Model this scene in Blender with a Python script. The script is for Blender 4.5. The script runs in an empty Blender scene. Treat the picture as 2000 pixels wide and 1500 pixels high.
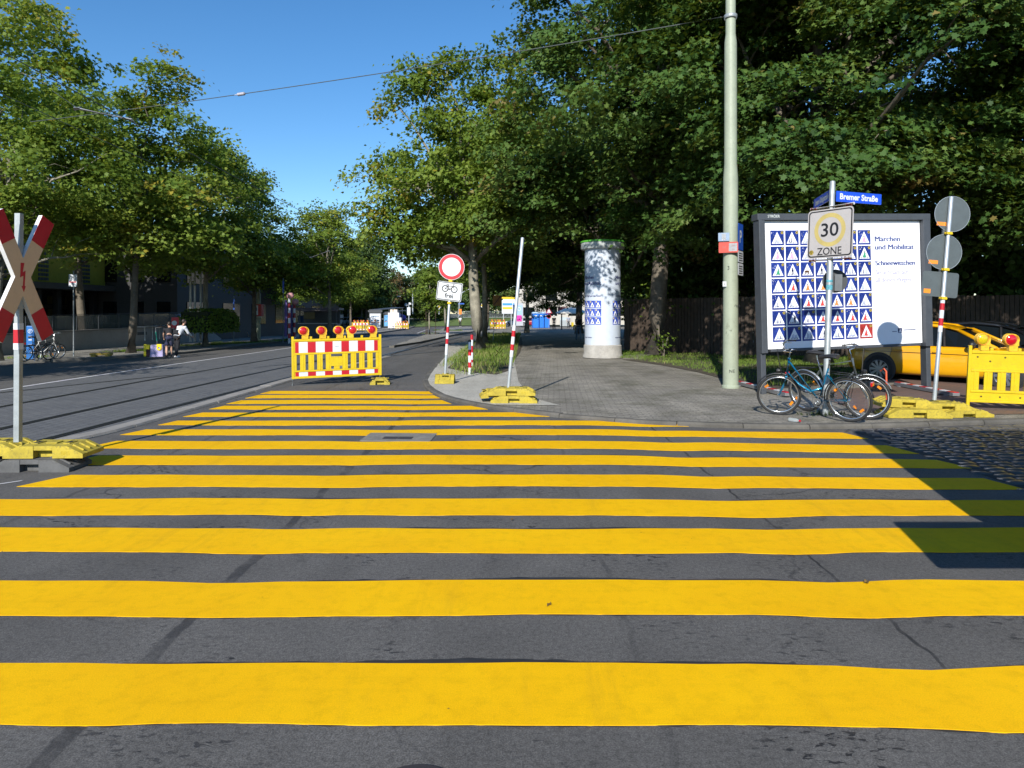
import bpy, bmesh, math, random
import numpy as np
from math import sin, cos, pi, radians, sqrt, atan2
from mathutils import Vector, Matrix
random.seed(7)
SC = bpy.context.scene
COL = SC.collection
FPX, EYE, HZN = 1360.0, 1.70, 610.0

# ------------------------------------------------------------------ terrain
def soft(t, w=6.0):
    if t <= 0: return 0.0
    return t*t/(2*w) if t < w else t-w/2
def gz(x, y):
    """street level: the street falls gently away from the crossing and towards its far side"""
    return -.007*min(soft(y-15.5), 110) - .03*min(soft(-x-6.0), 16) - 0.0*x
def G(px, py, lift=0.0):
    """point of the ground seen at photo pixel (px,py)"""
    y = 20.0
    for _ in range(60):
        z = gz((px-1000)/FPX*y, y)+lift
        y2 = (EYE-z)*FPX/max(py-HZN, 1.0)
        y = .5*y+.5*y2
    x = (px-1000)/FPX*y
    return Vector((x, y, gz(x, y)+lift))
def at(px, py, y):
    return Vector(((px-1000)/FPX*y, y, EYE-(py-HZN)/FPX*y))

# ------------------------------------------------------------------ objects
def tag(o, label=None, cat=None, group=None, kind=None):
    if label: o['label'] = label
    if cat: o['category'] = cat
    if group: o['group'] = group
    if kind: o['kind'] = kind
    return o
def thing(name, label, cat, loc=(0,0,0), rz=0.0, group=None, roll=0.0, tilt=0.0):
    o = bpy.data.objects.new(name, None); COL.objects.link(o)
    o.empty_display_size = .2
    o.location = loc; o.rotation_euler = (tilt, roll, rz)
    return tag(o, label, cat, group)
def kids(o): return [c for c in bpy.data.objects if c.parent == o]
def copy_tree(o, parent=None):
    c = o.copy(); COL.objects.link(c)
    if parent: c.parent = parent
    for ch in kids(o): copy_tree(ch, c)
    return c
def again(o, loc, rz=0.0, label=None, group=None, scale=None):
    c = copy_tree(o); c.location = loc; c.rotation_euler = (o.rotation_euler[0], o.rotation_euler[1], rz)
    if label: c['label'] = label
    if group: c['group'] = group
    if scale: c.scale = scale if hasattr(scale, '__len__') else (scale,)*3
    return c

def frame_of(d):
    d = Vector(d).normalized()
    a = Vector((0,0,1)) if abs(d.z) < .95 else Vector((1,0,0))
    u = d.cross(a).normalized(); v = u.cross(d).normalized()
    return u, v, d
_txt = {}
def text_mesh(s, bold=0.0):
    k = (s, bold)
    if k not in _txt:
        cu = bpy.data.curves.new('lettering', 'FONT'); cu.body = s; cu.size = 1.0; cu.offset = bold; cu.resolution_u = 4
        ob = bpy.data.objects.new('lettering', cu); COL.objects.link(ob)
        dg = bpy.context.evaluated_depsgraph_get(); dg.update()
        me = bpy.data.meshes.new_from_object(ob.evaluated_get(dg))
        bpy.data.objects.remove(ob); bpy.data.curves.remove(cu)
        _txt[k] = ([v.co.copy() for v in me.vertices], [tuple(p.vertices) for p in me.polygons])
        bpy.data.meshes.remove(me)
    return _txt[k]

class MB:
    """collects shapes and links them as one mesh object"""
    def __init__(s): s.v = []; s.f = []; s.m = []; s.T = None
    def add(s, vs, fs, mi=0):
        b = len(s.v)
        for p in vs:
            p = Vector(p)
            s.v.append(s.T @ p if s.T is not None else p)
        for f in fs: s.f.append(tuple(b+i for i in f)); s.m.append(mi)
    def box(s, c, d, mi=0, R=None, top=1.0):
        hx, hy, hz = d[0]/2, d[1]/2, d[2]/2
        vs = []
        for z in (-1, 1):
            k = top if z > 0 else 1.0
            for x, y in ((-1,-1),(1,-1),(1,1),(-1,1)): vs.append(Vector((x*hx*k, y*hy*k, z*hz)))
        if R is not None: vs = [R @ p for p in vs]
        c = Vector(c)
        s.add([p+c for p in vs], [(3,2,1,0),(4,5,6,7),(0,1,5,4),(1,2,6,5),(2,3,7,6),(3,0,4,7)], mi)
    def cyl(s, p0, p1, r0, r1=None, n=12, mi=0, caps=True):
        s.tube([p0, p1], [r0, r0 if r1 is None else r1], n, mi, caps)
    def tube(s, pts, r, n=8, mi=0, caps=True):
        pts = [Vector(p) for p in pts]
        if not hasattr(r, '__len__'): r = [r]*len(pts)
        vs = []; fs = []; pu = None
        for i, p in enumerate(pts):
            d = (pts[min(i+1, len(pts)-1)]-pts[max(i-1, 0)])
            if d.length < 1e-9: d = Vector((0,0,1))
            d.normalize()
            if pu is None: u, v, _ = frame_of(d)
            else:
                u = (pu-d*pu.dot(d))
                u = u.normalized() if u.length > 1e-6 else frame_of(d)[0]
                v = d.cross(u)
            pu = u
            for k in range(n):
                a = 2*pi*k/n; vs.append(p+(u*cos(a)+v*sin(a))*r[i])
        for i in range(len(pts)-1):
            for k in range(n):
                a, b = i*n+k, i*n+(k+1) % n
                fs.append((a, b, b+n, a+n))
        if caps: fs.append(tuple(range(n-1, -1, -1))); fs.append(tuple(range((len(pts)-1)*n, len(pts)*n)))
        s.add(vs, fs, mi)
    def ring(s, c, nrm, R, r, n=32, m=8, mi=0, a0=0, a1=2*pi, flat=1.0):
        u, v, w = frame_of(nrm); c = Vector(c); full = abs(a1-a0-2*pi) < 1e-6
        N = n if full else n+1
        vs = []
        for i in range(N):
            a = a0+(a1-a0)*i/n; e = u*cos(a)+v*sin(a)
            for k in range(m):
                b = 2*pi*k/m; vs.append(c+e*(R+r*cos(b))+w*(r*flat*sin(b)))
        fs = []
        for i in range(n):
            j = (i+1) % N
            for k in range(m):
                l = (k+1) % m; fs.append((i*m+k, j*m+k, j*m+l, i*m+l))
        s.add(vs, fs, mi)
    def prism(s, pts, o, u, v, d, mi=0, side=None, back=True):
        """outline pts (x,y) in the plane o+u*x+v*y, counter-clockwise seen from the front; its back lies d behind"""
        o = Vector(o); u = Vector(u); v = Vector(v); w = u.cross(v).normalized(); n = len(pts)
        f = [o+u*x+v*y for x, y in pts]; b = [p-w*d for p in f]
        s.add(f+b, [tuple(range(n))], mi)
        fs = [(i, n+i, n+(i+1) % n, (i+1) % n) for i in range(n)]
        if back: fs.append(tuple(range(2*n-1, n-1, -1)))
        s.add(f+b, fs, mi if side is None else side)
    def rect(s, o, u, v, x0, y0, x1, y1, d, mi=0, r=0.0, side=None):
        if r <= 0: pts = [(x0,y0),(x1,y0),(x1,y1),(x0,y1)]
        else:
            pts = []
            for cx, cy, a in ((x1-r,y0+r,-pi/2),(x1-r,y1-r,0),(x0+r,y1-r,pi/2),(x0+r,y0+r,pi)):
                for k in range(5): pts.append((cx+r*cos(a+pi/2*k/4), cy+r*sin(a+pi/2*k/4)))
        s.prism(pts, o, u, v, d, mi, side)
    def disc(s, o, u, v, r, d, mi=0, n=32, r0=0.0, side=None):
        if r0 <= 0: s.prism([(r*cos(2*pi*k/n), r*sin(2*pi*k/n)) for k in range(n)], o, u, v, d, mi, side)
        else:
            o = Vector(o); u = Vector(u); v = Vector(v)
            A = [o+(u*cos(2*pi*k/n)+v*sin(2*pi*k/n))*r for k in range(n)]
            B = [o+(u*cos(2*pi*k/n)+v*sin(2*pi*k/n))*r0 for k in range(n)]
            s.add(A+B, [(k, (k+1) % n, n+(k+1) % n, n+k) for k in range(n)], mi)
    def lathe(s, prof, c=(0,0,0), n=32, mi=0, axis=None, caps=True):
        c = Vector(c)
        u, v, w = (Vector((1,0,0)), Vector((0,1,0)), Vector((0,0,1))) if axis is None else frame_of(axis)
        vs = []; fs = []
        for r, z in prof:
            for k in range(n):
                a = 2*pi*k/n; vs.append(c+(u*cos(a)+v*sin(a))*r+w*z)
        for i in range(len(prof)-1):
            for k in range(n):
                a, b = i*n+k, i*n+(k+1) % n; fs.append((a, b, b+n, a+n))
        if axis is not None: fs = [f[::-1] for f in fs] if u.cross(v).dot(w) < 0 else fs
        if caps:
            if prof[0][0] > 1e-6: fs.append(tuple(range(n-1, -1, -1)))
            if prof[-1][0] > 1e-6: fs.append(tuple(range((len(prof)-1)*n, len(prof)*n)))
        s.add(vs, fs, mi)
    def ball(s, c, r, n=12, m=8, mi=0):
        if not hasattr(r, '__len__'): r = (r, r, r)
        c = Vector(c); vs = []; fs = []
        for i in range(m+1):
            t = pi*i/m
            for k in range(n):
                a = 2*pi*k/n; vs.append(c+Vector((r[0]*sin(t)*cos(a), r[1]*sin(t)*sin(a), r[2]*cos(t))))
        for i in range(m):
            for k in range(n):
                a, b = i*n+k, i*n+(k+1) % n; fs.append((a, a+n, b+n, b))
        s.add(vs, fs, mi)
    def text(s, t, o, u, v, size, align='c', mi=0, bold=0.0, width=None, bend=None, fat=0.0):
        if fat:
            w_ = Vector(u).cross(Vector(v)).normalized()
            for k_, dx in enumerate((-fat, 0, fat)): s.text(t, Vector(o)+Vector(u)*dx+w_*(.0004*k_), u, v, size, align, mi, 0.0, width, bend)
            return
        V, Fc = text_mesh(t, bold)
        if not V: return
        x0 = min(p.x for p in V); x1 = max(p.x for p in V)
        kx = size if width is None else width/(x1-x0)
        sh = {'c': -(x0+x1)/2, 'l': -x0, 'r': -x1}[align]
        o = Vector(o); u = Vector(u); v = Vector(v)
        if bend: s.add([bend((p.x+sh)*kx, p.y*size) for p in V], Fc, mi)
        else: s.add([o+u*((p.x+sh)*kx)+v*(p.y*size) for p in V], Fc, mi)
    def build(s, name, mats, parent=None, smooth=False, bevel=0.0, label=None, auto=True):
        me = bpy.data.meshes.new(name)
        me.from_pydata([tuple(p) for p in s.v], [], s.f)
        if not isinstance(mats, (list, tuple)): mats = [mats]
        for m in mats: me.materials.append(m)
        if len(mats) > 1: me.polygons.foreach_set('material_index', s.m)
        if smooth:
            me.polygons.foreach_set('use_smooth', [True]*len(s.f))
            if auto: me.set_sharp_from_angle(angle=radians(38))
        me.update()
        o = bpy.data.objects.new(name, me); COL.objects.link(o)
        if parent: o.parent = parent
        if label: o['label'] = label
        if bevel > 0:
            b = o.modifiers.new('edge', 'BEVEL'); b.width = bevel; b.segments = 2; b.limit_method = 'ANGLE'; b.angle_limit = radians(50)
        return o

# ------------------------------------------------------------------ materials
def new_mat(name):
    m = bpy.data.materials.new(name); m.use_nodes = True
    nt = m.node_tree; p = nt.nodes['Principled BSDF']
    return m, nt, p
def nd(nt, typ, ins=None, **kw):
    n = nt.nodes.new(typ)
    for k, v in kw.items(): setattr(n, k, v)
    for k, v in (ins or {}).items():
        if hasattr(v, 'is_output') or isinstance(v, bpy.types.NodeSocket): nt.links.new(v, n.inputs[k])
        else: n.inputs[k].default_value = v
    return n
def mixc(nt, fac, a, b, mode='MIX'):
    n = nt.nodes.new('ShaderNodeMix'); n.data_type = 'RGBA'; n.blend_type = mode
    for k, v in ((0, fac), (6, a), (7, b)):
        if isinstance(v, bpy.types.NodeSocket): nt.links.new(v, n.inputs[k])
        else: n.inputs[k].default_value = v if k == 0 else (tuple(v)+(1,))[:4]
    return n.outputs[2]
def ramp(nt, fac, stops):
    n = nt.nodes.new('ShaderNodeValToRGB'); e = n.color_ramp.elements
    while len(e) < len(stops): e.new(.5)
    for i, (p, c) in enumerate(stops):
        e[i].position = p; e[i].color = (c, c, c, 1) if not hasattr(c, '__len__') else (tuple(c)+(1,))[:4]
    nt.links.new(fac, n.inputs[0]); return n.outputs[0]
def mth(nt, op, a, b=None):
    n = nt.nodes.new('ShaderNodeMath'); n.operation = op
    for i, v in enumerate((a, b)):
        if v is None: continue
        if isinstance(v, bpy.types.NodeSocket): nt.links.new(v, n.inputs[i])
        else: n.inputs[i].default_value = v
    return n.outputs[0]
def coords(nt, world=False):
    if world: return nt.nodes.new('ShaderNodeNewGeometry').outputs['Position']
    return nt.nodes.new('ShaderNodeTexCoord').outputs['Object']
def noise(nt, vec, scale, detail=4, rough=.55, dist=0.0):
    return nd(nt, 'ShaderNodeTexNoise', {'Vector': vec, 'Scale': scale, 'Detail': detail, 'Roughness': rough, 'Distortion': dist}).outputs['Fac']
def bump(nt, p, h, strength, dist):
    b = nd(nt, 'ShaderNodeBump', {'Height': h, 'Strength': strength, 'Distance': dist})
    nt.links.new(b.outputs[0], p.inputs['Normal'])
_M = {}
def M(name, c=None, rough=.55, metal=0.0, var=.14, sc=6.0, dirt=.25, coat=0.0, bmp=0.0, bsc=60.0, spec=None):
    """painted / plain surface: base colour with blotchy wear and grime"""
    if name in _M: return _M[name]
    m, nt, p = new_mat(name)
    v = coords(nt)
    n1 = noise(nt, v, sc, 5, .6); n2 = noise(nt, v, sc*7, 4, .6)
    lo = tuple(x*(1-var) for x in c); hi = tuple(min(1, x*(1+var*.6)) for x in c)
    col = mixc(nt, ramp(nt, n1, [(.3, 0.), (.7, 1.)]), lo, hi)
    if dirt > 0:
        dk = tuple(.35*x+.03 for x in c)
        f = mth(nt, 'MULTIPLY', ramp(nt, n2, [(.52, 0.), (.75, 1.)]), dirt)
        col = mixc(nt, f, col, dk)
    nt.links.new(col, p.inputs['Base Color'])
    p.inputs['Metallic'].default_value = metal
    r = mth(nt, 'ADD', mth(nt, 'MULTIPLY', n2, .18), rough-.09); nt.links.new(r, p.inputs['Roughness'])
    if coat: p.inputs['Coat Weight'].default_value = coat; p.inputs['Coat Roughness'].default_value = .06
    if bmp > 0: bump(nt, p, noise(nt, v, bsc, 4, .6), bmp, .01)
    if spec is not None: p.inputs['Specular IOR Level'].default_value = spec
    _M[name] = m
    return m
yellow_plastic = M('yellow_plastic', (.62,.44,.009), .42, var=.1, dirt=.3, sc=4)
yellow_foot = M('yellow_foot', (.42,.325,.03), .78, var=.3, dirt=.9, sc=5, bmp=.3, bsc=45)
grey_foot = M('grey_foot', (.10,.10,.10), .85, var=.3, dirt=.6, sc=5, bmp=.35, bsc=45)
white_film = M('white_film', (.60,.62,.65), .4, var=.05, dirt=.12)
grey_film = M('grey_film', (.60,.58,.57), .45, var=.06, dirt=.15)
red_film = M('red_film', (.46,.010,.022), .4, var=.1, dirt=.2)
black_film = M('black_film', (.012,.012,.014), .5, var=.1, dirt=.05)
sign_back = M('sign_back', (.10,.12,.125), .55, .3, var=.12, dirt=.3)
steel = M('galvanised_steel', (.36,.39,.40), .5, .45, var=.2, sc=9, dirt=.3)
alu = M('aluminium', (.44,.48,.51), .42, .5, var=.14, sc=7, dirt=.2)
dark_frame = M('dark_frame', (.060,.067,.078), .5, .1, var=.15, dirt=.2)
pole_paint = M('pole_paint', (.30,.335,.25), .55, var=.10, sc=3, dirt=.3)
concrete = M('concrete', (.36,.34,.31), .85, var=.22, sc=3, dirt=.5, bmp=.3, bsc=90)
dark_concrete = M('dark_concrete', (.20,.19,.18), .85, var=.22, sc=1.2, dirt=.5, bmp=.25)
rubber = M('rubber', (.018,.018,.019), .7, var=.2, dirt=.3)
chrome = M('chrome', (.72,.74,.76), .2, .95, var=.08, dirt=.1)
black_plastic = M('black_plastic', (.02,.02,.022), .45, var=.1, dirt=.15)
blue_paint = M('blue_paint', (.015,.09,.45), .4, var=.1, dirt=.15)
bark = M('bark', (.15,.125,.095), .9, var=.45, sc=4, dirt=.6, bmp=.9, bsc=16)
plane_bark = M('plane_bark', (.24,.22,.17), .9, var=.5, sc=3.5, dirt=.65, bmp=.7, bsc=12)
amber = M('amber_reflector', (.75,.23,.01), .25, var=.05, dirt=.05, coat=.6)
tram_red = M('red_paint', (.55,.02,.03), .45, var=.1)
white_paint = M('white_paint', (.66,.66,.66), .5, var=.07, dirt=.2)
skin = M('skin', (.52,.31,.22), .55, var=.08, dirt=0)
hair = M('dark_hair', (.03,.02,.015), .6, var=.2, dirt=0)
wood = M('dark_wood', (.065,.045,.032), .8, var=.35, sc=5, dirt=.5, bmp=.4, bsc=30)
def glass_mat(name, c=(.02,.025,.03), rough=.05):
    if name in _M: return _M[name]
    m, nt, p = new_mat(name)
    p.inputs['Base Color'].default_value = tuple(c)+(1,); p.inputs['Roughness'].default_value = rough
    p.inputs['Specular IOR Level'].default_value = .3
    _M[name] = m; return m
dark_glass = glass_mat('dark_glass', (.006,.008,.009), .12)
def clear_mat(name, tint=(.9,.95,.95), a=.35):
    if name in _M: return _M[name]
    m, nt, p = new_mat(name)
    p.inputs['Base Color'].default_value = tuple(tint)+(1,); p.inputs['Roughness'].default_value = .06
    p.inputs['Alpha'].default_value = a; _M[name] = m; return m
def lens_mat(name, c):
    m, nt, p = new_mat(name)
    v = coords(nt)
    w = nd(nt, 'ShaderNodeTexVoronoi', {'Vector': v, 'Scale': 70.0})
    nt.links.new(mixc(nt, w.outputs['Distance'], c, tuple(x*.55 for x in c)), p.inputs['Base Color'])
    p.inputs['Roughness'].default_value = .16; p.inputs['Coat Weight'].default_value = .9; p.inputs['Coat Roughness'].default_value = .04
    bump(nt, p, w.outputs['Distance'], .12, .004); return m
red_lens = lens_mat('red_lens', (.62,.008,.02)); yellow_lens = lens_mat('yellow_lens', (.72,.55,.01))

def asphalt_mat(name, a, b, fine=1.0, crack=1.0, spots=1.0, patch=(.35, .65), seams=(), mossy=0.0, setts=0.0):
    m, nt, p = new_mat(name); v = coords(nt, True)
    big = noise(nt, v, .35, 4, .6); mid = noise(nt, v, 2.6, 5, .6, .4); fin = noise(nt, v, 130, 4, .85); gr = noise(nt, v, 260, 2, .6)
    col = mixc(nt, ramp(nt, big, [(patch[0], 0.), (patch[1], 1.)]), a, b)
    col = mixc(nt, mth(nt, 'MULTIPLY', ramp(nt, mid, [(.40, 0.), (.75, 1.)]), .45), col, tuple(x*.72 for x in a))
    if mossy:
        mo_ = mth(nt, 'MULTIPLY', ramp(nt, noise(nt, v, .9, 6, .7), [(.48, 0.), (.68, 1.)]), mossy); col = mixc(nt, mo_, col, (.085,.085,.05))
        ln = nd(nt, 'ShaderNodeMapping', {'Vector': v}); ln.inputs['Scale'].default_value = (1.2, 9, 1)
        col = mixc(nt, mth(nt, 'MULTIPLY', ramp(nt, noise(nt, ln.outputs[0], 2.0, 5, .7), [(.45, 0.), (.7, 1.)]), .5), col, tuple(x*.6 for x in a))
    if setts:
        wq = nd(nt, 'ShaderNodeMapping', {'Vector': v}); wq.inputs['Rotation'].default_value = (0, 0, .06)
        bk = nd(nt, 'ShaderNodeTexBrick', {'Vector': wq.outputs[0], 'Color1': (.78,.78,.78,1), 'Color2': (1.12,1.1,1.06,1), 'Mortar': (.45,.44,.40,1), 'Scale': 1.0, 'Mortar Size': .012, 'Brick Width': .22, 'Row Height': .11, 'Mortar Smooth': .5})
        col = mixc(nt, setts, col, bk.outputs['Color'], 'MULTIPLY')
    g = ramp(nt, fin, [(.36, .50), (.50, 1.0), (.62, 1.5)])
    col = mixc(nt, .95*fine if fine < 1 else 1.0, col, g, 'MULTIPLY')
    col = mixc(nt, 1.0, col, ramp(nt, noise(nt, v, 38, 4, .75), [(.36, .72), (.5, 1.0), (.64, 1.22)]), 'MULTIPLY')
    tk = nd(nt, 'ShaderNodeMapping', {'Vector': v}); tk.inputs['Scale'].default_value = (1.1, .12, 1)
    col = mixc(nt, 1.0, col, ramp(nt, noise(nt, tk.outputs[0], 1.0, 3, .6), [(.35, .86), (.65, 1.10)]), 'MULTIPLY')
    vor = nd(nt, 'ShaderNodeTexVoronoi', {'Vector': v, 'Scale': 150.0})
    sp = ramp(nt, vor.outputs['Distance'], [(.10, 1.), (.22, 0.)])
    lt = mth(nt, 'MULTIPLY', sp, ramp(nt, vor.outputs['Color'], [(.55, 0.), (.8, .55)]))
    col = mixc(nt, mth(nt, 'MULTIPLY', lt, fine), col, (.24,.235,.22))
    # cracks
    warp = nd(nt, 'ShaderNodeTexNoise', {'Vector': v, 'Scale': 3.5, 'Detail': 4.0})
    wv = nd(nt, 'ShaderNodeVectorMath', {0: warp.outputs['Color'], 1: (.5,.5,.5)}, operation='SUBTRACT')
    ws = nd(nt, 'ShaderNodeVectorMath', {0: wv.outputs[0]}, operation='SCALE'); ws.inputs['Scale'].default_value = .35
    vv = nd(nt, 'ShaderNodeVectorMath', {0: v, 1: ws.outputs[0]}, operation='ADD')
    ce = nd(nt, 'ShaderNodeTexVoronoi', {'Vector': vv.outputs[0], 'Scale': .42}, feature='DISTANCE_TO_EDGE')
    cr = mth(nt, 'MULTIPLY', ramp(nt, ce.outputs['Distance'], [(.0, 1.), (.006, 0.)]), ramp(nt, noise(nt, v, .5, 2), [(.45, 0.), (.6, .8*crack)]))
    ce2 = nd(nt, 'ShaderNodeTexVoronoi', {'Vector': vv.outputs[0], 'Scale': 7.0}, feature='DISTANCE_TO_EDGE')
    c2 = mth(nt, 'MULTIPLY', ramp(nt, ce2.outputs['Distance'], [(.0, 1.), (.07, 0.)]), ramp(nt, noise(nt, v, 1.1, 3, .6), [(.60, 0.), (.70, .7*crack)]))
    # tar and oil spots
    sm = nd(nt, 'ShaderNodeMapping', {'Vector': v}); sm.inputs['Scale'].default_value = (.6, 1.3, 1); sm.inputs['Rotation'].default_value = (0, 0, .5)
    tn = noise(nt, sm.outputs[0], 24, 3, .6); tm = noise(nt, v, 1.15, 3, .6)
    tp = mth(nt, 'MULTIPLY', ramp(nt, tn, [(.575, 0.), (.60, 1.)]), ramp(nt, tm, [(.515, 0.), (.62, .85*spots)]))
    dk = mth(nt, 'MAXIMUM', mth(nt, 'MAXIMUM', cr, c2), tp)
    if seams:
        sx = nd(nt, 'ShaderNodeSeparateXYZ', {0: vv.outputs[0]}).outputs[0]; s0 = nd(nt, 'ShaderNodeSeparateXYZ', {0: v}).outputs[0]
        wob = mth(nt, 'ADD', s0, mth(nt, 'MULTIPLY', mth(nt, 'SUBTRACT', noise(nt, v, 1.7, 4, .6), .5), .16))
        for x_, w_, k_ in seams:
            d_ = mth(nt, 'ABSOLUTE', mth(nt, 'SUBTRACT', wob, x_))
            dk = mth(nt, 'MAXIMUM', dk, mth(nt, 'MULTIPLY', ramp(nt, mth(nt, 'DIVIDE', d_, w_*2), [(.35, k_), (.5, 0.)]), ramp(nt, noise(nt, v, 2.2, 4, .7), [(.35, .25), (.55, 1.)])))
    col = mixc(nt, dk, col, (.010,.010,.012))
    nt.links.new(col, p.inputs['Base Color'])
    nt.links.new(mth(nt, 'SUBTRACT', .92, mth(nt, 'MULTIPLY', dk, .3)), p.inputs['Roughness'])
    h = mth(nt, 'SUBTRACT', mth(nt, 'ADD', mth(nt, 'MULTIPLY', fin, 1.0), mth(nt, 'MULTIPLY', sp, .35)), mth(nt, 'MULTIPLY', dk, .8))
    bump(nt, p, h, .55*fine, .006)
    p.inputs['Specular IOR Level'].default_value = .3
    return m
# ------------------------------------------------------------------ light, sky, camera
SUN = Vector((.25, 1.0, -.60)).normalized()
w = bpy.data.worlds.new('World'); SC.world = w; w.use_nodes = True
wn = w.node_tree; bg = wn.nodes['Background']
sky = wn.nodes.new('ShaderNodeTexSky'); sky.sky_type = 'NISHITA'; sky.sun_disc = False
sky.sun_elevation = math.asin(-SUN.z); sky.sun_rotation = atan2(-SUN.x, -SUN.y)
sky.altitude = 200; sky.air_density = 1.0; sky.dust_density = .05; sky.ozone_density = 3.8
hs = wn.nodes.new('ShaderNodeHueSaturation'); hs.inputs['Saturation'].default_value = 1.21; hs.inputs['Value'].default_value = .97; wn.links.new(sky.outputs[0], hs.inputs['Color'])
wn.links.new(hs.outputs[0], bg.inputs[0]); bg.inputs[1].default_value = SKY_STRENGTH = .115
sl = bpy.data.lights.new('sun', 'SUN'); sl.energy = 4.6; sl.angle = radians(.53); sl.color = (1.0, .96, .88)
so = bpy.data.objects.new('sun', sl); COL.objects.link(so); so.rotation_euler = SUN.to_track_quat('-Z', 'Y').to_euler(); so.location = (-20, -60, 50)
cam = bpy.data.cameras.new('camera'); cam.sensor_width = 36; cam.lens = 36*FPX/2000; cam.shift_y = -(750-HZN)/2000
cam.clip_start = .05; cam.clip_end = 3000
co = bpy.data.objects.new('camera', cam); COL.objects.link(co); co.location = (0, 0, EYE); co.rotation_euler = (pi/2, 0, 0)
SC.camera = co
SC.view_settings.view_transform = 'Standard'; SC.view_settings.look = 'None'; SC.view_settings.exposure = EXPOSURE = .55; SC.view_settings.gamma = 1
SC.cycles.max_bounces = 6; SC.cycles.diffuse_bounces = 3; SC.cycles.glossy_bounces = 3; SC.cycles.transparent_max_bounces = 12
SC.cycles.transmission_bounces = 4; SC.cycles.caustics_reflective = False; SC.cycles.caustics_refractive = False

# ------------------------------------------------------------------ ground sheets
def sheet(name, poly, step, off, mat, label=None, kind='structure', cat=None, xs=None, ys=None):
    bm = bmesh.new()
    f = bm.faces.new([bm.verts.new((p[0], p[1], 0)) for p in poly])
    bmesh.ops.triangulate(bm, faces=[f])
    for ax, given in ((0, xs), (1, ys)):
        lo = min(p[ax] for p in poly); hi = max(p[ax] for p in poly)
        cuts = given or [lo+step*k for k in range(1, int((hi-lo)/step)+1)]
        for c in cuts:
            if not lo+1e-4 < c < hi-1e-4: continue
            co_ = [0, 0, 0]; no = [0, 0, 0]; co_[ax] = c; no[ax] = 1
            bmesh.ops.bisect_plane(bm, geom=bm.verts[:]+bm.edges[:]+bm.faces[:], plane_co=co_, plane_no=no)
    for v in bm.verts: v.co.z = gz(v.co.x, v.co.y)+off
    for f in bm.faces:
        if f.normal.z < 0: f.normal_flip()
        f.smooth = True
    bm.normal_update()
    for f in bm.faces:
        if f.normal.z < 0: f.normal_flip()
    me = bpy.data.meshes.new(name); bm.to_mesh(me); bm.free(); me.materials.append(mat)
    o = bpy.data.objects.new(name, me); COL.objects.link(o)
    return tag(o, label, cat, kind=kind)
def xy(*px): return [tuple(G(a, b)[:2]) for a, b in px]
def kerb(name, pts, side, mat, label, h=.12, wd=.13, ln=1.0, gap=.012, z0=-.1):
    """row of kerb stones along pts; side=+1: the stones lie to the left of the line's direction"""
    P = [Vector((p[0], p[1])) for p in pts]; L = [0]
    for a, b in zip(P, P[1:]): L.append(L[-1]+(b-a).length)
    def pos(s):
        s = min(max(s, 0), L[-1])
        for i in range(len(P)-1):
            if s <= L[i+1] or i == len(P)-2:
                return P[i].lerp(P[i+1], (s-L[i])/max(L[i+1]-L[i], 1e-6))
    mb = MB(); n = max(1, int(L[-1]/ln)); rr = random.Random(3)
    for k in range(n):
        a, b = L[-1]*k/n+gap/2, L[-1]*(k+1)/n-gap/2
        prof = None; pv = []; dz = rr.uniform(-.006, .006); do = rr.uniform(-.006, .006)
        for s in (a, (a+b)/2, b):
            p = pos(s); d = (pos(s+.05)-pos(s-.05)).normalized(); nn = Vector((-d.y, d.x))*side
            z = gz(p.x, p.y)
            for off, zz in ((0, z0), (.0, h-.03), (.025, h), (wd, h), (wd, z0)):
                q = p+nn*(off+do); pv.append((q.x, q.y, z+zz+(dz if zz > 0 else 0)))
        fs = []
        for i in (0, 5):
            for j in range(4): fs.append((i+j, i+j+1, i+j+6, i+j+5)[::-1 if side > 0 else 1])
        fs += [(0,1,2,3,4)[::side], (10,11,12,13,14)[::-side]]
        mb.add(pv, fs)
    o = mb.build(name, mat); return tag(o, label, None, kind='structure')

road_asphalt = asphalt_mat('road_asphalt', (.096,.091,.086), (.115,.109,.102), seams=((-1.78,.045,.6),(2.08,.012,.8),(-4.1,.03,.4),(.62,.02,.3)))
path_asphalt = asphalt_mat('path_asphalt', (.255,.236,.205), (.32,.296,.255), fine=.9, crack=.4, spots=.35, mossy=.75, setts=.8)
gravel_mat = asphalt_mat('gravel_mat', (.38,.36,.31), (.45,.425,.37), crack=0, spots=.2)
far_paving = asphalt_mat('far_paving', (.22,.21,.19), (.26,.245,.22), crack=.2, spots=.2)
kerb_stone = M('kerb_stone', (.105,.097,.084), .85, var=.38, sc=2.5, dirt=.55, bmp=.4, bsc=70)
gutter_stone = M('gutter_stone', (.27,.25,.225), .85, var=.2, sc=3, dirt=.5, bmp=.3, bsc=70)

# distant earth, then the road
gm, gnt, gp = new_mat('earth'); gp.inputs['Base Color'].default_value = (.10,.095,.07,1); gp.inputs['Roughness'].default_value = .95
sheet('ground', [(-900,-300),(900,-300),(900,1600),(-900,1600)], 1, -.35, gm, 'dry earth reaching out to the horizon under and beyond the streets',
      xs=[-300,-100,-60,-40,-30,-24,-20,-16,-12,-8,-4,0,10,30,100,300], ys=[-100,-20,0,10,20,30,45,60,80,100,130,200,400,800])
sheet('road', [(-60,-14),(30,-14),(30,11.6),(3.0,11.6),(-1,13),(-1.7,16),(-1.9,75),(6,140),(-60,140)], 1.5, 0.0, road_asphalt, 'grey worn asphalt of the street under the yellow crossing')

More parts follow.
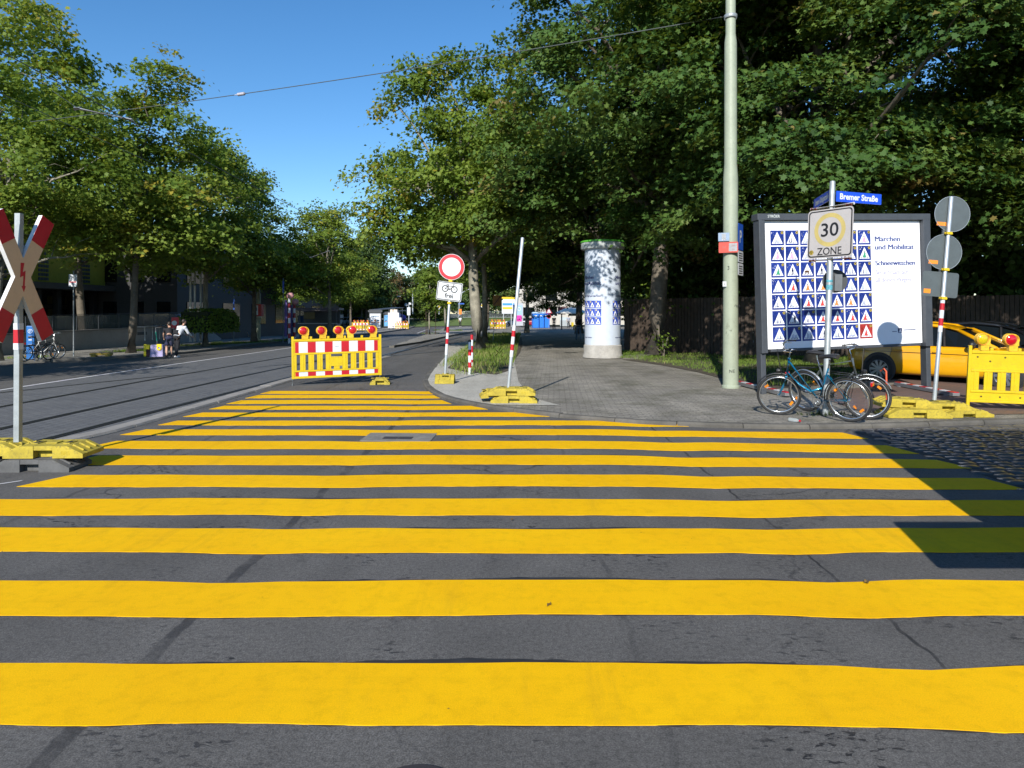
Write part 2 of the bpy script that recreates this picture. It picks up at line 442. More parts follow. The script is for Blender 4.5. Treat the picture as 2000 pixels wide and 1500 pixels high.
# tram bed with its rails
def tram_mat():
    m, nt, p = new_mat('tram_paving'); v = coords(nt, True)
    mp = nd(nt, 'ShaderNodeMapping', {'Vector': v}); mp.inputs['Rotation'].default_value = (0, 0, radians(92))
    b = nd(nt, 'ShaderNodeTexBrick', {'Vector': mp.outputs[0], 'Color1': (.095,.096,.10,1), 'Color2': (.13,.13,.13,1), 'Mortar': (.04,.04,.042,1), 'Scale': 1.0,
        'Mortar Size': .012, 'Brick Width': .24, 'Row Height': .16, 'Mortar Smooth': .4, 'Bias': -.1})
    n1 = noise(nt, v, 1.2, 5, .65); n2 = noise(nt, v, 70, 3, .7)
    col = mixc(nt, ramp(nt, n1, [(.35, .0), (.7, .6)]), b.outputs['Color'], (.135,.132,.128))
    col = mixc(nt, 1.0, col, ramp(nt, n2, [(.35, .6), (.65, 1.3)]), 'MULTIPLY')
    nt.links.new(col, p.inputs['Base Color']); p.inputs['Roughness'].default_value = .85
    bump(nt, p, mth(nt, 'ADD', mth(nt, 'MULTIPLY', b.outputs['Fac'], -1.0), mth(nt, 'MULTIPLY', n2, .4)), .5, .012); return m
def extend(a, b, y):
    t = (y-a.y)/(b.y-a.y); return a.lerp(b, t)
RAILS = [(G(0,881.6), G(560,739)), (G(0,839), G(560,717)), (G(0,796), G(560,697.6)), (G(185,749), G(416,726))]
WL = (G(0,764), G(416,702))
GUT = [G(60,890), G(93,876), G(234,843), G(336,814), G(448,781), G(569,745), G(660,722), G(765,697)]
edge = [(p.x-.22, p.y) for p in GUT]
e0 = [(edge[0][0], -13.0)]+edge+[(-5.9, 60)]
wl = [(extend(*WL, y).x, y) for y in (60, 40, 28, 18, 8, -13)]
sheet('tram_track_bed', e0+wl, 1.0, .018, tram_mat(), 'grey paved strip carrying the grooved tram rails')
rail_mat = M('rail_steel', (.055,.052,.05), .38, .75, var=.3, dirt=.4)
groove = M('rail_groove', (.008,.008,.008), .9)
for k, (a, b) in enumerate(RAILS):
    mb = MB(); ys = [-12, 0, 6, 10, 14, 18, 24, 30, 40, 55]
    for y0, y1 in zip(ys, ys[1:]):
        for off, wd, mi, dz in ((0, .055, 0, .026), (.06, .045, 1, .024), (.105, .03, 0, .026)):
            q = []
            for y, o in ((y0, off), (y0, off+wd), (y1, off+wd), (y1, off)):
                p = extend(a, b, y); q.append((p.x+o, y, gz(p.x, y)+dz))
            mb.add(q, [(0,1,2,3)], mi)
    tag(mb.build('tram_rail', [rail_mat, groove]), ['dark grooved tram rail closest to the yellow crossing', 'second grooved tram rail from the yellow crossing',
        'third grooved tram rail from the yellow crossing', 'faint grooved tram rail next to the white lane line'][k], 'tram rail', 'grooved tram rails', 'structure')
kerb('gutter_kerb', [(GUT[0].x-.2, 4.0)]+[(p.x, p.y) for p in GUT], 1, gutter_stone, 'pale flush kerb stones between the crossing and the tram rails', h=.035, wd=.26, ln=.9)

# painted lines
def paint_mat(name, c, dirt=.3):
    m, nt, p = new_mat(name); v = coords(nt, True)
    n1 = noise(nt, v, .8, 4, .6); n2 = noise(nt, v, 9, 5, .7); n3 = noise(nt, v, 180, 2, .6)
    st = nd(nt, 'ShaderNodeMapping', {'Vector': v}); st.inputs['Scale'].default_value = (.25, 7, 1)
    n4 = noise(nt, st.outputs[0], 2.2, 4, .65)
    col = mixc(nt, ramp(nt, n1, [(.3, 0.), (.7, 1.)]), c, (c[0]*.93, c[1]*.86, c[2]))
    col = mixc(nt, mth(nt, 'MULTIPLY', ramp(nt, n2, [(.48, 0.), (.75, 1.)]), dirt*1.05), col, tuple(.5*x for x in c))
    col = mixc(nt, mth(nt, 'MULTIPLY', ramp(nt, n4, [(.52, 0.), (.75, 1.)]), dirt*.55), col, tuple(.62*x for x in c))
    ty = nd(nt, 'ShaderNodeMapping', {'Vector': v}); ty.inputs['Scale'].default_value = (5.5, .45, 1); ty.inputs['Rotation'].default_value = (0, 0, .12)
    tyf = mth(nt, 'MULTIPLY', ramp(nt, noise(nt, ty.outputs[0], 1.0, 5, .7), [(.52, 0.), (.72, 1.)]), ramp(nt, noise(nt, v, .45, 3), [(.42, 0.), (.6, dirt*1.1)]))
    col = mixc(nt, tyf, col, tuple(.48*x+.012 for x in c))
    vo = nd(nt, 'ShaderNodeTexVoronoi', {'Vector': v, 'Scale': 5.0})
    fl = mth(nt, 'MULTIPLY', ramp(nt, vo.outputs['Distance'], [(.015, 1.), (.03, 0.)]), .8)
    col = mixc(nt, fl, col, (.05,.045,.04))
    col = mixc(nt, 1.0, col, ramp(nt, n3, [(.3, .86), (.7, 1.08)]), 'MULTIPLY')
    nt.links.new(col, p.inputs['Base Color']); p.inputs['Roughness'].default_value = .75; p.inputs['Specular IOR Level'].default_value = .12
    bump(nt, p, n3, .35, .003); return m
stripe_yellow = paint_mat('stripe_yellow', (.84,.478,.002))
line_white = paint_mat('line_white', (.55,.55,.53), .9)
STR = [  # near edge y, far edge y, left end near/far x, right end near/far x
 (1418,1298,-4.9,-4.9,5.0,5.0),(1203,1135,-4.9,-4.9,5.0,5.0),(1080,1033,-4.9,-4.9,5.0,5.0),(1007,975,-4.9,-4.85,5.0,4.95),(951,928,-4.82,-4.6,4.92,4.82),
 (908,890,-5.05,-4.9,5.0,4.88),(877,862,-5.36,-5.22,4.88,4.78),(850,839,-5.43,-5.30,4.78,4.66),(831,822,-5.33,-5.24,2.85,2.3),
 (814,806,-5.35,-5.24,.95,.55),(800,793,-5.31,-5.22,-.42,-.7),(789,782,-5.30,-5.22,-1.12,-1.35),(778,772,-5.27,-5.2,-1.42,-1.6),(769.6,764,-5.25,-5.2,-1.62,-1.72)]
ORD = 'nearest,second,third,fourth,fifth,sixth,seventh,eighth,ninth,tenth,eleventh,twelfth,thirteenth,farthest'.split(',')
rs = random.Random(11)
for k, (pn, pf, ln, lf, rn, rf) in enumerate(STR):
    yn, yf = 2312/(pn-610), 2312/(pf-610); mb = MB(); n = 46
    ph = rs.uniform(0, 6); amp = .016
    ea, eb = [], []
    for i in range(n+1):
        t = i/n
        for (l, r, y, E, q) in ((ln, rn, yn, ea, 0), (lf, rf, yf, eb, 1.3)):
            x = l+(r-l)*t
            sh = -.075*max(0, x-1.0)*min(1, max(0, (y-5.6)/3.2))
            wv = amp*(sin(x*.9+ph)+.6*sin(x*2.3+ph*2+q)+.35*sin(x*6.1+ph+q*3))+rs.uniform(-.004, .004)
            if k in (7, 8) and -2.2 < x < -.9: wv += .05*sin((x+2.2)/1.3*pi)*(1 if k == 8 else -.6)
            wv -= .055*math.exp(-((x-2.02)/.33)**2)+.03*math.exp(-((x+1.8)/.3)**2)
            E.append(Vector((x, y+sh+wv*(.5+y/14), .005)))
    low = [p-Vector((0,0,.004)) for p in ea]; hi = [p-Vector((0,0,.004)) for p in eb]
    mb.add(ea+eb+low+hi, [(i, i+1, n+2+i, n+1+i) for i in range(n)]+[(2*(n+1)+i, 2*(n+1)+i+1, i+1, i) for i in range(n)]
           +[(0, n+1, 3*(n+1), 2*(n+1)), (n, 2*(n+1)+n, 3*(n+1)+n, 2*n+1)])
    so_ = mb.build('crossing_stripe', stripe_yellow); q = MB(); m2 = 110; fa_, fb_e = [], []
    for i in range(m2+1):
        j = i/m2*n; j0 = min(int(j), n-1); A_ = ea[j0].lerp(ea[j0+1], j-j0); B_ = eb[j0].lerp(eb[j0+1], j-j0)
        fa_.append((A_.x, A_.y-max(0, rs.gauss(.004,.006)), .0022)); fb_e.append((B_.x, B_.y+max(0, .018+.020*sin(A_.x*1.3+ph*3)+.012*sin(A_.x*4.7+ph)+rs.gauss(0,.006)), .0022))
    q.add(fa_+fb_e, [(i, i+1, m2+2+i, m2+1+i) for i in range(m2)]); q.build('primer_edge', M('bitumen_primer', (.018,.018,.02), .8, var=.4, sc=9), so_)
    tag(so_, f'{ORD[k]} yellow crossing stripe counted from the bottom of the photo', 'road marking', 'yellow stripes of the temporary crossing', 'structure')
mb = MB()
for y0, y1 in zip(range(6, 56), range(7, 57)):
    for yy0, yy1 in ((y0, y0+.5), (y0+.5, y1)):
        q = []
        for y, o in ((yy0, -.07), (yy0, .07), (yy1, .07), (yy1, -.07)):
            p = extend(*WL, y); q.append((p.x+o, y, gz(p.x, y)+.026))
        mb.add(q, [(0,1,2,3)])
tag(mb.build('white_lane_line', line_white), 'worn white line along the far side of the tram rails', 'road marking', kind='structure')
a, b = G(0,955), G(42,940)
mb = MB(); mb.add([(a.x-.5, a.y-.25, .006), (a.x-.5, a.y-.2, .006), (b.x, b.y+.03, .006), (b.x, b.y-.02, .006)], [(0,3,2,1)])
tag(mb.build('white_edge_line', line_white), 'thin white line by the grey foot plate of the crossbuck', 'road marking', kind='structure')
mb = MB()
for (x0, y0), (x1, y1) in (((735,677),(772,668)), ((640,706),(700,692)), ((815,651),(836,643))):
    a, b = G(x0, y0), G(x1, y1); d = Vector((b.y-a.y, a.x-b.x, 0)).normalized()*.07
    mb.add([Vector((p.x, p.y, gz(p.x, p.y)+.012))+s for p, s in ((a, -d), (a, d), (b, d), (b, -d))], [(3,2,1,0)])
tag(mb.build('white_lane_dashes', line_white), 'white lane dashes on the curving road behind the barrier', 'road marking', kind='structure')

# right hand pavement, its kerb and its surfaces
KB = xy((870,676),(868,690),(862,702),(848,716),(834,733),(826,747),(829,757),(840,767),(858,777),(890,787.5),(950,799),(1030,809),(1100,817),(1250,829),(1400,836),(1560,839),(1700,837),(1850,832),(2000,827),(2150,821))
KB = [(-1.75,110),(-2.05,70),(-2.25,50)]+KB+[(14,11.6),(26,13)]
pav = KB+[(40,13),(40,110)]
def inset(P, d):
    out = []
    for i, p in enumerate(P):
        a = Vector(P[max(i-1, 0)]); b = Vector(P[min(i+1, len(P)-1)]); t = (b-a).normalized()
        out.append((p[0]-t.y*d, p[1]+t.x*d))
    return out
sheet('pavement', inset(KB, .11)+[(40,13),(40,110)], 1.5, .060, path_asphalt, 'grey pavement and path leading past the advertising column into the shade')
kerb('kerb', KB, 1, kerb_stone, 'weathered granite kerb curving round the pavement corner', h=.065, ln=.95)
inner = inset(KB, .12)
grv = [p for p in inner if p[1] > 12.0 and p[0] < .9]
sheet('gravel_strip', grv[2:]+[(.85,12.2),(.35,13.4),(.15,16.5),(.1,22),(.1,50)], 1.0, .069, gravel_mat, 'pale gravel strip between the kerb and the grey path')
soil = M('soil', (.07,.055,.035), .95, var=.3, sc=3, dirt=.4)
sheet('grass_verge', [(-1.9,20.5),(-1.2,19.0),(-.4,18.3),(-.1,19.5),(.05,24),(.35,30),(.6,40),(.7,52),(-.4,64),(-1.9,60),(-2.0,40)], 1.0, .078, soil, 'strip of soil and grass around the leaning tree')
sheet('lawn', xy((1215,706),(1290,717),(1360,731),(1430,750))+[(5.6,14.9),(7.4,15.8),(9.5,17.5),(14,19),(26,21),(30,30),(10,34),(5.2,27.0),(4.6,24.8)], 1.0, .073, soil, 'shaded lawn between the path and the wooden fence')
brick_m, bnt, bp = new_mat('red_paving'); bv = coords(bnt, True)
bb = nd(bnt, 'ShaderNodeTexBrick', {'Vector': bv, 'Color1': (.17,.085,.065,1), 'Color2': (.12,.07,.058,1), 'Mortar': (.06,.05,.045,1), 'Scale': 1.0, 'Mortar Size': .008, 'Brick Width': .2, 'Row Height': .1})
bnt.links.new(mixc(bnt, mth(bnt, 'MULTIPLY', noise(bnt, bv, 3, 5), .5), bb.outputs[0], (.09,.08,.06)), bp.inputs['Base Color']); bp.inputs['Roughness'].default_value = .85
bump(bnt, bp, bb.outputs['Fac'], -.4, .006)
sheet('red_brick_paving', [(5.75,11.45),(7.0,11.0),(9.5,11.4),(13,12.4),(13,17.5),(9.6,17.2),(8.5,15.6),(6.6,14.6),(5.9,13.2)], 1.0, .069, brick_m, 'worn red brick paving between the bicycles and the yellow car')
moss = M('moss', (.045,.065,.02), .95, var=.4, sc=14, dirt=.5, bmp=.6, bsc=80)

# cobbled side street
rc = random.Random(5); mb = MB()
cob = M('cobble_stone', (.085,.082,.08), .36, var=.35, sc=3.2, dirt=.3, bmp=.35, bsc=40)
y = 5.4; row = 0
while y < 11.3:
    h_ = rc.uniform(.13, .17); x = 3.6+rc.uniform(0, .1)
    while x < 12.5:
        w_ = rc.uniform(.15, .25); cx, cy = x+w_/2, y+h_/2
        xl = 4.93-.02*(y-6.0)
        yk = 10.16 if cx < 5.4 else 10.16+(cx-5.4)*.2
        if cx > xl+rc.uniform(-.06, .08) and cy < yk-.1:
            hw, hh = w_/2-.008, h_/2-.008; z = .012+rc.uniform(-.006, .008); tx, ty = rc.uniform(-.05, .05), rc.uniform(-.05, .05)
            vs = []
            for sx, sy in ((-1,-1),(1,-1),(1,1),(-1,1)): vs.append((cx+sx*hw, cy+sy*hh, -.02))
            for sx, sy in ((-1,-1),(1,-1),(1,1),(-1,1)):
                jx, jy = rc.uniform(-.008, .008), rc.uniform(-.008, .008)
                vs.append((cx+sx*hw*.82+jx, cy+sy*hh*.78+jy, z+tx*sx*hw+ty*sy*hh))
            vs.append((cx, cy, z+.010))
            mb.add(vs, [(0,1,5,4),(1,2,6,5),(2,3,7,6),(3,0,4,7),(4,5,8),(5,6,8),(6,7,8),(7,4,8)])
        x += w_
    y += h_; row += 1
tag(mb.build('cobbled_road', cob, smooth=True, auto=False), 'dark cobblestones of the side street beside the crossing', kind='structure')
tag(sheet('cobble_bed', [(4.95,5.4),(12.5,5.4),(12.5,11.2),(8,10.5),(5.4,10.1),(4.85,10.05)], 1.0, .003, M('joint_sand', (.035,.033,.03), .95)), 'dark sand in the joints under the cobblestones')

# raised island and far paving
isl = xy((765,680),(820,671.6),(873,659),(920,650),(965,643),(912,639.5),(868,642.5),(851,648.6),(822,660),(790,671))
sheet('traffic_island', isl, 2.0, .13, far_paving, 'pale raised island with young trees between the two lanes')
kerb('island_kerb', isl+[isl[0]], 1, kerb_stone, 'stone kerb around the island with the young trees', h=.125, ln=1.5)
sheet('plaza', xy((893,645.5),(946,651),(1010,643))+[(2,110),(-9,112)], 3.0, .02, far_paving, 'light paved square beyond the island')
plt = xy((560,668),(640,662),(700,656),(742,651.5),(780,646),(806,640.5),(813,637.5),(806,634.5),(780,633),(735,633),(640,640),(560,648))
sheet('tram_platform', plt, 2.0, .15, far_paving, 'pale platform of the tram stop with the shelters')
kerb('platform_kerb', plt+[plt[0]], 1, kerb_stone, 'stone kerb around the tram stop platform', h=.145, ln=1.5)
lk = xy((0,712),(110,707),(212,702),(300,696.5),(375,690),(440,682.5),(500,675),(560,667))
lk = [(-34,20.5)]+lk+[(-14.5,70)]
sheet('far_pavement', [(p[0]-.1, p[1]+.03) for p in lk]+[(-30,72),(-45,50),(-45,22)], 1.5, .115, far_paving, 'pale pavement under the trees across the street')
kerb('far_kerb', lk, 1, kerb_stone, 'stone kerb along the pavement across the street', h=.12, ln=1.2)

# covers and litter on the road
def slab_cover(loc, label):
    t = thing('drain_cover', label, 'drain cover', loc, rz=radians(-3))
    mb = MB(); mb.rect((0,0,.009), (1,0,0), (0,1,0), -.47, -.3, .47, .3, .02, 0, r=.02); mb.build('concrete_frame', M('worn_concrete', (.20,.185,.16), .85, var=.3, sc=5, dirt=.6, bmp=.3), t, bevel=.004)
    for s in (-1, 1):
        mb = MB(); mb.rect((s*.1,-.09,.0125), (1,0,0), (0,1,0), -.095, -.085, .095, .085, .02); mb.build('iron_lid', M('iron', (.06,.05,.05), .6, .4), t)
slab_cover((-1.53, 9.46, 0), 'square concrete drain cover with a dark iron lid between the crossing stripes')
t = thing('manhole_cover', 'round iron manhole cover at the near edge of the crossing', 'manhole cover', (-.345, 2.44, 0))
mb = MB(); mb.lathe([(.165,0),(.165,.010),(.135,.012),(.135,.006)], n=48, caps=False); mb.build('rim', M('iron'), t)
mb = MB(); mb.disc((0,0,.008), (1,0,0), (0,1,0), .134, .01, n=48)
for k in range(-4, 5): mb.box((k*.028, 0, .011), (.012, 2*sqrt(.13**2-(k*.028)**2)-.02, .005))
mb.build('lid', M('iron'), t)
lm = M('dry_leaf', (.20,.12,.03), .8, var=.4, dirt=.3)
rl = random.Random(21)
LV = [(1072,1186,'small pale dry leaf on the second crossing stripe',.022),(1693,1141,'dark curled leaf on the second crossing stripe at the right',.035),(1345,822,'yellow dry leaf at the foot of the pavement kerb',.035),
      (1512,829,'yellow dry leaf near the bottle on the kerb',.035),(750,718,'dry leaf lying on the lane beside the barrier',.08),(1000,1018,'tiny dry leaf just below the fourth crossing stripe',.02)]
for px, py, lab, s in LV:
    p = G(px, py); mb = MB(); a = rl.uniform(0, 6)
    mb.add([(cos(a)*s*x-sin(a)*s*y, sin(a)*s*x+cos(a)*s*y, .004+z) for x, y, z in ((-1,0,0),(-.2,.45,.012),(.7,.3,.004),(1,0,.014),(.6,-.35,.0),(-.2,-.4,.016),(0,0,.002))],
           [(0,6,1),(1,6,2),(2,6,3),(3,6,4),(4,6,5),(5,6,0)])
    o = mb.build('fallen_leaf', lm); o.location = (p.x, p.y, .008+(.12 if 0 else 0)); tag(o, lab, 'leaf', 'dry leaves fallen on the road')
# ------------------------------------------------------------------ trees, hedges, grass
def leaf_mat(name, dark, mid, light, rare, trans=.45, rough=.55):
    m, nt, p = new_mat(name)
    at_ = nd(nt, 'ShaderNodeAttribute', attribute_name='tint')
    col = ramp(nt, at_.outputs['Fac'], [(0.0, dark), (.45, mid), (.84, light), (.93, rare), (1.0, tuple(x*.8 for x in rare))])
    nt.links.new(col, p.inputs['Base Color']); p.inputs['Roughness'].default_value = rough; p.inputs['Specular IOR Level'].default_value = .22
    tr = nd(nt, 'ShaderNodeBsdfTranslucent', {'Color': mixc(nt, .5, col, (.30,.36,.02))})
    mx = nd(nt, 'ShaderNodeMixShader', {0: trans, 1: p.outputs[0], 2: tr.outputs[0]})
    nt.links.new(mx.outputs[0], nt.nodes['Material Output'].inputs['Surface']); return m
plane_leaf = leaf_mat('plane_leaf', (.072,.128,.020), (.158,.238,.036), (.265,.325,.055), (.36,.30,.04))
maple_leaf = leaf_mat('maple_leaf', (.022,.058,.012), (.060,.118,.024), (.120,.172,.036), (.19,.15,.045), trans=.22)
far_leaf = leaf_mat('far_leaf', (.030,.060,.016), (.060,.10,.026), (.10,.14,.035), (.15,.13,.04), trans=.25)
brown_leaf = leaf_mat('brown_leaf', (.075,.065,.03), (.14,.10,.05), (.19,.14,.065), (.22,.15,.06), trans=.25)
hedge_leaf = leaf_mat('hedge_leaf', (.07,.13,.02), (.14,.22,.03), (.22,.30,.05), (.22,.28,.05))
grass_blade = leaf_mat('grass_blade', (.07,.13,.015), (.15,.24,.035), (.24,.30,.06), (.42,.36,.16), trans=.3, rough=.6)
STAR = np.array([(0,-.5),(.16,-.30),(.46,-.32),(.34,-.06),(.52,.16),(.24,.16),(.14,.30),(0,.56),(-.14,.30),(-.24,.16),(-.52,.16),(-.34,-.06),(-.46,-.32),(-.16,-.30)])
OVAL = np.array([(0,-.5),(.30,-.22),(.36,.12),(0,.55),(-.36,.12),(-.30,-.22)])
def leaves(name, pos, nrm, size, tint, mat, shape, rng, parent=None):
    """one mesh of single leaves at pos, facing nrm"""
    n, k = len(pos), len(shape)
    nrm = nrm/np.linalg.norm(nrm, axis=1, keepdims=True)
    r = rng.normal(size=(n,3)); u = np.cross(nrm, r); u /= np.linalg.norm(u, axis=1, keepdims=True)+1e-9; v = np.cross(nrm, u)
    sx = size*rng.uniform(.75, 1.2, n)
    V = pos[:,None,:]+sx[:,None,None]*(shape[None,:,0,None]*u[:,None,:]+shape[None,:,1,None]*v[:,None,:])
    V += nrm[:,None,:]*(sx[:,None,None]*(-.35*np.abs(shape[None,:,0,None])))
    me = bpy.data.meshes.new(name)
    me.vertices.add(n*k); me.vertices.foreach_set('co', V.astype(np.float32).ravel())
    me.loops.add(n*k); me.loops.foreach_set('vertex_index', np.arange(n*k, dtype=np.int32))
    me.polygons.add(n); me.polygons.foreach_set('loop_start', (np.arange(n)*k).astype(np.int32))
    me.update(calc_edges=True)
    a = me.attributes.new('tint', 'FLOAT', 'FACE'); a.data.foreach_set('value', np.clip(tint, 0, 1).astype(np.float32))
    me.materials.append(mat)
    o = bpy.data.objects.new(name, me); COL.objects.link(o)
    if parent: o.parent = parent
    return o
def crown(parent, blobs, nclump, per, size, mat, seed, shape=STAR, spread=.55, flat=.42, lo=.35, yellow=.04, name='crown', boughs=0, BR=1.0, bflat=.62):
    rng = np.random.default_rng(seed); per_tree = nclump; nclump = boughs or nclump
    vol = np.array([b[1][0]*b[1][1]*b[1][2] for b in blobs])**.72; cnt = rng.multinomial(nclump, vol/vol.sum())
    C, O = [], []
    for (c, r), k in zip(blobs, cnt):
        d = rng.normal(size=(k,3)); d /= np.linalg.norm(d, axis=1, keepdims=True)
        rad = rng.uniform(lo**2, 1, k)**.5
        rad *= 1+.13*np.sin(d[:,0]*5+seed)*np.sin(d[:,2]*6+seed*2)+.10*np.sin(d[:,1]*9+d[:,0]*7)
        C.append(np.array(c)+d*rad[:,None]*np.array(r)); O.append(d)
    C = np.concatenate(C); O = np.concatenate(O); K = len(C); bt = np.zeros(K)
    if boughs:      # sprays gathered on separate boughs with gaps between them
        B, BO = C, O; j = rng.integers(0, K, per_tree); br = BR*rng.uniform(.6, 1.35, K)
        q = rng.normal(size=(per_tree,3))*np.array([1,1,bflat])*br[j][:,None]*.62
        q[:,2] -= .32*(q[:,:2]*BO[j][:,:2]).sum(1)
        C = B[j]+q; O = BO[j]*.6+q/(np.linalg.norm(q, axis=1, keepdims=True)+1e-6)*.5; K = per_tree; bt = rng.normal(0, .13, len(B))[j]+.30*(rng.random(len(B)) < yellow*2)[j]
    ns = rng.poisson(per, K)+3; idx = np.repeat(np.arange(K), ns); n = len(idx)
    cs = spread*rng.uniform(.6, 1.4, K)
    q = rng.normal(size=(n,3))*np.array([1,1,flat])*cs[idx][:,None]*.62
    # sprays droop outwards
    h = (q[:,:2]*O[idx][:,:2]).sum(1); q[:,2] -= .35*h
    pos = C[idx]+q
    nrm = np.stack([O[idx][:,0]*.55, O[idx][:,1]*.55, np.full(n, .75)], 1)+rng.normal(size=(n,3))*.42
    tc = rng.normal(.42, .10, K)+bt; yc = rng.random(K) < yellow
    tint = tc[idx]+rng.normal(0, .10, n)+.28*yc[idx]; tint = np.where(rng.random(n) < .004, .93, np.minimum(tint, .985))
    o = leaves(name, pos, nrm, size, tint, mat, shape, rng, parent)
    return o, C
def trunk(parent, top, r0, targets, mat, seed, lean=(0,0), nl=9, name='trunk', fork=None, bend=.25):
    """tapered trunk with limbs running out to the foliage"""
    rr = random.Random(seed); mb = MB(); pts = []; rad = []; nseg = 9
    for i in range(nseg+1):
        t = i/nseg; s = sin(t*pi)
        pts.append(Vector((lean[0]*t**1.2+bend*r0*2*sin(t*5+seed)*s, lean[1]*t+bend*r0*2*cos(t*4+seed)*s, top*t)))
        rad.append(r0*(1.45-.45*min(1, t*9))*(1-.62*t))
    mb.tube(pts, rad, 12)
    def up(t):
        f = t*nseg; i = min(int(f), nseg-1); return pts[i].lerp(pts[i+1], f-i), rad[i]+(rad[i+1]-rad[i])*(f-i)
    T = list(targets); rr.shuffle(T); lo = fork or .42
    for k in range(min(nl, len(T))):
        e = Vector(T[k]); t0 = rr.uniform(lo, .95)
        t0 = max(lo, min(.96, min(t0, (e.z-.5*(Vector((e.x, e.y, 0))-Vector((pts[-1].x, pts[-1].y, 0))).length)/top)))
        p, r = up(t0); q = []; L = (e-p).length
        for i in range(7):
            t = i/6; b = p.lerp(e, t); b.z += sin(t*pi)*L*.06
            if 0 < i < 6: b += Vector((rr.uniform(-1,1), rr.uniform(-1,1), rr.uniform(-.6,.6)))*L*.035
            q.append(b)
        R = [max(.012, r*.62*(1-.86*i/6)) for i in range(7)]
        mb.tube(q, R, 6, caps=False)
        for j in range(3):
            i = rr.randint(2, 5); d = Vector((rr.uniform(-1,1), rr.uniform(-1,1), rr.uniform(-.1,.9)))*L*.3
            mb.tube([q[i], q[i]+d*.55+Vector((0,0,.05*L)), q[i]+d], [R[i]*.6, R[i]*.42, .01], 5, caps=False)
    return mb.build(name, mat, parent, smooth=True, auto=False)
def make_tree(name, label, loc, group, blobs, nclump, per, size, leafm, barkm, top, r0, seed, lean=(0,0), nl=10, yellow=.04, shape=STAR, spread=.55, cat='tree', flat=.42, fork=None, lo=.35, boughs=0, BR=1.0, bflat=.62):
    t = thing(name, label, cat, loc, group=group)
    o, C = crown(t, blobs, nclump, per, size, leafm, seed, shape, spread, flat, lo, yellow, 'crown', boughs, BR, bflat)
    rng = random.Random(seed); sel = rng.sample(range(len(C)), min(nl*2, len(C)))
    cen = Vector((lean[0], lean[1], top))
    trunk(t, top, r0, [Vector(C[i]) for i in sel], barkm, seed, lean, nl, fork=fork)
    return t
GP = 'plane trees along the street'
def onground(px, py): p = G(px, py, .1); return (p.x, p.y, p.z)
# street trees across the road
pt = make_tree('plane_tree', 'leafy plane tree rising at the left edge behind the crossbuck', (-21.6, 29.2, gz(-21.6, 29.2)+.1), GP,
   [((.6,-.5,9.0),(3.9,3.8,5.4)), ((2.7,.3,7.2),(2.9,3.0,2.5)), ((-2.6,.5,8.2),(3.4,3.4,4.4)), ((.3,-1.2,12.3),(2.2,2.2,2.0))], 640, 40, .165, plane_leaf, plane_bark, 8.5, .20, 3, (.5,0), 16, boughs=85, BR=.95)
pt2 = make_tree('plane_tree', 'slender plane tree beside the two people and the scooter', onground(256,690), GP,
   [((.9,0,7.2),(3.3,3.3,3.9)), ((-1.9,.2,5.7),(2.5,2.6,1.9)), ((2.5,-.3,5.9),(2.5,2.6,2.2)), ((1.2,-.2,10.3),(1.7,1.8,1.9)), ((.2,0,4.9),(2.4,2.3,.8))], 520, 40, .165, plane_leaf, bark, 7.6, .165, 8, (.7,0), 16, boughs=75, BR=.85)
pt3 = make_tree('plane_tree', 'plane tree by the clipped hedge at the end of the low wall', onground(401,677), GP,
   [((.3,0,6.9),(3.1,3.1,3.6)), ((1.6,-.4,4.9),(2.3,2.3,1.9)), ((-1.4,0,4.6),(2.3,2.3,1.8)), ((.9,0,9.6),(1.6,1.6,1.7))], 470, 38, .17, plane_leaf, plane_bark, 7.0, .16, 15, (.3,0), 14, boughs=70, BR=.85)
pt2.scale = (1.16,1.16,1.13); pt3.scale = (1.15,1.15,1.2)
def tree_again(src, px, py, rz, s, lab): 
    p = onground(px, py); return again(src, p, rz, lab, GP, s)
tree_again(pt2, 165, 682, 4.4, (1.6,1.6,1.6), 'plane tree between the crossbuck and the two stooping people')
tree_again(pt2, 496, 668.5, 2.2, (1.1,1.1,.98), 'plane tree just left of the pole with the red poster box')
tree_again(pt3, 563, 655, 1.1, (1.15,1.15,.98), 'plane tree behind the red and white kiosk at the tram stop')
tree_again(pt3, 645, 663, 4.0, (.92,.92,.92), 'plane tree with a pale trunk rising behind the barrier lamps')
tree_again(pt2, 685, 643, 5.2, (1.15,1.15,1.15), 'dark trunked plane tree left of the tram shelter')
tree_again(pt, 605, 641, .7, (.95,.95,.85), 'broad plane tree behind the tram stop kiosk')
tree_again(pt2, 455, 652, 3.4, (1.25,1.25,1.1), 'plane tree rooted behind the clipped hedge')
tree_again(pt3, 540, 643, 5.9, (1.3,1.3,1.25), 'tall plane tree deep behind the poster pole')
tree_again(pt3, 706, 641, .3, (1.1,1.1,1.0), 'plane tree directly left of the tram shelters')
tree_again(pt2, 628, 648, 3.0, (1.0,1.0,.92), 'plane tree among the kiosks behind the barrier')
tree_again(pt2, 665, 634, 1.7, (1.3,1.3,1.2), 'far plane tree in the line beyond the barrier')
again(pt2, (-18.6, 15.6, gz(-18.6,15.6)+.1), 2.9, 'plane tree just outside the left edge shading the far lane', GP, (1.25,1.25,.74))
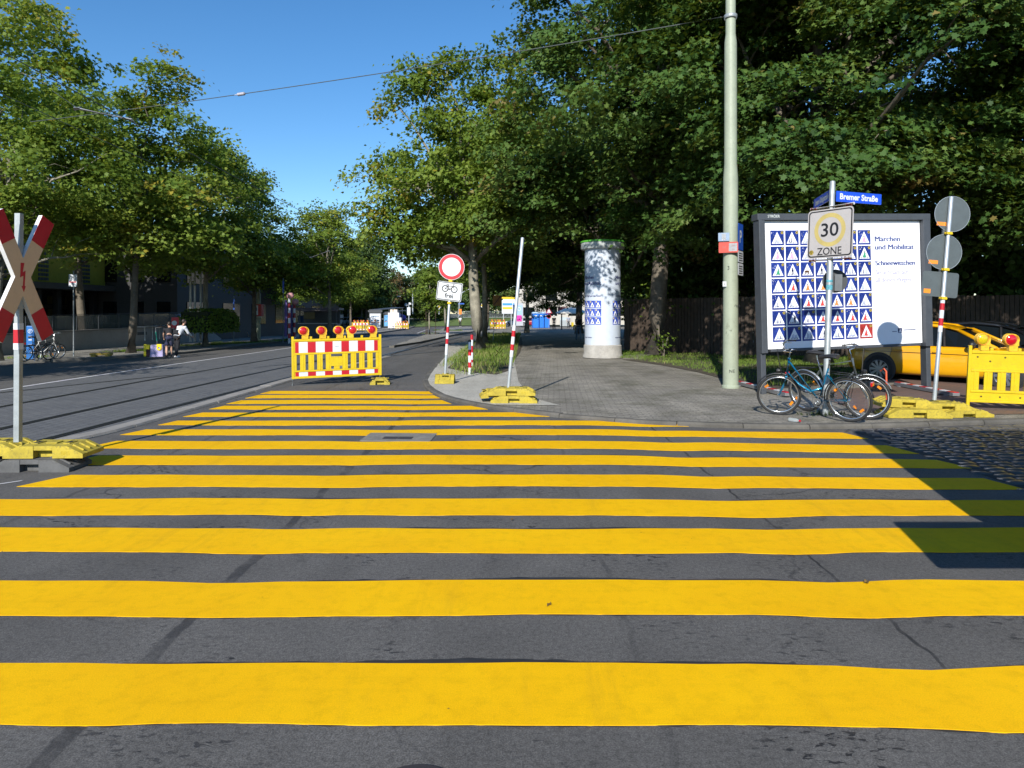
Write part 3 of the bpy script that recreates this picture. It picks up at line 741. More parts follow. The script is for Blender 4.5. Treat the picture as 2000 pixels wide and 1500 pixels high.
# the leaning tree on the verge
mid = make_tree('plane_tree', 'leaning plane tree on the grass verge beside the red and white bollards', (-1.38, 30.2, .04), GP,
   [((-.6,0,7.6),(3.4,3.2,3.9)), ((-3.0,.3,5.9),(2.1,2.3,2.3)), ((1.3,-.2,6.6),(2.4,2.6,3.3)), ((-2.6,0,9.2),(1.9,2.0,1.7)), ((.6,-.2,10.7),(1.6,1.6,1.6)), ((-3.5,0,5.0),(1.3,1.5,1.2)), ((-.4,.3,5.0),(2.6,2.5,1.1))], 840, 40, .165, plane_leaf, plane_bark, 8.0, .27, 23, (-.9,.2), 20, lo=.3, boughs=105, BR=.85); mid.scale = (1.0,1.02,1.13)
again(pt3, (-1.45, 37.0, -.0), 2.6, 'straight dark trunked plane tree behind the leaning one', GP, (1.1,1.1,1.15))
again(pt2, (-2.0, 52.0, -.15), .4, 'pale trunked tree farther along the grass verge', GP, (1.05,1.05,.95))
again(pt3, (1.4, 66.0, -.25), 1.9, 'plane tree at the far end of the path', GP, (1.3,1.3,1.25))
# young staked trees on the island
def young(px, py, label, s, stakes):
    p = onground(px, py)
    t = make_tree('young_tree', label, p, 'young trees on the island', [((0,0,3.9*s),(1.5*s,1.5*s,1.9*s)), ((.3,.2,2.7*s),(1.2*s,1.2*s,.8*s))], 110, 22, .2, plane_leaf, plane_bark, 4.6*s, .075*s, int(px), (0,0), 8, spread=.45)
    if stakes:
        for a in (0, 2.1, 4.2):
            mb = MB(); mb.cyl((.5*cos(a), .5*sin(a), 0), (.5*cos(a), .5*sin(a), 2.1), .045, n=8); mb.build('stake', wood, t)
young(839, 654, 'young staked tree on the island left of the no entry sign', 1.0, True)
young(870, 646.5, 'pale trunked young tree behind the no entry pole', 1.75, False)
# tall maples over the fence
GM = 'tall maples along the path'
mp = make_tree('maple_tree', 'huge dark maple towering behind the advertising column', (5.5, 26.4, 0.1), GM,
   [((-1.2,-1.0,10.3),(5.0,4.6,5.2)), ((2.6,-1.5,9.0),(4.6,4.5,4.9)), ((-.6,-.2,14.2),(4.6,4.6,3.8)), ((.9,-2.6,7.4),(4.6,3.2,2.1)), ((.8,2.6,4.7),(5.0,2.4,2.2)), ((-3.5,-6.0,6.9),(2.2,2.0,1.2)), ((-3.8,-10.0,7.0),(1.5,1.9,1.1)), ((-2.6,-8.4,7.2),(1.6,2.0,1.1)), ((-3.0,1.6,6.2),(2.9,2.4,1.7)), ((2.5,1.2,14.5),(4.0,4.0,3.6))], 1600, 66, .160, maple_leaf, bark, 12.5, .36, 31, (.2,0), 22, spread=.55, flat=.34, lo=.5, boughs=125, BR=1.2, bflat=.62)  # low boughs reaching out over the path are added to shade the advertising column
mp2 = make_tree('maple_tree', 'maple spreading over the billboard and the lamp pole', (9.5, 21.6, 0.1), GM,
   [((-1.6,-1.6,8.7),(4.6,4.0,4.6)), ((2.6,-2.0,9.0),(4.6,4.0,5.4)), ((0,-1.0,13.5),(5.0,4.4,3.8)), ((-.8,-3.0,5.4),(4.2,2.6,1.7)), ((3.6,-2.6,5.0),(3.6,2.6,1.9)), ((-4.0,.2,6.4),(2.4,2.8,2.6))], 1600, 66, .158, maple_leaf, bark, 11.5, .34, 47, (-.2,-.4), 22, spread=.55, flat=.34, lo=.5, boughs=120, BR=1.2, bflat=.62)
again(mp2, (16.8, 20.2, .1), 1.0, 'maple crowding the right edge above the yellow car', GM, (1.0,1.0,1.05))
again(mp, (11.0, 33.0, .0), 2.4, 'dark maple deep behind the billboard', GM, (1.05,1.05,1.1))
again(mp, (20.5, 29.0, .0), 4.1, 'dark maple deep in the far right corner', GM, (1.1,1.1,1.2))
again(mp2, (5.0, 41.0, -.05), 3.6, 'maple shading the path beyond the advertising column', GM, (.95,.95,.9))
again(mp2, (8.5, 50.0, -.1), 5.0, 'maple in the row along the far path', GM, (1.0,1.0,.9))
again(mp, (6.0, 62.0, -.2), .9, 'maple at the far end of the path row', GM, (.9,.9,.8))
# thickets behind the fence
def thicket(name, label, loc, blobs, ncl, size, mat, seed, group=None, per=26, cat='bush'):
    t = thing(name, label, cat, loc, group=group)
    o, C = crown(t, blobs, ncl, per, size, mat, seed, OVAL, .4, .6, .45, .03, name='foliage')
    mb = MB(); rr = random.Random(seed)
    for k in range(9):
        e = Vector(C[rr.randrange(len(C))]); mb.tube([(e.x*.15, e.y*.15, -.05), (e.x*.5, e.y*.5, e.z*.55), e], [.03, .022, .008], 5)
    mb.build('stem', bark, t, smooth=True); return t
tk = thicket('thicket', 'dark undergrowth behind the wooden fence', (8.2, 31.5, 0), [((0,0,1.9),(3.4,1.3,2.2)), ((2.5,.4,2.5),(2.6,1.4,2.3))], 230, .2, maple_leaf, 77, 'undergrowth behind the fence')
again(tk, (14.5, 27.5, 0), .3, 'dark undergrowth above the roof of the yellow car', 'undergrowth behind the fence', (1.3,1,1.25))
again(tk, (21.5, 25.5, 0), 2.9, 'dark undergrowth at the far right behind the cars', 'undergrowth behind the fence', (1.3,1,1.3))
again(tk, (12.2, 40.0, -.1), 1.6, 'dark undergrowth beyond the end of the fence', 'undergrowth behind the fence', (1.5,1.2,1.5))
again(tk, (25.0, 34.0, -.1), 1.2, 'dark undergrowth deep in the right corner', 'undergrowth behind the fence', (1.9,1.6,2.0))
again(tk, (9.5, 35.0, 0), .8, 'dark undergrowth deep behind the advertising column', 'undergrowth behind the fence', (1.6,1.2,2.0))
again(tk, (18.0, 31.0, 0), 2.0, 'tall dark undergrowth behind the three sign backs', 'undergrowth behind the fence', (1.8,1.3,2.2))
thicket('sapling', 'small leafy sapling lit by the sun at the fence', (5.55, 25.6, .1), [((0,0,.42),(.3,.25,.35))], 14, .11, hedge_leaf, 91, per=7)
thicket('maple_shoot', 'leafy shoot high against the dark fence beside the column', (5.75, 27.4, .05), [((0,0,2.6),(.5,.3,.4)), ((.1,0,1.9),(.3,.2,.3))], 12, .15, hedge_leaf, 92, per=6)

# far tree line
GF = 'trees beyond the square'
ft = make_tree('far_tree', 'dark green tree closing the view left of the brown one', (-44, 150, .2), GF, [((0,0,8.5),(6.5,6,5.5)), ((3,-1,5.0),(5,4,3)), ((-3.5,-1,5.0),(5,4,3)), ((0,0,12.5),(4,4,3.2))], 420, 26, .55, far_leaf, bark, 10, .4, 61, nl=8, spread=1.3, shape=OVAL)
fb = make_tree('far_tree', 'rust brown tree under the gap of blue sky', (-24.6, 148, .2), GF, [((0,0,6.5),(4.6,4.5,4.0)), ((2,-1,4.2),(4,4,2.6)), ((-2,-1,4.0),(4,3.5,2.6))], 300, 26, .5, brown_leaf, bark, 8, .3, 67, nl=8, spread=1.1, shape=OVAL)
FT = [(-33,140,1.0,.8,'far tree between the brown one and the plane trees'), (-17.5,139,.75,2.2,'dark round tree right of the brown one'), (-8,150,.9,1.2,'far tree behind the no entry sign'),
      (0,146,.85,4.1,'far tree behind the leaning plane tree'), (8,160,.8,3.3,'far tree behind the bare sign pole'), (-56,140,1.1,5.5,'far tree behind the tram stop'), (-70,150,1.2,1.9,'tall far tree at the end of the street'),
      (17,150,1.0,2.8,'far tree at the end of the shaded path'), (-88,140,1.2,.3,'far tree showing through the plane trees'), (28,120,1.1,.6,'far tree behind the market parasol'), (-16,172,.95,3.0,'pale far tree peeping over the brown one')]
again(ft, (-26.0, 124, -.6), 2.6, 'far tree filling the gap above the tram shelters', GF, (.72,.72,1.12))
again(ft, (-33.5, 122, -.6), .4, 'far tree behind the trunks left of the tram shelters', GF, (.8,.8,1.05))
for x, y, s, rz, lab in FT: again(ft, (x, y, gz(x, y)+.2), rz, lab, GF, s)

# hedges
def hedge(name, label, loc, size, n, leaf, mat, seed, rz=0.0, round_=.0):
    t = thing(name, label, 'hedge', loc, rz)
    rng = np.random.default_rng(seed); L, D, H = size
    face = rng.choice(4, n, p=[.42,.38,.1,.1]); a = rng.uniform(-.5, .5, n); b = rng.uniform(0, 1, n); j = rng.normal(0, .03, n)
    pos = np.zeros((n,3)); nr = np.zeros((n,3))
    pos[:,0] = np.where(face < 2, a*L, np.where(face == 2, -.5*L, .5*L)+j); pos[:,1] = np.where(face == 0, -.5*D+j, np.where(face == 1, rng.uniform(-.5, .5, n)*D, rng.uniform(-.5, .5, n)*D))
    pos[:,2] = np.where(face == 1, H+j, b*H)
    if round_: pos[:,2] *= (1-round_*(2*np.abs(pos[:,0]/L))**3)
    nr[:,1] = np.where(face == 0, -1, 0); nr[:,2] = np.where(face == 1, 1, .25); nr[:,0] = np.where(face == 2, -1, np.where(face == 3, 1, 0))
    nr += rng.normal(size=(n,3))*.5
    leaves('foliage', pos, nr, leaf, rng.normal(.45, .2, n), mat, OVAL, rng, t)
    mb = MB(); mb.box((0,0,H*.46), (L*.9, D*.8, H*.86)); mb.build('branches', M('hedge_twigs', (.02,.028,.01), .95), t)
    return t
# ------------------------------------------------------------------ street furniture of the road works
X, Y_, Z = Vector((1,0,0)), Vector((0,1,0)), Vector((0,0,1))
def foot_plate(label, loc, rz, m, group, letters='B.R.S', L=.84, D=.42, H=.13, roll=0, txt=True):
    """heavy slab of recycled plastic with sloped ends, a hand hole and grooves"""
    t = thing('foot_plate', label, 'foot plate', loc, rz, group, roll=roll)
    a = L/2; sl = .17; e = .045
    prof = [(-a,0),(a,0),(a,e),(a-sl,H),(-a+sl,H),(-a,e)]
    mb = MB(); y0, y1 = -D/2, D/2
    mb.prism(prof, (0,y0+.09,0), X, Z, D-.18)                       # core
    for s in (-1, 1):                                               # front and back cheeks with the hand hole between them
        yf = y0 if s < 0 else y1-.09
        mb.prism([(-a,.0),(-.10,.0),(-.10,H),(-a+sl,H),(-a,e)], (0,yf,0), X, Z, .089)
        mb.prism([(.10,0),(a,0),(a,e),(a-sl,H),(.10,H)], (0,yf,0), X, Z, .089)
        mb.box((0, yf+.045, H-.024), (.198, .085, .048))
    for s in (-1, 1):
        for q in (-.12, 0, .12):
            mb.box((s*(a-sl*.55), q, (H+e)/2+.012), (.13, .022, .02), R=Matrix.Rotation(s*atan2(H-e, sl), 3, 'Y'))
    for x in (-.17, .17): mb.box((x, 0, H+.004), (.075, .16, .012))
    mb.box((0, 0, H+.006), (.12, .12, .016))
    body = mb.build('slab', m, t, bevel=.008)
    for x in (-.17, .17):
        hole = MB(); hole.rect((x,0,H+.0115), X, Y_, -.026, -.05, .026, .05, .004); hole.build('post_socket', black_film, t)
    if txt:
        tx = MB(); tx.text(letters, (.24 if not roll else .22, y0-.002, .035), X, Z, .06, 'c', bold=.01)
        tx.build('lettering', M('worn_lettering', tuple(c*.55 for c in ((.72,.53,.02) if m is yellow_foot else (.2,.2,.2))), .8), t)
    return t
GFP = 'foot plates of the temporary signs'
def banded_post(parent, h, r, bands, base=None, sq=False, nm='post', mats=None):
    """post along local z with red/white film between the given heights"""
    mb = MB()
    mb.lathe([(r,-.07),(r,h),(r*.85,h+.006)], n=20) if not sq else mb.box((0,0,h/2), (2*r,2*r,h))
    p = mb.build(nm, base or alu, parent, smooth=not sq, bevel=.004 if sq else 0)
    for i, (z0, z1, m) in enumerate(bands):
        b = MB()
        if sq: b.box((0,0,(z0+z1)/2), (2*r+.004,2*r+.004,z1-z0))
        else: b.lathe([(r+.0022,z0),(r+.0022,z1)], n=20, caps=False)
        b.build('band', m, p, smooth=not sq)
    return p
# --- crossbuck at the tram line
foot_plate('yellow foot plate carrying the red and white crossbuck', (-5.03, 7.66, .136), radians(2), yellow_foot, GFP, 'BRS')
foot_plate('dark grey foot plate under the yellow one of the crossbuck', (-5.13, 7.60, .0), radians(1), grey_foot, GFP, txt=False)
foot_plate('yellow foot plate half cut by the left edge of the photo', (-5.80, 7.76, .138), radians(3), yellow_foot, GFP, txt=False)
foot_plate('grey foot plate at the left edge of the photo, under a yellow one', (-5.96, 7.70, .005), radians(1), grey_foot, GFP, txt=False)
t = thing('crossbuck', 'red ended crossbuck with a red flash on a banded metal post', 'railway sign', (-5.45, 7.68, .27), roll=radians(.3))
mb = MB(); mb.box((0,0,1.26), (.062,.062,2.52)); post = mb.build('post', steel, t, bevel=.004)
for z0, z1, m in ((1.02,1.09,white_film),(1.09,1.24,red_film),(1.24,1.31,white_film)):
    b = MB(); b.box((0,0,(z0+z1)/2), (.067,.067,z1-z0)); b.build('band', m, post)
fa = radians(-8); Fn = Vector((cos(fa), sin(fa), 0)); U = Z.cross(Fn)*1.0    # sign plane: U to the viewer's right when facing it
U = Vector((-Fn.y, Fn.x, 0)); C0 = Vector((0,0,1.82))+Fn*.055
th = radians(27); s_, c_ = sin(th), cos(th); wv, Lh = .093, .755
def armpts():
    pts = []
    for (dx, dy), (nx, ny) in (((s_,c_),(c_,-s_)),((s_,-c_),(-c_,-s_)),((-s_,-c_),(-c_,s_)),((-s_,c_),(c_,s_))):
        pts.append([(Lh*dx-wv*nx, Lh*dy-wv*ny), (Lh*dx+wv*nx, Lh*dy+wv*ny)])
    nt = [(wv/c_,0),(0,-wv/s_),(-wv/c_,0),(0,wv/s_)]
    out = []
    for k in range(4): out += pts[k]+[nt[k]]
    return out
tan_film = M('tan_film', (.62,.43,.27), .5, var=.06, dirt=.12)
mb = MB(); P = armpts()
area = sum(P[i][0]*P[(i+1)%12][1]-P[(i+1)%12][0]*P[i][1] for i in range(12))
if area < 0: P = P[::-1]
mb.prism(P, C0, U, Z, .05, 0, side=1); mb.build('cross_board', [tan_film, white_paint], t)
for dx, dy in ((s_,c_),(s_,-c_),(-s_,-c_),(-s_,c_)):
    nx, ny = dy, -dx; r = [(dx*a+nx*b, dy*a+ny*b) for a, b in ((Lh,wv),(Lh,-wv),(Lh*.56,-wv),(Lh*.56,wv))]
    ar = sum(r[i][0]*r[(i+1)%4][1]-r[(i+1)%4][0]*r[i][1] for i in range(4))
    mb = MB(); mb.prism(r if ar > 0 else r[::-1], C0+Fn*.003, U, Z, .0025); mb.build('red_panel', red_film, t)
mb = MB(); fl = [(.012,.155),(-.034,.155),(-.040,-.005),(.004,.018),(-.004,-.10),(-.022,-.10),(.008,-.165),(.032,-.10),(.018,-.10),(.028,.07),(-.010,.05)]
ar = sum(fl[i][0]*fl[(i+1)%11][1]-fl[(i+1)%11][0]*fl[i][1] for i in range(11))
mb.prism(fl if ar > 0 else fl[::-1], C0+Fn*.0035, U, Z, .003); mb.build('flash_symbol', red_film, t)
for z in (1.48, 2.16):
    for s in (-1, 1):
        mb = MB(); k = (z-1.82)/Lh/c_*s_*Lh
        mb.box(Vector((0,0,z))+Fn*.005+U*s*abs(k)*.5, (.03,.03,.04)) if False else mb.tube([Vector((0,0,z)), Vector((0,0,z))+Fn*.004+U*s*abs(k), Vector((0,0,z))+Fn*.02+U*s*(abs(k)+.02)], .018, 6); mb.build('clamp', alu, t)
# --- striped barriers with warning lamps
def warn_lamp(parent, x, z, lens, flip=1, fy=-1, yaw=0.0):
    """yellow lamp: battery foot, hooded round head with a lens on the fy side"""
    R = Matrix.Translation((x, 0, z)) @ Matrix.Rotation(yaw, 4, 'Z') @ Matrix.Scale(.92, 4)
    mb = MB(); mb.T = R
    mb.box((.035*flip, .0, .06), (.15, .075, .12))
    mb.box((-.035*flip, .0, .06), (.012, .079, .11), 0)
    c = Vector((-.02*flip, 0, .205))
    mb.lathe([(.102,-.045),(.110,-.04),(.110,.045),(.102,.05)], c, 28, axis=(0,fy,0))
    hood = [(cos(a)*.128, sin(a)*.128) for a in [pi*(-.12)+k*pi*.62/10 for k in range(11)]]
    mb.ring(c+Vector((.055*flip, fy*-.005, -.005)), (0,1,0), .092, .020, 16, 8, a0=0, a1=2*pi, flat=2.6)
    mb.box((.08*flip, 0, .15), (.09,.09,.11), top=.9)
    o = mb.build('warning_lamp', lamp_yellow, parent, smooth=True)
    q = MB(); q.T = R
    q.lathe([(.095,.0),(.095,.050),(.085,.062),(.055,.074),(.02,.080),(0,.081)], c, 28, axis=(0,fy,0)); q.build('lens', lens, o, smooth=True)
    q = MB(); q.T = R; q.lathe([(.095,.046),(.105,.052),(.103,.058),(.095,.056)], c, 28, axis=(0,fy,0), caps=False); q.build('lens_ring', M('orange_plastic', (.75,.24,.03), .4), o, smooth=True)
    q = MB(); q.T = R; q.text('BEGE', (.055*flip, -.0385, .05), X, Z, .026, mi=0); q.build('type_plate', M('lamp_print', (.35,.22,.02), .6), o)
lamp_yellow = M('lamp_yellow', (.80,.47,.03), .42, var=.1, dirt=.25)
def px_(u): return (u-440)/1110*2.10
def pz_(v): return .13+(890-v)/485*.92
def barrier(label, loc, rz, roll=0.0, tilt=0.0):
    t = thing('barrier', label, 'barrier', loc, rz, roll=roll, tilt=tilt); y = 0
    mb = MB(); D = .045
    bx = lambda u0, u1, v0, v1, d=D, yy=0: mb.box(((px_(u0)+px_(u1))/2, yy, (pz_(v0)+pz_(v1))/2), (px_(u1)-px_(u0), d, pz_(v0)-pz_(v1)))
    bx(440,468,892,372,.05); bx(1520,1550,892,366,.05)
    bx(468.5,1519.5,432,405,.052); bx(468.5,1519.5,597,574,.050); bx(468.5,1519.5,808,789,.050); bx(468.5,1519.5,889,862,.050)
    bx(468.5,1519.5,573.5,432.5,.026); bx(468.5,1519.5,861.5,808.5,.026)
    for a, b in ((469,500),(540,605),(640,708),(745,812),(850,915),(1055,1122),(1160,1228),(1265,1332),(1370,1438),(1478,1519)):
        bx(a,b,788.5,597.5,.034); m_ = (a+b)/2; bx(m_-9,m_+9,788,598,.042)
    bx(915.5,1054.5,745,632,.034); bx(915.5,1054.5,640,630.5,.044); bx(950,1020,788,745.5,.034); bx(915.5,1054.5,750,741,.046)
    for u in (672,882,1088,1302): bx(u-14,u+14,404.5,374,.04)
    for u in (575,785,990,1195,1410): bx(u-10,u+10,404.5,392,.03)
    mb.build('frame', yellow_plastic, t, bevel=.005)
    for nm, v0, v1 in (('upper', 573, 440), ('lower', 861, 811)):
        st = MB()
        ed = [482,525,632,729,837,935,1042,1138,1248,1346,1456,1504]
        for i in range(11):
            st.rect((0,-.0165,0), X, Z, px_(ed[i]), pz_(v0), px_(ed[i+1]), pz_(v1), .003, i % 2)
        o = st.build('reflective_strip', [red_film, white_film], t)
        if nm == 'upper':
            q = MB(); q.text('RSA 02', (px_(988), -.0172, pz_(512)), X, Z, .026); q.build('lettering', black_film, o)
    for fx in (449, 1530):
        q = MB(); q.cyl((px_(fx),0,-.02),(px_(fx),0,.14),.02,n=12); q.build('foot_tube', steel, t, smooth=True)
    for u, f, yw in ((575,1,.12),(790,1,.15),(998,1,.12),(1185,-1,-.10),(1422,1,.08)): warn_lamp(t, px_(u)+(.02 if f > 0 else -.02), pz_(402), red_lens, f, -1, yw)
    return t
bl = G(570,753); br = G(747,746)
barrier('yellow barrier with red and white strips and five red lamps', (bl.x+.0, bl.y, .02), atan2(br.y-bl.y, br.x-bl.x), roll=radians(-.6))
foot_plate('yellow foot block under the right end of the striped barrier', (G(741,751).x, G(741,751).y+.1, 0), radians(8), yellow_foot, GFP, txt=False, L=.46, D=.40, H=.14)
def plain_barrier(label, loc, rz, tilt=0.0, roll=0.0):
    t = thing('barrier', label, 'barrier', loc, rz, tilt=tilt, roll=roll); W_ = 2.1
    mb = MB(); B = lambda x0, x1, z0, z1, d: mb.box(((x0+x1)/2,0,(z0+z1)/2),(x1-x0,d,z1-z0))
    B(0,.05,.02,1.06,.05); B(W_-.05,W_,.02,1.06,.05)
    B(.0505,W_-.0505,.93,.98,.052); B(.0505,W_-.0505,.62,.66,.05); B(.0505,W_-.0505,.27,.31,.05); B(.0505,W_-.0505,.10,.14,.05)
    B(.0505,W_-.0505,.6605,.9295,.022); B(.0505,W_-.0505,.1405,.2695,.022)
    x = .051
    while x < W_-.1:
        B(x,min(x+.125,W_-.051),.3105,.6195,.03); B(x+.045,x+.08,.311,.619,.042); x += .2
    for x in (.32,.73,1.15,1.55): B(x,x+.05,.9805,1.03,.04)
    mb.build('frame', yellow_plastic, t, bevel=.005)
    h = MB()
    for x, z in ((.14,.87),(.33,.80),(.55,.87),(.86,.80),(1.1,.87),(.22,.2),(.5,.2),(.8,.2),(1.1,.2),(1.45,.8),(1.7,.87)): h.disc((x,-.0115,z), X, Z, .017, .004, n=12)
    h.build('rivet_holes', M('hole_dark', (.10,.075,.003), .7), t)
    warn_lamp(t, .20, .985, yellow_lens, 1, -1, .25); warn_lamp(t, .62, .985, red_lens, 1, -1, .18)
    for fx in (.025, W_-.025):
        q = MB(); q.cyl((fx,0,-.03),(fx,0,.05),.02,n=12); q.build('foot_tube', steel, t, smooth=True)
    return t
p = G(1886,798,.065)
plain_barrier('plain yellow barrier with one yellow and one red lamp at the right edge', (p.x, p.y, .085), radians(-13), tilt=radians(4), roll=radians(1.0))

# --- no entry sign with the bicycle plate
def round_sign(parent, o, r, u=X, v=Z, front=None, ring=True, nm='sign_disc'):
    w_ = u.cross(v); mb = MB(); mb.disc(o, u, v, r, .004, 0, 48, side=1)
    s = mb.build(nm, [front or white_film, sign_back], parent)
    if ring:
        q = MB(); q.disc(Vector(o)+w_*.0015, u, v, r*.97, 0, 0, 48, r0=r*.72); q.build('red_ring', red_film, s)
    return s
pb = G(869,744,.12)
foot_plate('yellow foot block holding the no entry sign', (pb.x, pb.y+.05, .07), radians(90), yellow_foot, GFP, txt=False, L=.46, D=.44, H=.2)
t = thing('no_entry_sign', 'white round sign with a red rim above a bicycle plate on a leaning post', 'traffic sign', (pb.x+.0, pb.y+.05, .30), roll=radians(3.4))
banded_post(t, 2.62, .030, [(.56,.67,white_film),(.67,.79,red_film),(.79,.93,white_film),(.93,1.07,red_film),(.42,.56,white_film)])
round_sign(t, (.005,-.036,2.45), .30)
ru = Vector((cos(radians(-3.5)),0,sin(radians(-3.5)))); rv = Vector((-ru.z,0,ru.x))
ro = Vector((-.01,-.036,1.885))
mb = MB(); mb.rect(ro, ru, rv, -.29,-.215,.29,.215,.004,0,r=.035,side=1); pl = mb.build('bicycle_plate', [white_film, sign_back], t)
q = MB(); q.rect(ro+Vector((0,-.0015,0)), ru, rv, -.280,-.205,.280,.205,.001,0,r=.028); q.build('border', black_film, pl)
q = MB(); q.rect(ro+Vector((0,-.003,0)), ru, rv, -.262,-.187,.262,.187,.001,0,r=.022); q.build('face', white_film, pl)
q = MB(); bo = ro+Vector((0,-.006,0)); bp_ = lambda x, z: bo+ru*x+rv*z
for cx in (-.105,.105): q.ring(bp_(cx,.055), (0,-1,0), .068, .0105, 28, 6)
L_ = [(-.105,.055),(-.045,.135),(.075,.135),(.0,.055)]
for a, b in ((L_[0],(-.05,.12)),((-.05,.12),(.078,.12)),((.078,.12),(.0,.045)),((.0,.045),(-.105,.055)),((.0,.045),(-.055,.15)),((.105,.055),(.065,.165)),((.065,.165),(.1,.17)),((-.085,.15),(-.03,.15))):
    q.cyl(bp_(*a), bp_(*b), .0095, n=6)
q.build('bicycle_symbol', black_film, pl)
q = MB(); q.text('frei', bo+ru*0+rv*-.15, ru, rv, .15, mi=0, bold=.022); q.build('lettering', black_film, pl)
for z in (2.13, 1.62):
    q = MB(); q.box((0,-.005,z),(.085,.09,.05)); q.cyl((-.045,0,z),(.06,0,z),.012,n=8); q.build('clamp', yellow_plastic, t, bevel=.006)
# --- bare leaning pole
pb = G(1000,782,.12)
foot_plate('upper yellow foot plate at the bare leaning pole', (pb.x-.0, pb.y+.22, .20), radians(-3), yellow_foot, GFP, 'B.R.S', L=.86)
foot_plate('lower yellow foot plate at the bare leaning pole', (pb.x+.04, pb.y+.2, .065), radians(-2), yellow_foot, GFP, '0 B 5', L=.84)
foot_plate('yellow foot plate sticking out left below the bare pole', (pb.x-.34, pb.y+.33, .155), radians(6), yellow_foot, GFP, txt=False, L=.5, roll=radians(-4))
t = thing('sign_pole', 'bare leaning metal pole with two red bands and no sign', 'sign pole', (pb.x-.06, pb.y+.22, .39), roll=radians(5.4))
banded_post(t, 2.68, .031, [(.50,.62,white_film),(.62,.73,red_film),(.73,.87,white_film),(.87,.98,red_film),(.98,1.08,white_film)], sq=False)
# --- bollards
def bollard(label, px, py, h, seq):
    p = G(px, py, .075); t = thing('bollard', label, 'bollard', tuple(p), group='red and white bollards on the verge')
    mb = MB(); mb.lathe([(.04,-.05),(.04,h),(.036,h+.012),(.0,h+.016)], n=18); b = mb.build('tube', M('bollard_white', (.62,.64,.66), .5), t, smooth=True)
    for z0, z1 in seq:
        q = MB(); q.lathe([(.042,z0*h),(.042,z1*h)], n=18, caps=False); q.build('red_band', red_film, t, smooth=True)
    q = MB(); q.lathe([(.043,h-.03),(.043,h+.014),(.03,h+.024),(0,h+.027)], n=18); q.build('cap', black_plastic, t, smooth=True)
bollard('nearer red and white bollard with a white top below its cap', 917.5, 731, .88, ((.20,.36),(.56,.74)) )
bollard('farther red and white bollard with a red top', 921.5, 717, 1.0, ((.0,.04),(.14,.22),(.44,.64),(.82,.985)))

# --- pole with three sign backs
pb = G(1818,808,.12)
GR = 'foot plates of the temporary signs'
foot_plate('yellow foot plate right of the bicycles, lowest of the stack', (pb.x-.22, pb.y+.12, .067), radians(-4), yellow_foot, GR, txt=False, L=.95, D=.5)
foot_plate('mossy yellow foot plate on top of the stack right of the bicycles', (pb.x-.27, pb.y+.30, .20), radians(-7), yellow_foot, GR, txt=False, L=.86, D=.46, roll=radians(2))
foot_plate('yellow foot plate directly under the three grey sign backs', (pb.x+.30, pb.y+.24, .145), radians(-2), yellow_foot, GR, 'BRS', L=.84, D=.44)
foot_plate('low yellow foot plate in front of the plain yellow barrier', (pb.x+.56, pb.y+.16, .066), radians(3), yellow_foot, GR, 'BRS', L=.8, D=.42, H=.10)
t = thing('sign_pole', 'leaning metal pole carrying three grey sign backs', 'sign pole', (.607*(pb.y+.27), pb.y+.27, .37), roll=radians(4.8))
banded_post(t, 3.18, .031, [(1.02,1.12,white_film),(1.12,1.24,red_film),(1.24,1.37,white_film),(1.37,1.48,red_film),(1.48,1.6,white_film)])
for z, dx in ((2.92,.06),(2.30,-.02)):
    mb = MB(); mb.disc((dx,.036,z), X, Z, .285, .004, 0, 48); d_ = mb.build('sign_disc', sign_back, t)
    q = MB(); q.rect((dx-.16,.035,z-.17), X, Z, -.075,-.03,.075,.03,.002); q.build('sticker', amber, d_)
    q = MB(); q.ring((dx,.034,z),(0,-1,0),.283,.004,40,6); q.build('rim', alu, d_, smooth=True)
mb = MB(); mb.rect((-.03,.036,1.78), X, Z, -.30,-.20,.28,.20,.004,0,r=.04); d_ = mb.build('sign_plate', sign_back, t)
q = MB(); q.rect((-.24,.035,1.66), X, Z, -.055,-.035,.055,.035,.002); q.build('sticker', amber, d_)
q = MB(); q.rect((-.045,.04,2.45), X, Z, -.02,-.55,.02,.45,.03); q.build('back_rail', M('rail_grey', (.10,.11,.12), .5, .3), t)
for z in (2.60, 2.02, 1.56):
    q = MB(); q.box((0,0,z),(.085,.09,.045)); q.cyl((-.06,-.0,z),(.07,0,z),.012,n=8); q.build('clamp', yellow_plastic, t, bevel=.006)

# --- traffic lane delineator tubes lying on the ground
def wheel_stop(label, a, b):
    d = Vector(b)-Vector(a); L = d.length; t = thing('wheel_stop', label, 'wheel stop', a, atan2(d.y, d.x), 'striped wheel stops on the pavement')
    mb = MB(); mb.rect((0,-.07,.0), X, Z, 0, .02, L, .085, .14); mb.box((L*.1,0,.01),(.1,.2,.02)); mb.box((L*.9,0,.01),(.1,.2,.02)); mb.build('beam', M('stop_grey', (.16,.16,.165), .7), t, bevel=.012)
    q = MB(); n = 9
    for i in range(n): q.box((L*(i+.5)/n,0,.092),(L/n,.10,.014), i % 2)
    q.build('striped_film', [red_film, white_film], t)
wheel_stop('striped wheel stop running from the lamp pole under the blue bicycle', G(1442,752,.065), G(1540,776,.065))
wheel_stop('striped wheel stop in front of the yellow car', G(1752,754,.065), G(1868,776,.065))
foot_plate('dusty yellow foot plate lying behind the grey bicycle', tuple(G(1572,722,.075)), radians(-12), yellow_foot, GR, txt=False, L=.8)
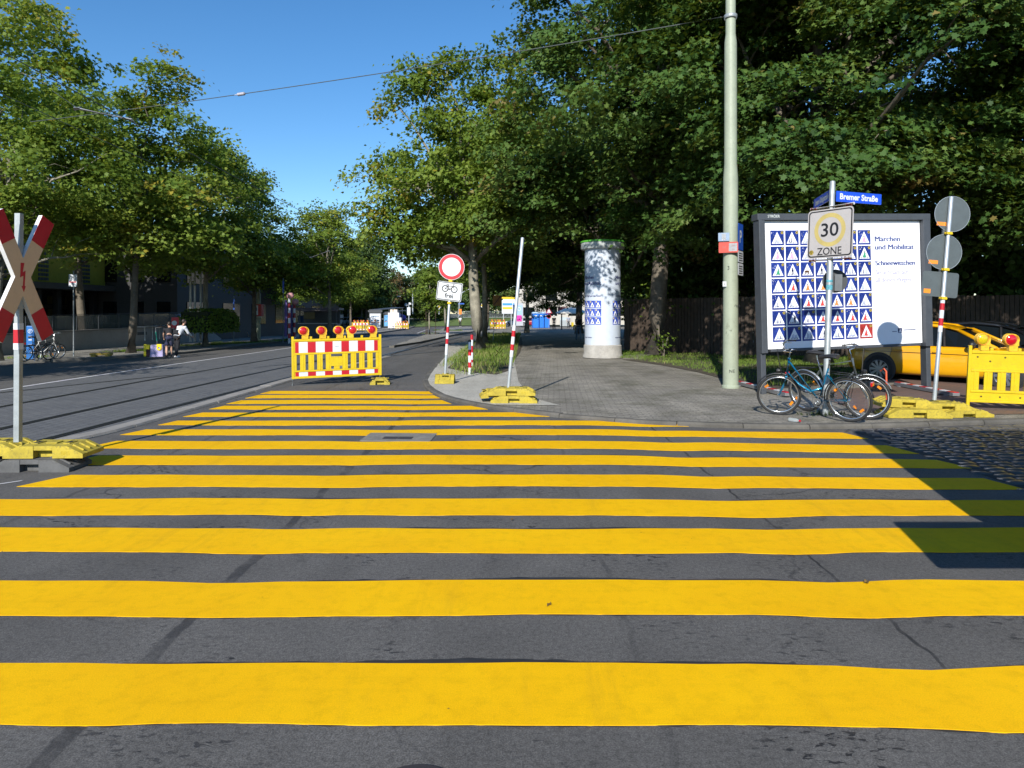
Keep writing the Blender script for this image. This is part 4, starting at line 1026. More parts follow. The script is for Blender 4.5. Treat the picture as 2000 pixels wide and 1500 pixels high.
# --- empty bottle
p = G(1541,823,.065); t = thing('bottle', 'clear plastic bottle with a red cap lying by the kerb', 'bottle', (p.x, p.y, .095), radians(-55))
mb = MB(); mb.lathe([(.0,0),(.028,.004),(.031,.02),(.031,.12),(.026,.14),(.012,.165),(.012,.18)], (0,0,0), 16, axis=(1,0,0)); mb.build('body', clear_mat('clear_plastic', (.5,.55,.56), .35), t, smooth=True)
mb = MB(); mb.lathe([(.015,.168),(.015,.19),(.0,.191)], (0,0,0), 14, axis=(1,0,0)); mb.build('cap', red_film, t, smooth=True)
# ------------------------------------------------------------------ billboard
A, B_ = G(1491,763,.12), Vector((8.80,14.8,.12))
t = thing('billboard', 'large white billboard of blue crossing sign pictures in a dark frame', 'billboard', tuple(A), atan2(B_.y-A.y, B_.x-A.x), roll=radians(-1.6))
BL = (B_-A).length; ZT = 3.55; ZB = .82
for x in (-.02, BL+.02):
    mb = MB(); mb.box((x, .02, ZT/2-.15), (.11, .17, ZT-.1)); mb.build('post', dark_frame, t, bevel=.01)
mb = MB()
mb.box((BL/2, 0, ZT-.06), (BL+.20, .24, .13)); mb.box((-.045,-.02,(ZT+ZB)/2-.09), (.07,.22,ZT-ZB-.06)); mb.box((.028,-.03,(ZT+ZB)/2-.09), (.07,.16,ZT-ZB-.06))
mb.box((BL-.0,-.02,(ZT+ZB)/2-.09), (.17,.22,ZT-ZB-.06)); mb.box((BL/2,.05,(ZT+ZB)/2-.06), (BL-.1,.06,ZT-ZB-.10)); mb.box((BL/2,0,ZB-.02),(BL-.3,.13,.05))
fr = mb.build('frame', dark_frame, t, bevel=.008)
q = MB(); q.text('STRÖER', (.12,-.1215,ZT-.075), X, Z, .075, 'l', bold=.012); q.build('lettering', M('pale_lettering', (.55,.58,.56), .5), fr)
x0, x1 = .066, BL-.095; zt, zb = ZT-.135, ZB+.012
mb = MB(); mb.rect((0,-.03,0), X, Z, x0, zb, x1, zt, .02); pan = mb.build('poster', M('poster_white', (.90,.90,.93), .35, var=.03, dirt=.05), t)
pb_ = M('poster_blue', (.035,.075,.42), .4, var=.25, sc=9, dirt=0); pw = M('poster_pale', (.86,.87,.92), .4, var=.03, dirt=0); py_ = M('poster_gold', (.75,.58,.12), .4, dirt=0); pr_ = M('poster_red', (.62,.06,.05), .4, dirt=0)
pk = M('poster_pink', (.78,.36,.52), .4, dirt=0); po = M('poster_orange', (.72,.24,.06), .4, dirt=0); pg_ = M('poster_green', (.05,.30,.16), .4, dirt=0); pn = M('poster_navy', (.03,.035,.13), .4, dirt=0); pbr = M('poster_brown', (.20,.10,.05), .4, dirt=0)
sn = M('poster_sketch', (.30,.36,.58), .4, dirt=0)
TM = [pb_, pw, py_, pr_, pk, po, pg_, pn, pbr, sn, black_film]
rt = random.Random(4); mb = MB(); pit_x, pit_z = .333, .325; tw = .303
FIG = ['s','s','s','s','s','p','p', 'p','p','s','s','s','s','g', 'g','k','b','k','s','s','s', 's','r','o','o','s','s','s', 's','s','r','r','o','o','s', 's','k','s','r','r','r','r', 's','s','s','k','s','s','r']
for r in range(7):
    for c in range(7):
        xo = x0+.155+c*pit_x; zo = zt-.19-tw-r*pit_z; red = (r == 6 and c == 6); y = -.031
        mb.rect((0,y,0), X, Z, xo, zo, xo+tw, zo+tw, 0, 3 if red else 0)
        mb.prism([(xo+.03,zo+.035),(xo+tw-.03,zo+.035),(xo+tw*.5,zo+.275)], (0,y-.001,0), X, Z, 0, 1, back=False)
        mb.disc((xo+tw-.04,y-.001,zo+tw-.045), X, Z, .030, 0, 2, 12); mb.disc((xo+tw-.04,y-.002,zo+tw-.045), X, Z, .011, 0, 10, 8)
        if rt.random() < .55:
            for k in range(5): mb.disc((xo+rt.uniform(.02,.10),y-.001,zo+tw-rt.uniform(.02,.12)), X, Z, rt.uniform(.004,.011), 0, 1, 6)
        for k in range(5):
            bx_ = xo+.075+k*.036; mb.prism([(bx_-.006-.002*(k-2),zo+.043),(bx_+.009-.002*(k-2),zo+.043),(bx_+.006,zo+.073),(bx_-.005,zo+.073)], (0,y-.002,0), X, Z, 0, 10, back=False)
        f = FIG[r*7+c]; cx = xo+tw*.5+rt.uniform(-.02,.02); zf = zo+.06
        mi = {'s': 9, 'p': 4, 'g': 6, 'k': 7, 'b': 8, 'r': 3, 'o': 5}[f]
        if f in 'prgo':      # a figure in a gown
            mb.prism([(cx-.05,zf),(cx+.045,zf),(cx+.012,zf+.085),(cx+.006,zf+.10),(cx-.012,zf+.10),(cx-.016,zf+.08)], (0,y-.003,0), X, Z, 0, mi, back=False)
            mb.disc((cx,y-.003,zf+.114), X, Z, .015, 0, 7, 10); mb.prism([(cx+.008,zf+.085),(cx+.05,zf+.05),(cx+.052,zf+.06),(cx+.008,zf+.098)], (0,y-.0035,0), X, Z, 0, mi, back=False)
        elif f == 'b':
            mb.rect((0,y-.003,0), X, Z, cx-.05, zf+.03, cx+.05, zf+.075, 0, mi, r=.02)
            for dx in (-.04,-.02,.025,.04): mb.rect((0,y-.003,0), X, Z, cx+dx-.006, zf, cx+dx+.006, zf+.035, 0, mi)
        elif f == 'k':
            mb.rect((0,y-.003,0), X, Z, cx-.022, zf, cx-.006, zf+.06, 0, mi); mb.rect((0,y-.003,0), X, Z, cx+.004, zf, cx+.02, zf+.06, 0, mi)
            mb.rect((0,y-.0033,0), X, Z, cx-.024, zf+.055, cx+.022, zf+.105, 0, mi, r=.01); mb.disc((cx,y-.003,zf+.122), X, Z, .015, 0, mi, 10)
        else:
            for k in range(rt.randint(2,4)):
                fx = cx-.055+k*.034+rt.uniform(-.006,.006); hh = rt.uniform(.045,.085)
                mb.prism([(fx-.011,zf),(fx+.011,zf),(fx+.008,zf+hh),(fx-.007,zf+hh)], (0,y-.003,0), X, Z, 0, 9 if rt.random() < .75 else 7, back=False); mb.disc((fx,y-.003,zf+hh+.008), X, Z, .008, 0, 9, 8)
mb.build('picture_grid', TM, pan)
tx = x0+2.56
for s, dz, wd in (('Märchen', .43, .60), ('und Mobilität', .60, .93), ('Schneewittchen', .93, .95)):
    q = MB(); q.text(s, (tx,-.031,zt-dz), X, Z, .155 if dz < .8 else .145, 'l', width=wd, fat=.007); q.build('heading', M('poster_heading', (.035,.055,.20), .45, dirt=0), pan)
for s, dz, wd in (('Sei achtsam auf', 1.12, .78), ('all deinen Wegen', 1.28, .84)):
    q = MB(); q.text(s, (tx,-.031,zt-dz), X, Z, .14, 'l', width=wd, fat=.004); q.build('verse', M('poster_verse', (.36,.34,.52), .45, dirt=0), pan)
q = MB(); q.rect((0,-.031,0), X, Z, tx+.50, zb+.23, tx+.60, zb+.33, 0, 0); q.prism([(tx+.515,zb+.24),(tx+.585,zb+.24),(tx+.55,zb+.315)], (0,-.032,0), X, Z, 0, 1, back=False)
q.rect((0,-.031,0), X, Z, tx+.36, zb+.255, tx+.47, zb+.268, 0, 0); q.rect((0,-.031,0), X, Z, tx+.63, zb+.275, tx+.93, zb+.295, 0, 0); q.rect((0,-.031,0), X, Z, tx+.63, zb+.235, tx+.88, zb+.246, 0, 2)
q.build('logo', [M('poster_heading'), pw, M('poster_verse')], pan)
# two unseen boards, added and sized to cast the shadow across the crossing
t2 = thing('billboard', 'unseen dark framed board added to cast the shadow on the crossing', 'billboard', (3.40, 4.05, 0), radians(0))
for x in (2.6, 5.3):
    mb = MB(); mb.box((x,.02,1.6),(.16,.19,3.2)); mb.build('post', dark_frame, t2, bevel=.01)
mb = MB(); mb.box((3.0,0,2.26),(6.0,.22,2.52)); mb.build('frame', dark_frame, t2, bevel=.01)
mb = MB(); mb.rect((0,-.115,0), X, Z, .14, 1.1, 5.86, 3.3, .004); mb.build('poster', M('poster_white'), t2)
t3 = thing('shadow_panel', 'unseen low panel on two posts added to cast the notch of that shadow', 'board', (2.42, 2.97, 0))  # added out of view, only for the notch in the crossing's shadow
mb = MB(); mb.box((2.0,0,1.3),(4.0,.05,.60)); mb.build('panel', dark_frame, t3, bevel=.01)
for x in (.9, 3.2):
    mb = MB(); mb.box((x,.06,.8),(.07,.07,1.6)); mb.build('post', steel, t3)

# ------------------------------------------------------------------ 30 zone post
p = G(1612,803,.12); t = thing('zone_sign', 'faded square 30 zone sign below two blue street name plates', 'traffic sign', tuple(p), roll=radians(1.8))
mb = MB(); mb.lathe([(.048,-.09),(.048,2.4),(.043,2.41),(.043,3.66),(.034,3.68),(0,3.69)], n=20); mb.lathe([(.052,2.02),(.052,2.06)], n=20); mb.build('pole', steel, t, smooth=True)
ang = radians(-57); u = Vector((cos(ang), sin(ang), 0)); w_ = u.cross(Z); zc = 2.84
ro_ = radians(2.5); uu = (u*cos(ro_)+Z*sin(ro_)*.4).normalized(); o = Vector((.04,0,zc))+w_*.10
mb = MB(); mb.rect(o, uu, Z, -0.391,-0.391,0.391,0.391,.006,0,r=.06,side=1); pl = mb.build('sign_plate', [M('aged_white', (.43,.405,.40), .5, var=.05, dirt=.2), sign_back], t)
q = MB(); q.rect(o+w_*.0015, uu, Z, -0.372,-0.372,0.372,0.372,.001,0,r=.05); q.build('border', black_film, pl)
q = MB(); q.rect(o+w_*.003, uu, Z, -0.352,-0.352,0.352,0.352,.001,0,r=.04); q.build('face', M('aged_white'), pl)
q = MB(); q.disc(o+w_*.0045+Z*.055, uu, Z, .268, 0, 0, 48, r0=.20); q.build('faded_ring', M('faded_ring', (.50,.40,.14), .5, dirt=.1), pl)
q = MB(); q.text('30', o+w_*.0045+Z*-.045, uu, Z, .30, bold=.012, width=.30); q.text('ZONE', o+w_*.0045+Z*-.34, uu, Z, .165, bold=.012, width=.42); q.build('lettering', black_film, pl)
q = MB(); q.disc(o+w_*.0045+uu*-.31+Z*-.29, uu, Z, .04, 0, 0, 12); q.build('sticker', M('sticker', (.55,.42,.08), .5, var=.5, sc=40), pl)
for zz in (.42, -.42):
    q = MB(); q.tube([o-w_*.02+uu*-.36+Z*zz, o-w_*.02+uu*.38+Z*(zz+.01)], .022, 10); q.tube([Vector((.02,0,zc+zz)), o-w_*.02+Z*zz], .03, 8)
    for s in (-1, 1): q.tube([o-w_*.02+uu*(s*.30-.045)+Z*zz, o-w_*.02+uu*(s*.30+.045)+Z*zz], .027, 10, 1)
    q.build('bracket', [white_paint, M('rusty_red', (.25,.06,.05), .7)], t, smooth=True)
name_blue = M('name_blue', (.008,.065,.55), .35, var=.06, dirt=.06)
for s, dd, wd, zz, tn, lf in (('Bremer Straße', Vector((.975,.22,0)).normalized(), .84, 3.44, .62, 0), ('Untere Königsstraße', Vector((-.165,-.985,0)).normalized(), .98, 3.47, .78, 1)):
    o = Vector((.06,-.0,zz)) if not lf else Vector((.0,.06,zz))-dd*.98; n_ = dd.cross(Z)
    mb = MB(); mb.rect(o+n_*.01, dd, Z, .0,-.085,wd,.085,.01,0,r=.01); pl = mb.build('street_name_plate', name_blue, t, label='blue plate reading '+s)
    q = MB(); q.text(s, o+n_*.0115+dd*wd/2+Z*-.04, dd, Z, .13, bold=.035, width=wd*.84); q.build('lettering', white_film, pl)
nb = Vector((.42,.90,0)).normalized(); ub = Vector((.90,-.42,0))
mb = MB(); mb.disc(Vector((.15,.14,2.09)), ub, Z, .19, .004, 0, 36); d_ = mb.build('sign_disc', M('dark_sign_back', (.03,.034,.038), .5, .2), t)
q = MB(); q.rect(Vector((.16,.09,2.07)), ub, Z, -.03,-.14,.08,.13,.012, r=.01); q.build('bracket_plate', M('rail_grey'), d_)
q = MB(); q.lathe([(.050,1.94),(.050,2.10)], n=20, caps=False); q.build('sticker', M('turquoise_sticker', (.10,.35,.42), .5, var=.6, sc=30), t, smooth=True)
mo = thing('weed_tuft', 'green weeds and moss around the foot of the 30 zone post', 'weeds', (p.x, p.y, .06))
mb = MB(); rm = random.Random(9)
for k in range(150):
    a = rm.uniform(0, 2*pi); r = abs(rm.gauss(0,.22))+.04; x, y = r*cos(a), r*sin(a)*.6; h = rm.uniform(.02,.09); a2 = rm.uniform(0,6); w2 = rm.uniform(.006,.014)
    mb.add([(x-w2*cos(a2),y-w2*sin(a2),0),(x+w2*cos(a2),y+w2*sin(a2),0),(x+rm.uniform(-.04,.04),y+rm.uniform(-.04,.04),h)], [(0,1,2)])
mb.build('blades', moss, mo)

# ------------------------------------------------------------------ lamp pole with the span wire
p = G(1427,752,.12); t = thing('lamp_pole', 'tall pale green stepped pole holding the span wire', 'pole', tuple(p))
mb = MB(); mb.lathe([(.19,-.09),(.19,-.02),(.165,.01),(.158,2.0),(.155,4.50),(.150,4.56),(.134,4.80),(.130,7.40),(.126,7.46),(.106,7.62),(.100,11.5),(0,11.55)], n=28); mb.build('shaft', pole_paint, t, smooth=True)
mb = MB(); mb.lathe([(.133,7.96),(.140,7.97),(.140,8.03),(.133,8.04)], n=24, caps=False); mb.cyl((-.12,0,8.0),(-.22,.02,8.0),.015,n=8); mb.build('wire_clamp', steel, t, smooth=True)
mb = MB(); mb.lathe([(.1575,2.92),(.1595,2.93),(.1595,2.97),(.1575,2.98)], n=24, caps=False); mb.lathe([(.157,1.5),(.1585,1.505),(.1585,1.515),(.157,1.52)], n=24, caps=False); mb.build('weld_ring', pole_paint, t, smooth=True)
ua = Vector((.53,.848,0)); na = ua.cross(Z); oo = Vector((.17,-.05,0))
mb = MB(); mb.rect(oo+na*.02, ua, Z, -.16,2.93,.26,3.50,.006,0,r=.03); sp = mb.build('parking_sign', blue_paint, t)
q = MB(); q.text('P', oo+na*.0215+ua*.05+Z*3.09, ua, Z, .38, bold=.02); q.build('lettering', white_film, sp)
for z0, z1 in ((2.66,2.91),(2.38,2.64)):
    mb = MB(); mb.rect(oo+na*.02, ua, Z, -.16,z0,.26,z1,.006,0,r=.02); e = mb.build('extra_plate', white_film, t)
    q = MB()
    for k in range(4): q.rect(oo+na*.0215, ua, Z, -.10,z0+.035+k*.05,.20,z0+.055+k*.05,0)
    q.build('lettering', black_film, e)
for z in (3.3, 2.75):
    q = MB(); q.tube([(0,0,z),oo+Z*z],.018,8); q.build('sign_arm', steel, t)
ul = Vector((.93,-.36,0)).normalized(); nl_ = ul.cross(Z); ol = Vector((-.10,-.20,0))
mb = MB(); mb.rect(ol, ul, Z, -.21,2.86,.19,3.09,.005,0,r=.02); rp = mb.build('red_plate', M('notice_red', (.50,.05,.03), .5), t)
q = MB(); q.rect(ol+nl_*.0015, ul, Z, .0,2.89,.17,3.06,0); q.build('panel', white_film, rp)
q = MB(); q.text('H', ol+nl_*.0015+ul*-.10+Z*2.95, ul, Z, .09); q.text('200', ol+nl_*.003+ul*.085+Z*2.99, ul, Z, .05); q.text('7,5', ol+nl_*.003+ul*.085+Z*2.91, ul, Z, .05); q.build('lettering', M('notice_print', (.35,.12,.10), .5), rp)
mb = MB(); mb.rect(ol+Vector((-.02,0,0)), ul, Z, -.20,3.11,.03,3.29,.005,0,r=.01); bp2 = mb.build('small_plate', M('pale_blue', (.22,.30,.42), .5), t)
q = MB(); q.rect(ol+Vector((-.02,0,0))+nl_*.0015, ul, Z, -.13,3.13,-.04,3.27,0); q.build('panel', white_film, bp2)
q = MB(); q.text('3', (-.09,-.139,2.50), X, Z, .11); q.text('Wöle', (.07,-.155,1.70), X, Z, .075); q.text('NE', (-.02,-.164,.28), X, Z, .10); q.build('lettering', black_film, t)
q = MB(); q.rect((-.165,-.13,2.19), X, Z, -.045,-.055,.035,.055,.004); st = q.build('sticker', white_film, t); q = MB(); q.text('2', (-.17,-.1315,2.165), X, Z, .07); q.build('lettering', black_film, st)
gr = MB(); rg = random.Random(8)
for k in range(14):
    a = radians(rg.uniform(-150,-105)); z = rg.uniform(1.05,1.35); gr.tube([(cos(a)*.1605,sin(a)*.1605,z),(cos(a+.1)*.161,sin(a+.1)*.161,z+rg.uniform(-.05,.05)),(cos(a+.18)*.1605,sin(a+.18)*.1605,z+rg.uniform(-.04,.04))],.0025,4)
gr.build('scribble', M('marker_ink', (.12,.13,.10), .6), t)
def wire(name, label, a, b, sag, r, parts=(), n=24):
    t = thing(name, label, 'wire', tuple(a), group=None); d = Vector(b)-Vector(a)
    f = lambda s: d*s-Vector((0,0,4*sag*s*(1-s)))
    mb = MB(); mb.tube([f(k/n) for k in range(n+1)], r, 6); mb.build('cable', M('cable', (.10,.115,.11), .5, .3), t, smooth=True)
    for s, L in parts:
        q = MB(); e = d.normalized(); c = f(s); q.tube([c-e*L, c-e*L*.55, c-e*L*.5, c+e*L*.5, c+e*L*.55, c+e*L], [.012,.014,.045,.045,.014,.012], 10); q.build('insulator', M('insulator', (.42,.40,.44), .3), t, smooth=True)
    return t, f
a = Vector((p.x-.2, p.y+.02, p.z+8.0)); b = at(60,238,22)
wire('span_wire', 'thin span wire crossing the sky with a pale insulator', a, b, .12, .011, ((.611,.22),))
def along(x, y0, z0, y1, z1, lab, sag=.25, r=.008): return wire('contact_wire', lab, (x,y0,z0), (x+.8,y1,z1), sag, r)
cw, cf = along(-7.55, 3.0, 5.75, 46, 5.0, 'tram contact wire passing through the left trees')
along(-10.6, 3.0, 6.6, 46, 5.6, 'second tram contact wire higher in the left trees')
for (e0, e1, Yy, lab) in (((152,212),(258,234),13.4,'pale registration arm of the tram wire in front of the left trees'), ((607,503),(643,490),42,'small registration arm of the tram wire farther down the street')):
    q = thing('wire_arm', lab, 'wire arm', tuple(at(*e0, Yy+.3))); v = at(*e1, Yy)-at(*e0, Yy+.3)
    mb = MB(); mb.tube([(0,0,0), v], .026 if Yy < 20 else .03, 10); mb.build('tube', M('arm_grey', (.45,.46,.45), .5), q, smooth=True)
    mb = MB(); mb.tube([v, v+Vector((.12,0,-.12))], .012, 6); mb.tube([(0,0,0),(-.5,0,.35)], .006, 6); mb.tube([(-.06,0,0),(.06,0,0)], .045, 10); mb.build('fitting', steel, q, smooth=True)

# ------------------------------------------------------------------ advertising column
p = G(1177,699,.1); cy = p.y+.68; t = thing('advertising_column', 'round white advertising column with a green rimmed cap', 'advertising column', (p.x*cy/p.y, cy, p.z))
hgt = EYE+(610-472)/FPX*cy-p.z
mb = MB(); mb.lathe([(.74,-.02),(.74,.06),(.70,.12),(.70,.42),(.66,.46)], n=48); mb.build('plinth', concrete, t, smooth=True)
mb = MB(); mb.lathe([(.66,.45),(.66,hgt-.30)], n=64, caps=False); bd = mb.build('drum', M('column_white', (.50,.55,.63), .5, var=.05, dirt=.12), t, smooth=True)
mb = MB(); mb.lathe([(.66,hgt-.31),(.79,hgt-.29),(.80,hgt-.27),(.80,hgt-.07),(.78,hgt-.06)], n=56, caps=False); mb.build('cap_ring', M('cap_grey', (.42,.45,.44), .55, dirt=.4), t, smooth=True)
mb = MB(); mb.lathe([(.81,hgt-.06),(.82,hgt-.05),(.82,hgt),(.80,hgt+.01),(0,hgt+.04)], n=56); mb.build('green_rim', M('green_rim', (.10,.42,.04), .45), t, smooth=True)
def on_col(th0, R=.6625): return lambda x, z: Vector((R*sin(th0+x/R), -R*cos(th0+x/R), z))
mb = MB(); tl = MB(); lt = MB()
for th0 in (radians(-52), radians(66), radians(178)):
    for r in range(3):
        for c in range(4):
            f = on_col(th0+(c-1.5)*.235/.6625); z0 = 1.62+r*.30-.42
            g = lambda a, b, k: on_col(th0+((c-1.5)*.235)/.6625, .662+k)(a, z0+b)
            n = 4
            for i in range(n):
                xa, xb = -.112+.224*i/n, -.112+.224*(i+1)/n
                mb.add([g(xa,0,.001),g(xb,0,.001),g(xb,.27,.001),g(xa,.27,.001)], [(0,1,2,3)], 0)
            mb.add([g(-.085,.03,.003),g(.0,.03,.004),g(.085,.03,.003),g(0,.22,.004)], [(0,1,3),(1,2,3)], 1)
            mb.add([g(-.03,.05,.0055),g(.03,.05,.0055),g(.018,.12,.0055),g(-.012,.13,.0055)], [(0,1,2,3)], 3)
            mb.add([g(-.09,.2,.003),g(-.05,.2,.003),g(-.05,.25,.003),g(-.09,.25,.003)], [(0,1,2,3)], 2)
    for s, z, wd, sz in (('Märchen', 3.02, .52, .16), ('und Mobilität', 2.80, .80, .16), ('Der Wolf und das Kind', 2.36, .78, .10), ('Kassel Verkehr', .86, .45, .06)):
        lt.text(s, (0,0,0), X, Z, sz, 'l', width=wd, bold=.03, bend=lambda x, z, z_=z, t_=th0: on_col(t_-.34/.6625, .6635)(x, z+z_-.15))
mb.build('picture_grid', [pb_, pw, py_, pn], bd); lt.build('lettering', pn, bd)

# ------------------------------------------------------------------ bicycles
def make_bike(label, loc, rz, lean, paint, guard, frame='step', group=None, tyre_wear=None, steer=0.0, rack=True, grip=black_plastic, name='bicycle'):
    t = thing(name, label, 'bicycle', loc, 0, group); t.rotation_mode = 'ZYX' if False else 'XYZ'
    t.rotation_euler = (Matrix.Rotation(rz,3,'Z') @ Matrix.Rotation(lean,3,'X')).to_euler()
    R = .335; RH, FH = Vector((-.46,0,R)), Vector((.60,0,R)); BBk = Vector((-.02,0,.285)); ST = Vector((-.19,0,.80)); HT, HB = Vector((.40,0,.93)), Vector((.445,0,.70))
    mb = MB()
    if frame == 'step':
        mb.tube([HT+Vector((.01,0,-.05)), BBk], .017, 10); mb.tube([HB, (.27,0,.52), (.1,0,.42), BBk+Vector((-.055,0,.20))], [.0165]*4, 10)
    else:
        mb.tube([HT+Vector((.01,0,-.04)), ST+Vector((.0,0,-.03))], .015, 10); mb.tube([HB+Vector((-.005,0,.03)), BBk], .017, 10)
    mb.tube([HT, HB], .022, 12); mb.tube([BBk, ST], .0165, 10)
    for s in (-1, 1):
        mb.tube([BBk+Vector((0,s*.03,0)), RH+Vector((0,s*.055,0))], .011, 8); mb.tube([ST+Vector((.02,s*.015,-.10)), RH+Vector((0,s*.055,0))], .0095, 8)
    mb.tube([BBk+Vector((0,-.045,0)), BBk+Vector((0,.045,0))], .024, 12)
    mb.build('frame', paint, t, smooth=True, auto=False)
    SR = Matrix.Rotation(steer, 4, Vector((-.19,0,.98))); piv = HB
    def st(v): return piv+(SR @ (Vector(v)-piv))
    f = MB(); fh = st(FH)
    cr = st(HB+Vector((.02,0,-.06)))
    for s in (-1, 1): f.tube([st(HB+Vector((.02,s*.045,-.06))), st(HB+Vector((.075,s*.05,-.22))), st(FH+Vector((0,s*.052,0)))], [.012,.011,.009], 8)
    f.tube([st(HB), cr], .016, 8); f.tube([st(HB+Vector((.02,-.06,-.06))), st(HB+Vector((.02,.06,-.06)))], .015, 8); f.build('fork', paint, t, smooth=True, auto=False)
    def wheel(c, dirx, dy):
        n_ = Vector(dy).normalized(); w_ = MB(); w_.ring(c, n_, R-.019, .0185, 48, 8); wo = w_.build('wheel', tyre_wear or rubber, t, smooth=True, auto=False)
        r_ = MB(); r_.ring(c, n_, R-.046, .012, 48, 6, flat=.9); r_.build('rim', chrome, wo, smooth=True, auto=False)
        s_ = MB(); u_, v_, _ = frame_of(n_)
        for k in range(28):
            a = 2*pi*k/28; a2 = a+(.5 if k % 2 else -.5); sd = .025 if k % 4 < 2 else -.025
            s_.tube([c+(u_*cos(a2)+v_*sin(a2))*.022+n_*sd, c+(u_*cos(a)+v_*sin(a))*(R-.05)], .0014, 3, caps=False)
        s_.build('spokes', chrome, wo); h_ = MB(); h_.tube([c-n_*.06, c-n_*.03, c+n_*.03, c+n_*.06], [.012,.026,.026,.012], 12); h_.build('hub', chrome, wo, smooth=True)
        for a in (.7, .7+pi):
            q_ = MB(); q_.box(c+(u_*cos(a)+v_*sin(a))*R*.68, (.07,.012,.035), R=Matrix.Rotation(a, 3, n_)); q_.build('reflector', amber, wo)
    wheel(RH, 1, (0,1,0)); dy = SR.to_3x3() @ Vector((0,1,0)); wheel(fh, 1, dy)
    if guard:
        for c, n_, a0, a1 in ((RH, Vector((0,1,0)), radians(-5), radians(170)), (fh, dy, radians(20), radians(150))):
            g = MB(); pr = []
            e1 = Vector((1,0,0)) if n_.y > .999 else Vector((n_.y,-n_.x,0)).normalized()
            for i in range(19):
                a = a0+(a1-a0)*i/18; d_ = e1*cos(a)+Z*sin(a); pr += [c+d_*(R+.018)+n_*-.026, c+d_*(R+.03), c+d_*(R+.018)+n_*.026]
            g.add(pr, [q for i in range(18) for q in ((i*3,i*3+1,i*3+4,i*3+3),(i*3+1,i*3+2,i*3+5,i*3+4))]); o = g.build('mudguard', guard, t, smooth=True, auto=False)
            so_ = o.modifiers.new('sheet', 'SOLIDIFY'); so_.thickness = .003
    q = MB(); q.tube([ST, ST+Vector((-.03,0,.14))], .0125, 10); q.build('seat_post', chrome, t, smooth=True)
    q = MB(); S0 = ST+Vector((-.035,0,.175))
    prof = [(-.12,.085,.02),(-.09,.10,.03),(-.02,.085,.03),(.05,.035,.02),(.12,.022,.012),(.165,.010,.0)]
    vs = [];
    for x, hw, zz in prof:
        for k in range(10):
            a = 2*pi*k/10; vs.append(S0+Vector((x, cos(a)*hw, sin(a)*.032+zz-.012)))
    q.add(vs, [(i*10+k, i*10+(k+1)%10, i*10+10+(k+1)%10, i*10+10+k) for i in range(5) for k in range(10)]+[tuple(range(9,-1,-1)), tuple(range(50,60))]); q.build('saddle', black_plastic, t, smooth=True)
    q = MB(); top = st(HT+Vector((-.012,0,.06))); q.tube([st(HT), st(HT+Vector((-.03,0,.13))), st(HT+Vector((.05,0,.17)))], .0125, 8)
    cb = HT+Vector((.05,0,.17)); hb = [cb+Vector((-.16,-.29,.03)), cb+Vector((-.03,-.26,.05)), cb+Vector((.02,-.12,.03)), cb, cb+Vector((.02,.12,.03)), cb+Vector((-.03,.26,.05)), cb+Vector((-.16,.29,.03))]
    q.tube([st(v) for v in hb], .0115, 8); hbo = q.build('handlebar', chrome, t, smooth=True, auto=False)
    for s in (-1, 1):
        q = MB(); q.tube([st(cb+Vector((-.17,s*.292,.03))), st(cb+Vector((-.06,s*.266,.047)))], .0165, 8); q.build('grip', grip, hbo, smooth=True)
        q = MB(); q.tube([st(cb+Vector((-.02,s*.25,.035))), st(cb+Vector((.02,s*.27,.02))), st(cb+Vector((-.10,s*.29,.0)))], .006, 6); q.build('brake_lever', chrome, hbo, smooth=True)
        q = MB(); q.tube([st(cb+Vector((.02,s*.2,.03))), st(cb+Vector((.12,s*.12,-.02))), st(HB+Vector((.09,s*.03,.03))), st(HB+Vector((.06,0,-.06)))], .004, 5); q.build('cable', black_plastic, hbo, smooth=True)
    q = MB(); q.ring(BBk+Vector((0,.05,0)), (0,1,0), .085, .006, 28, 6); q.disc(BBk+Vector((0,.052,0)), X, -Z if False else Z, .05, .006, 0, 20)
    q.tube([BBk+Vector((0,.06,0)), BBk+Vector((.13,.07,-.11))], .009, 8); q.tube([BBk+Vector((0,-.06,0)), BBk+Vector((-.13,-.07,.11))], .009, 8); ck = q.build('crank', chrome, t, smooth=True)
    for s, c in ((1, BBk+Vector((.13,.11,-.11))), (-1, BBk+Vector((-.13,-.11,.11)))):
        q = MB(); q.box(c, (.09,.075,.022)); q.build('pedal', black_plastic, ck, bevel=.004)
    q = MB(); q.tube([BBk+Vector((0,.05,.085)), RH+Vector((0,.05,.032))], .004, 5); q.tube([BBk+Vector((0,.05,-.085)), RH+Vector((0,.05,-.032))], .004, 5); q.build('chain', M('chain', (.07,.06,.05), .5, .6), t)
    if rack:
        q = MB()
        for s in (-1, 1): q.tube([ST+Vector((.0,s*.05,-.05)), (-.30,s*.06,.735), (-.66,s*.055,.72)], .006, 6); q.tube([RH+Vector((0,s*.07,0)), (-.56,s*.06,.72)], .005, 6)
        for x in (-.34,-.48,-.64): q.tube([(x,-.06,.727),(x,.06,.727)], .005, 6)
        q.build('rack', black_plastic, t, smooth=True)
    q = MB(); q.box((-.80 if guard else -.67,0,.60 if guard else .71), (.03,.09,.06)); q.build('tail_lamp', red_lens, t, bevel=.008)
    q = MB(); q.tube([st(HB+Vector((.04,0,.02))), st(HB+Vector((.10,0,.03)))], .007, 6); q.lathe([(.012,0),(.03,.02),(.035,.06),(.03,.064),(0,.066)], st(HB+Vector((.09,0,.03))), 16, axis=(1,0,0)); q.build('head_lamp', black_plastic, t, smooth=True)
    q = MB(); q.tube([BBk+Vector((-.06,-.05,-.02)), (-.17,-.16,.02)], .009, 6); q.build('kickstand', alu, t, smooth=True)
    return t
bike_blue = M('bike_blue', (.008,.20,.36), .28, .35, var=.1, dirt=.15, coat=.6)
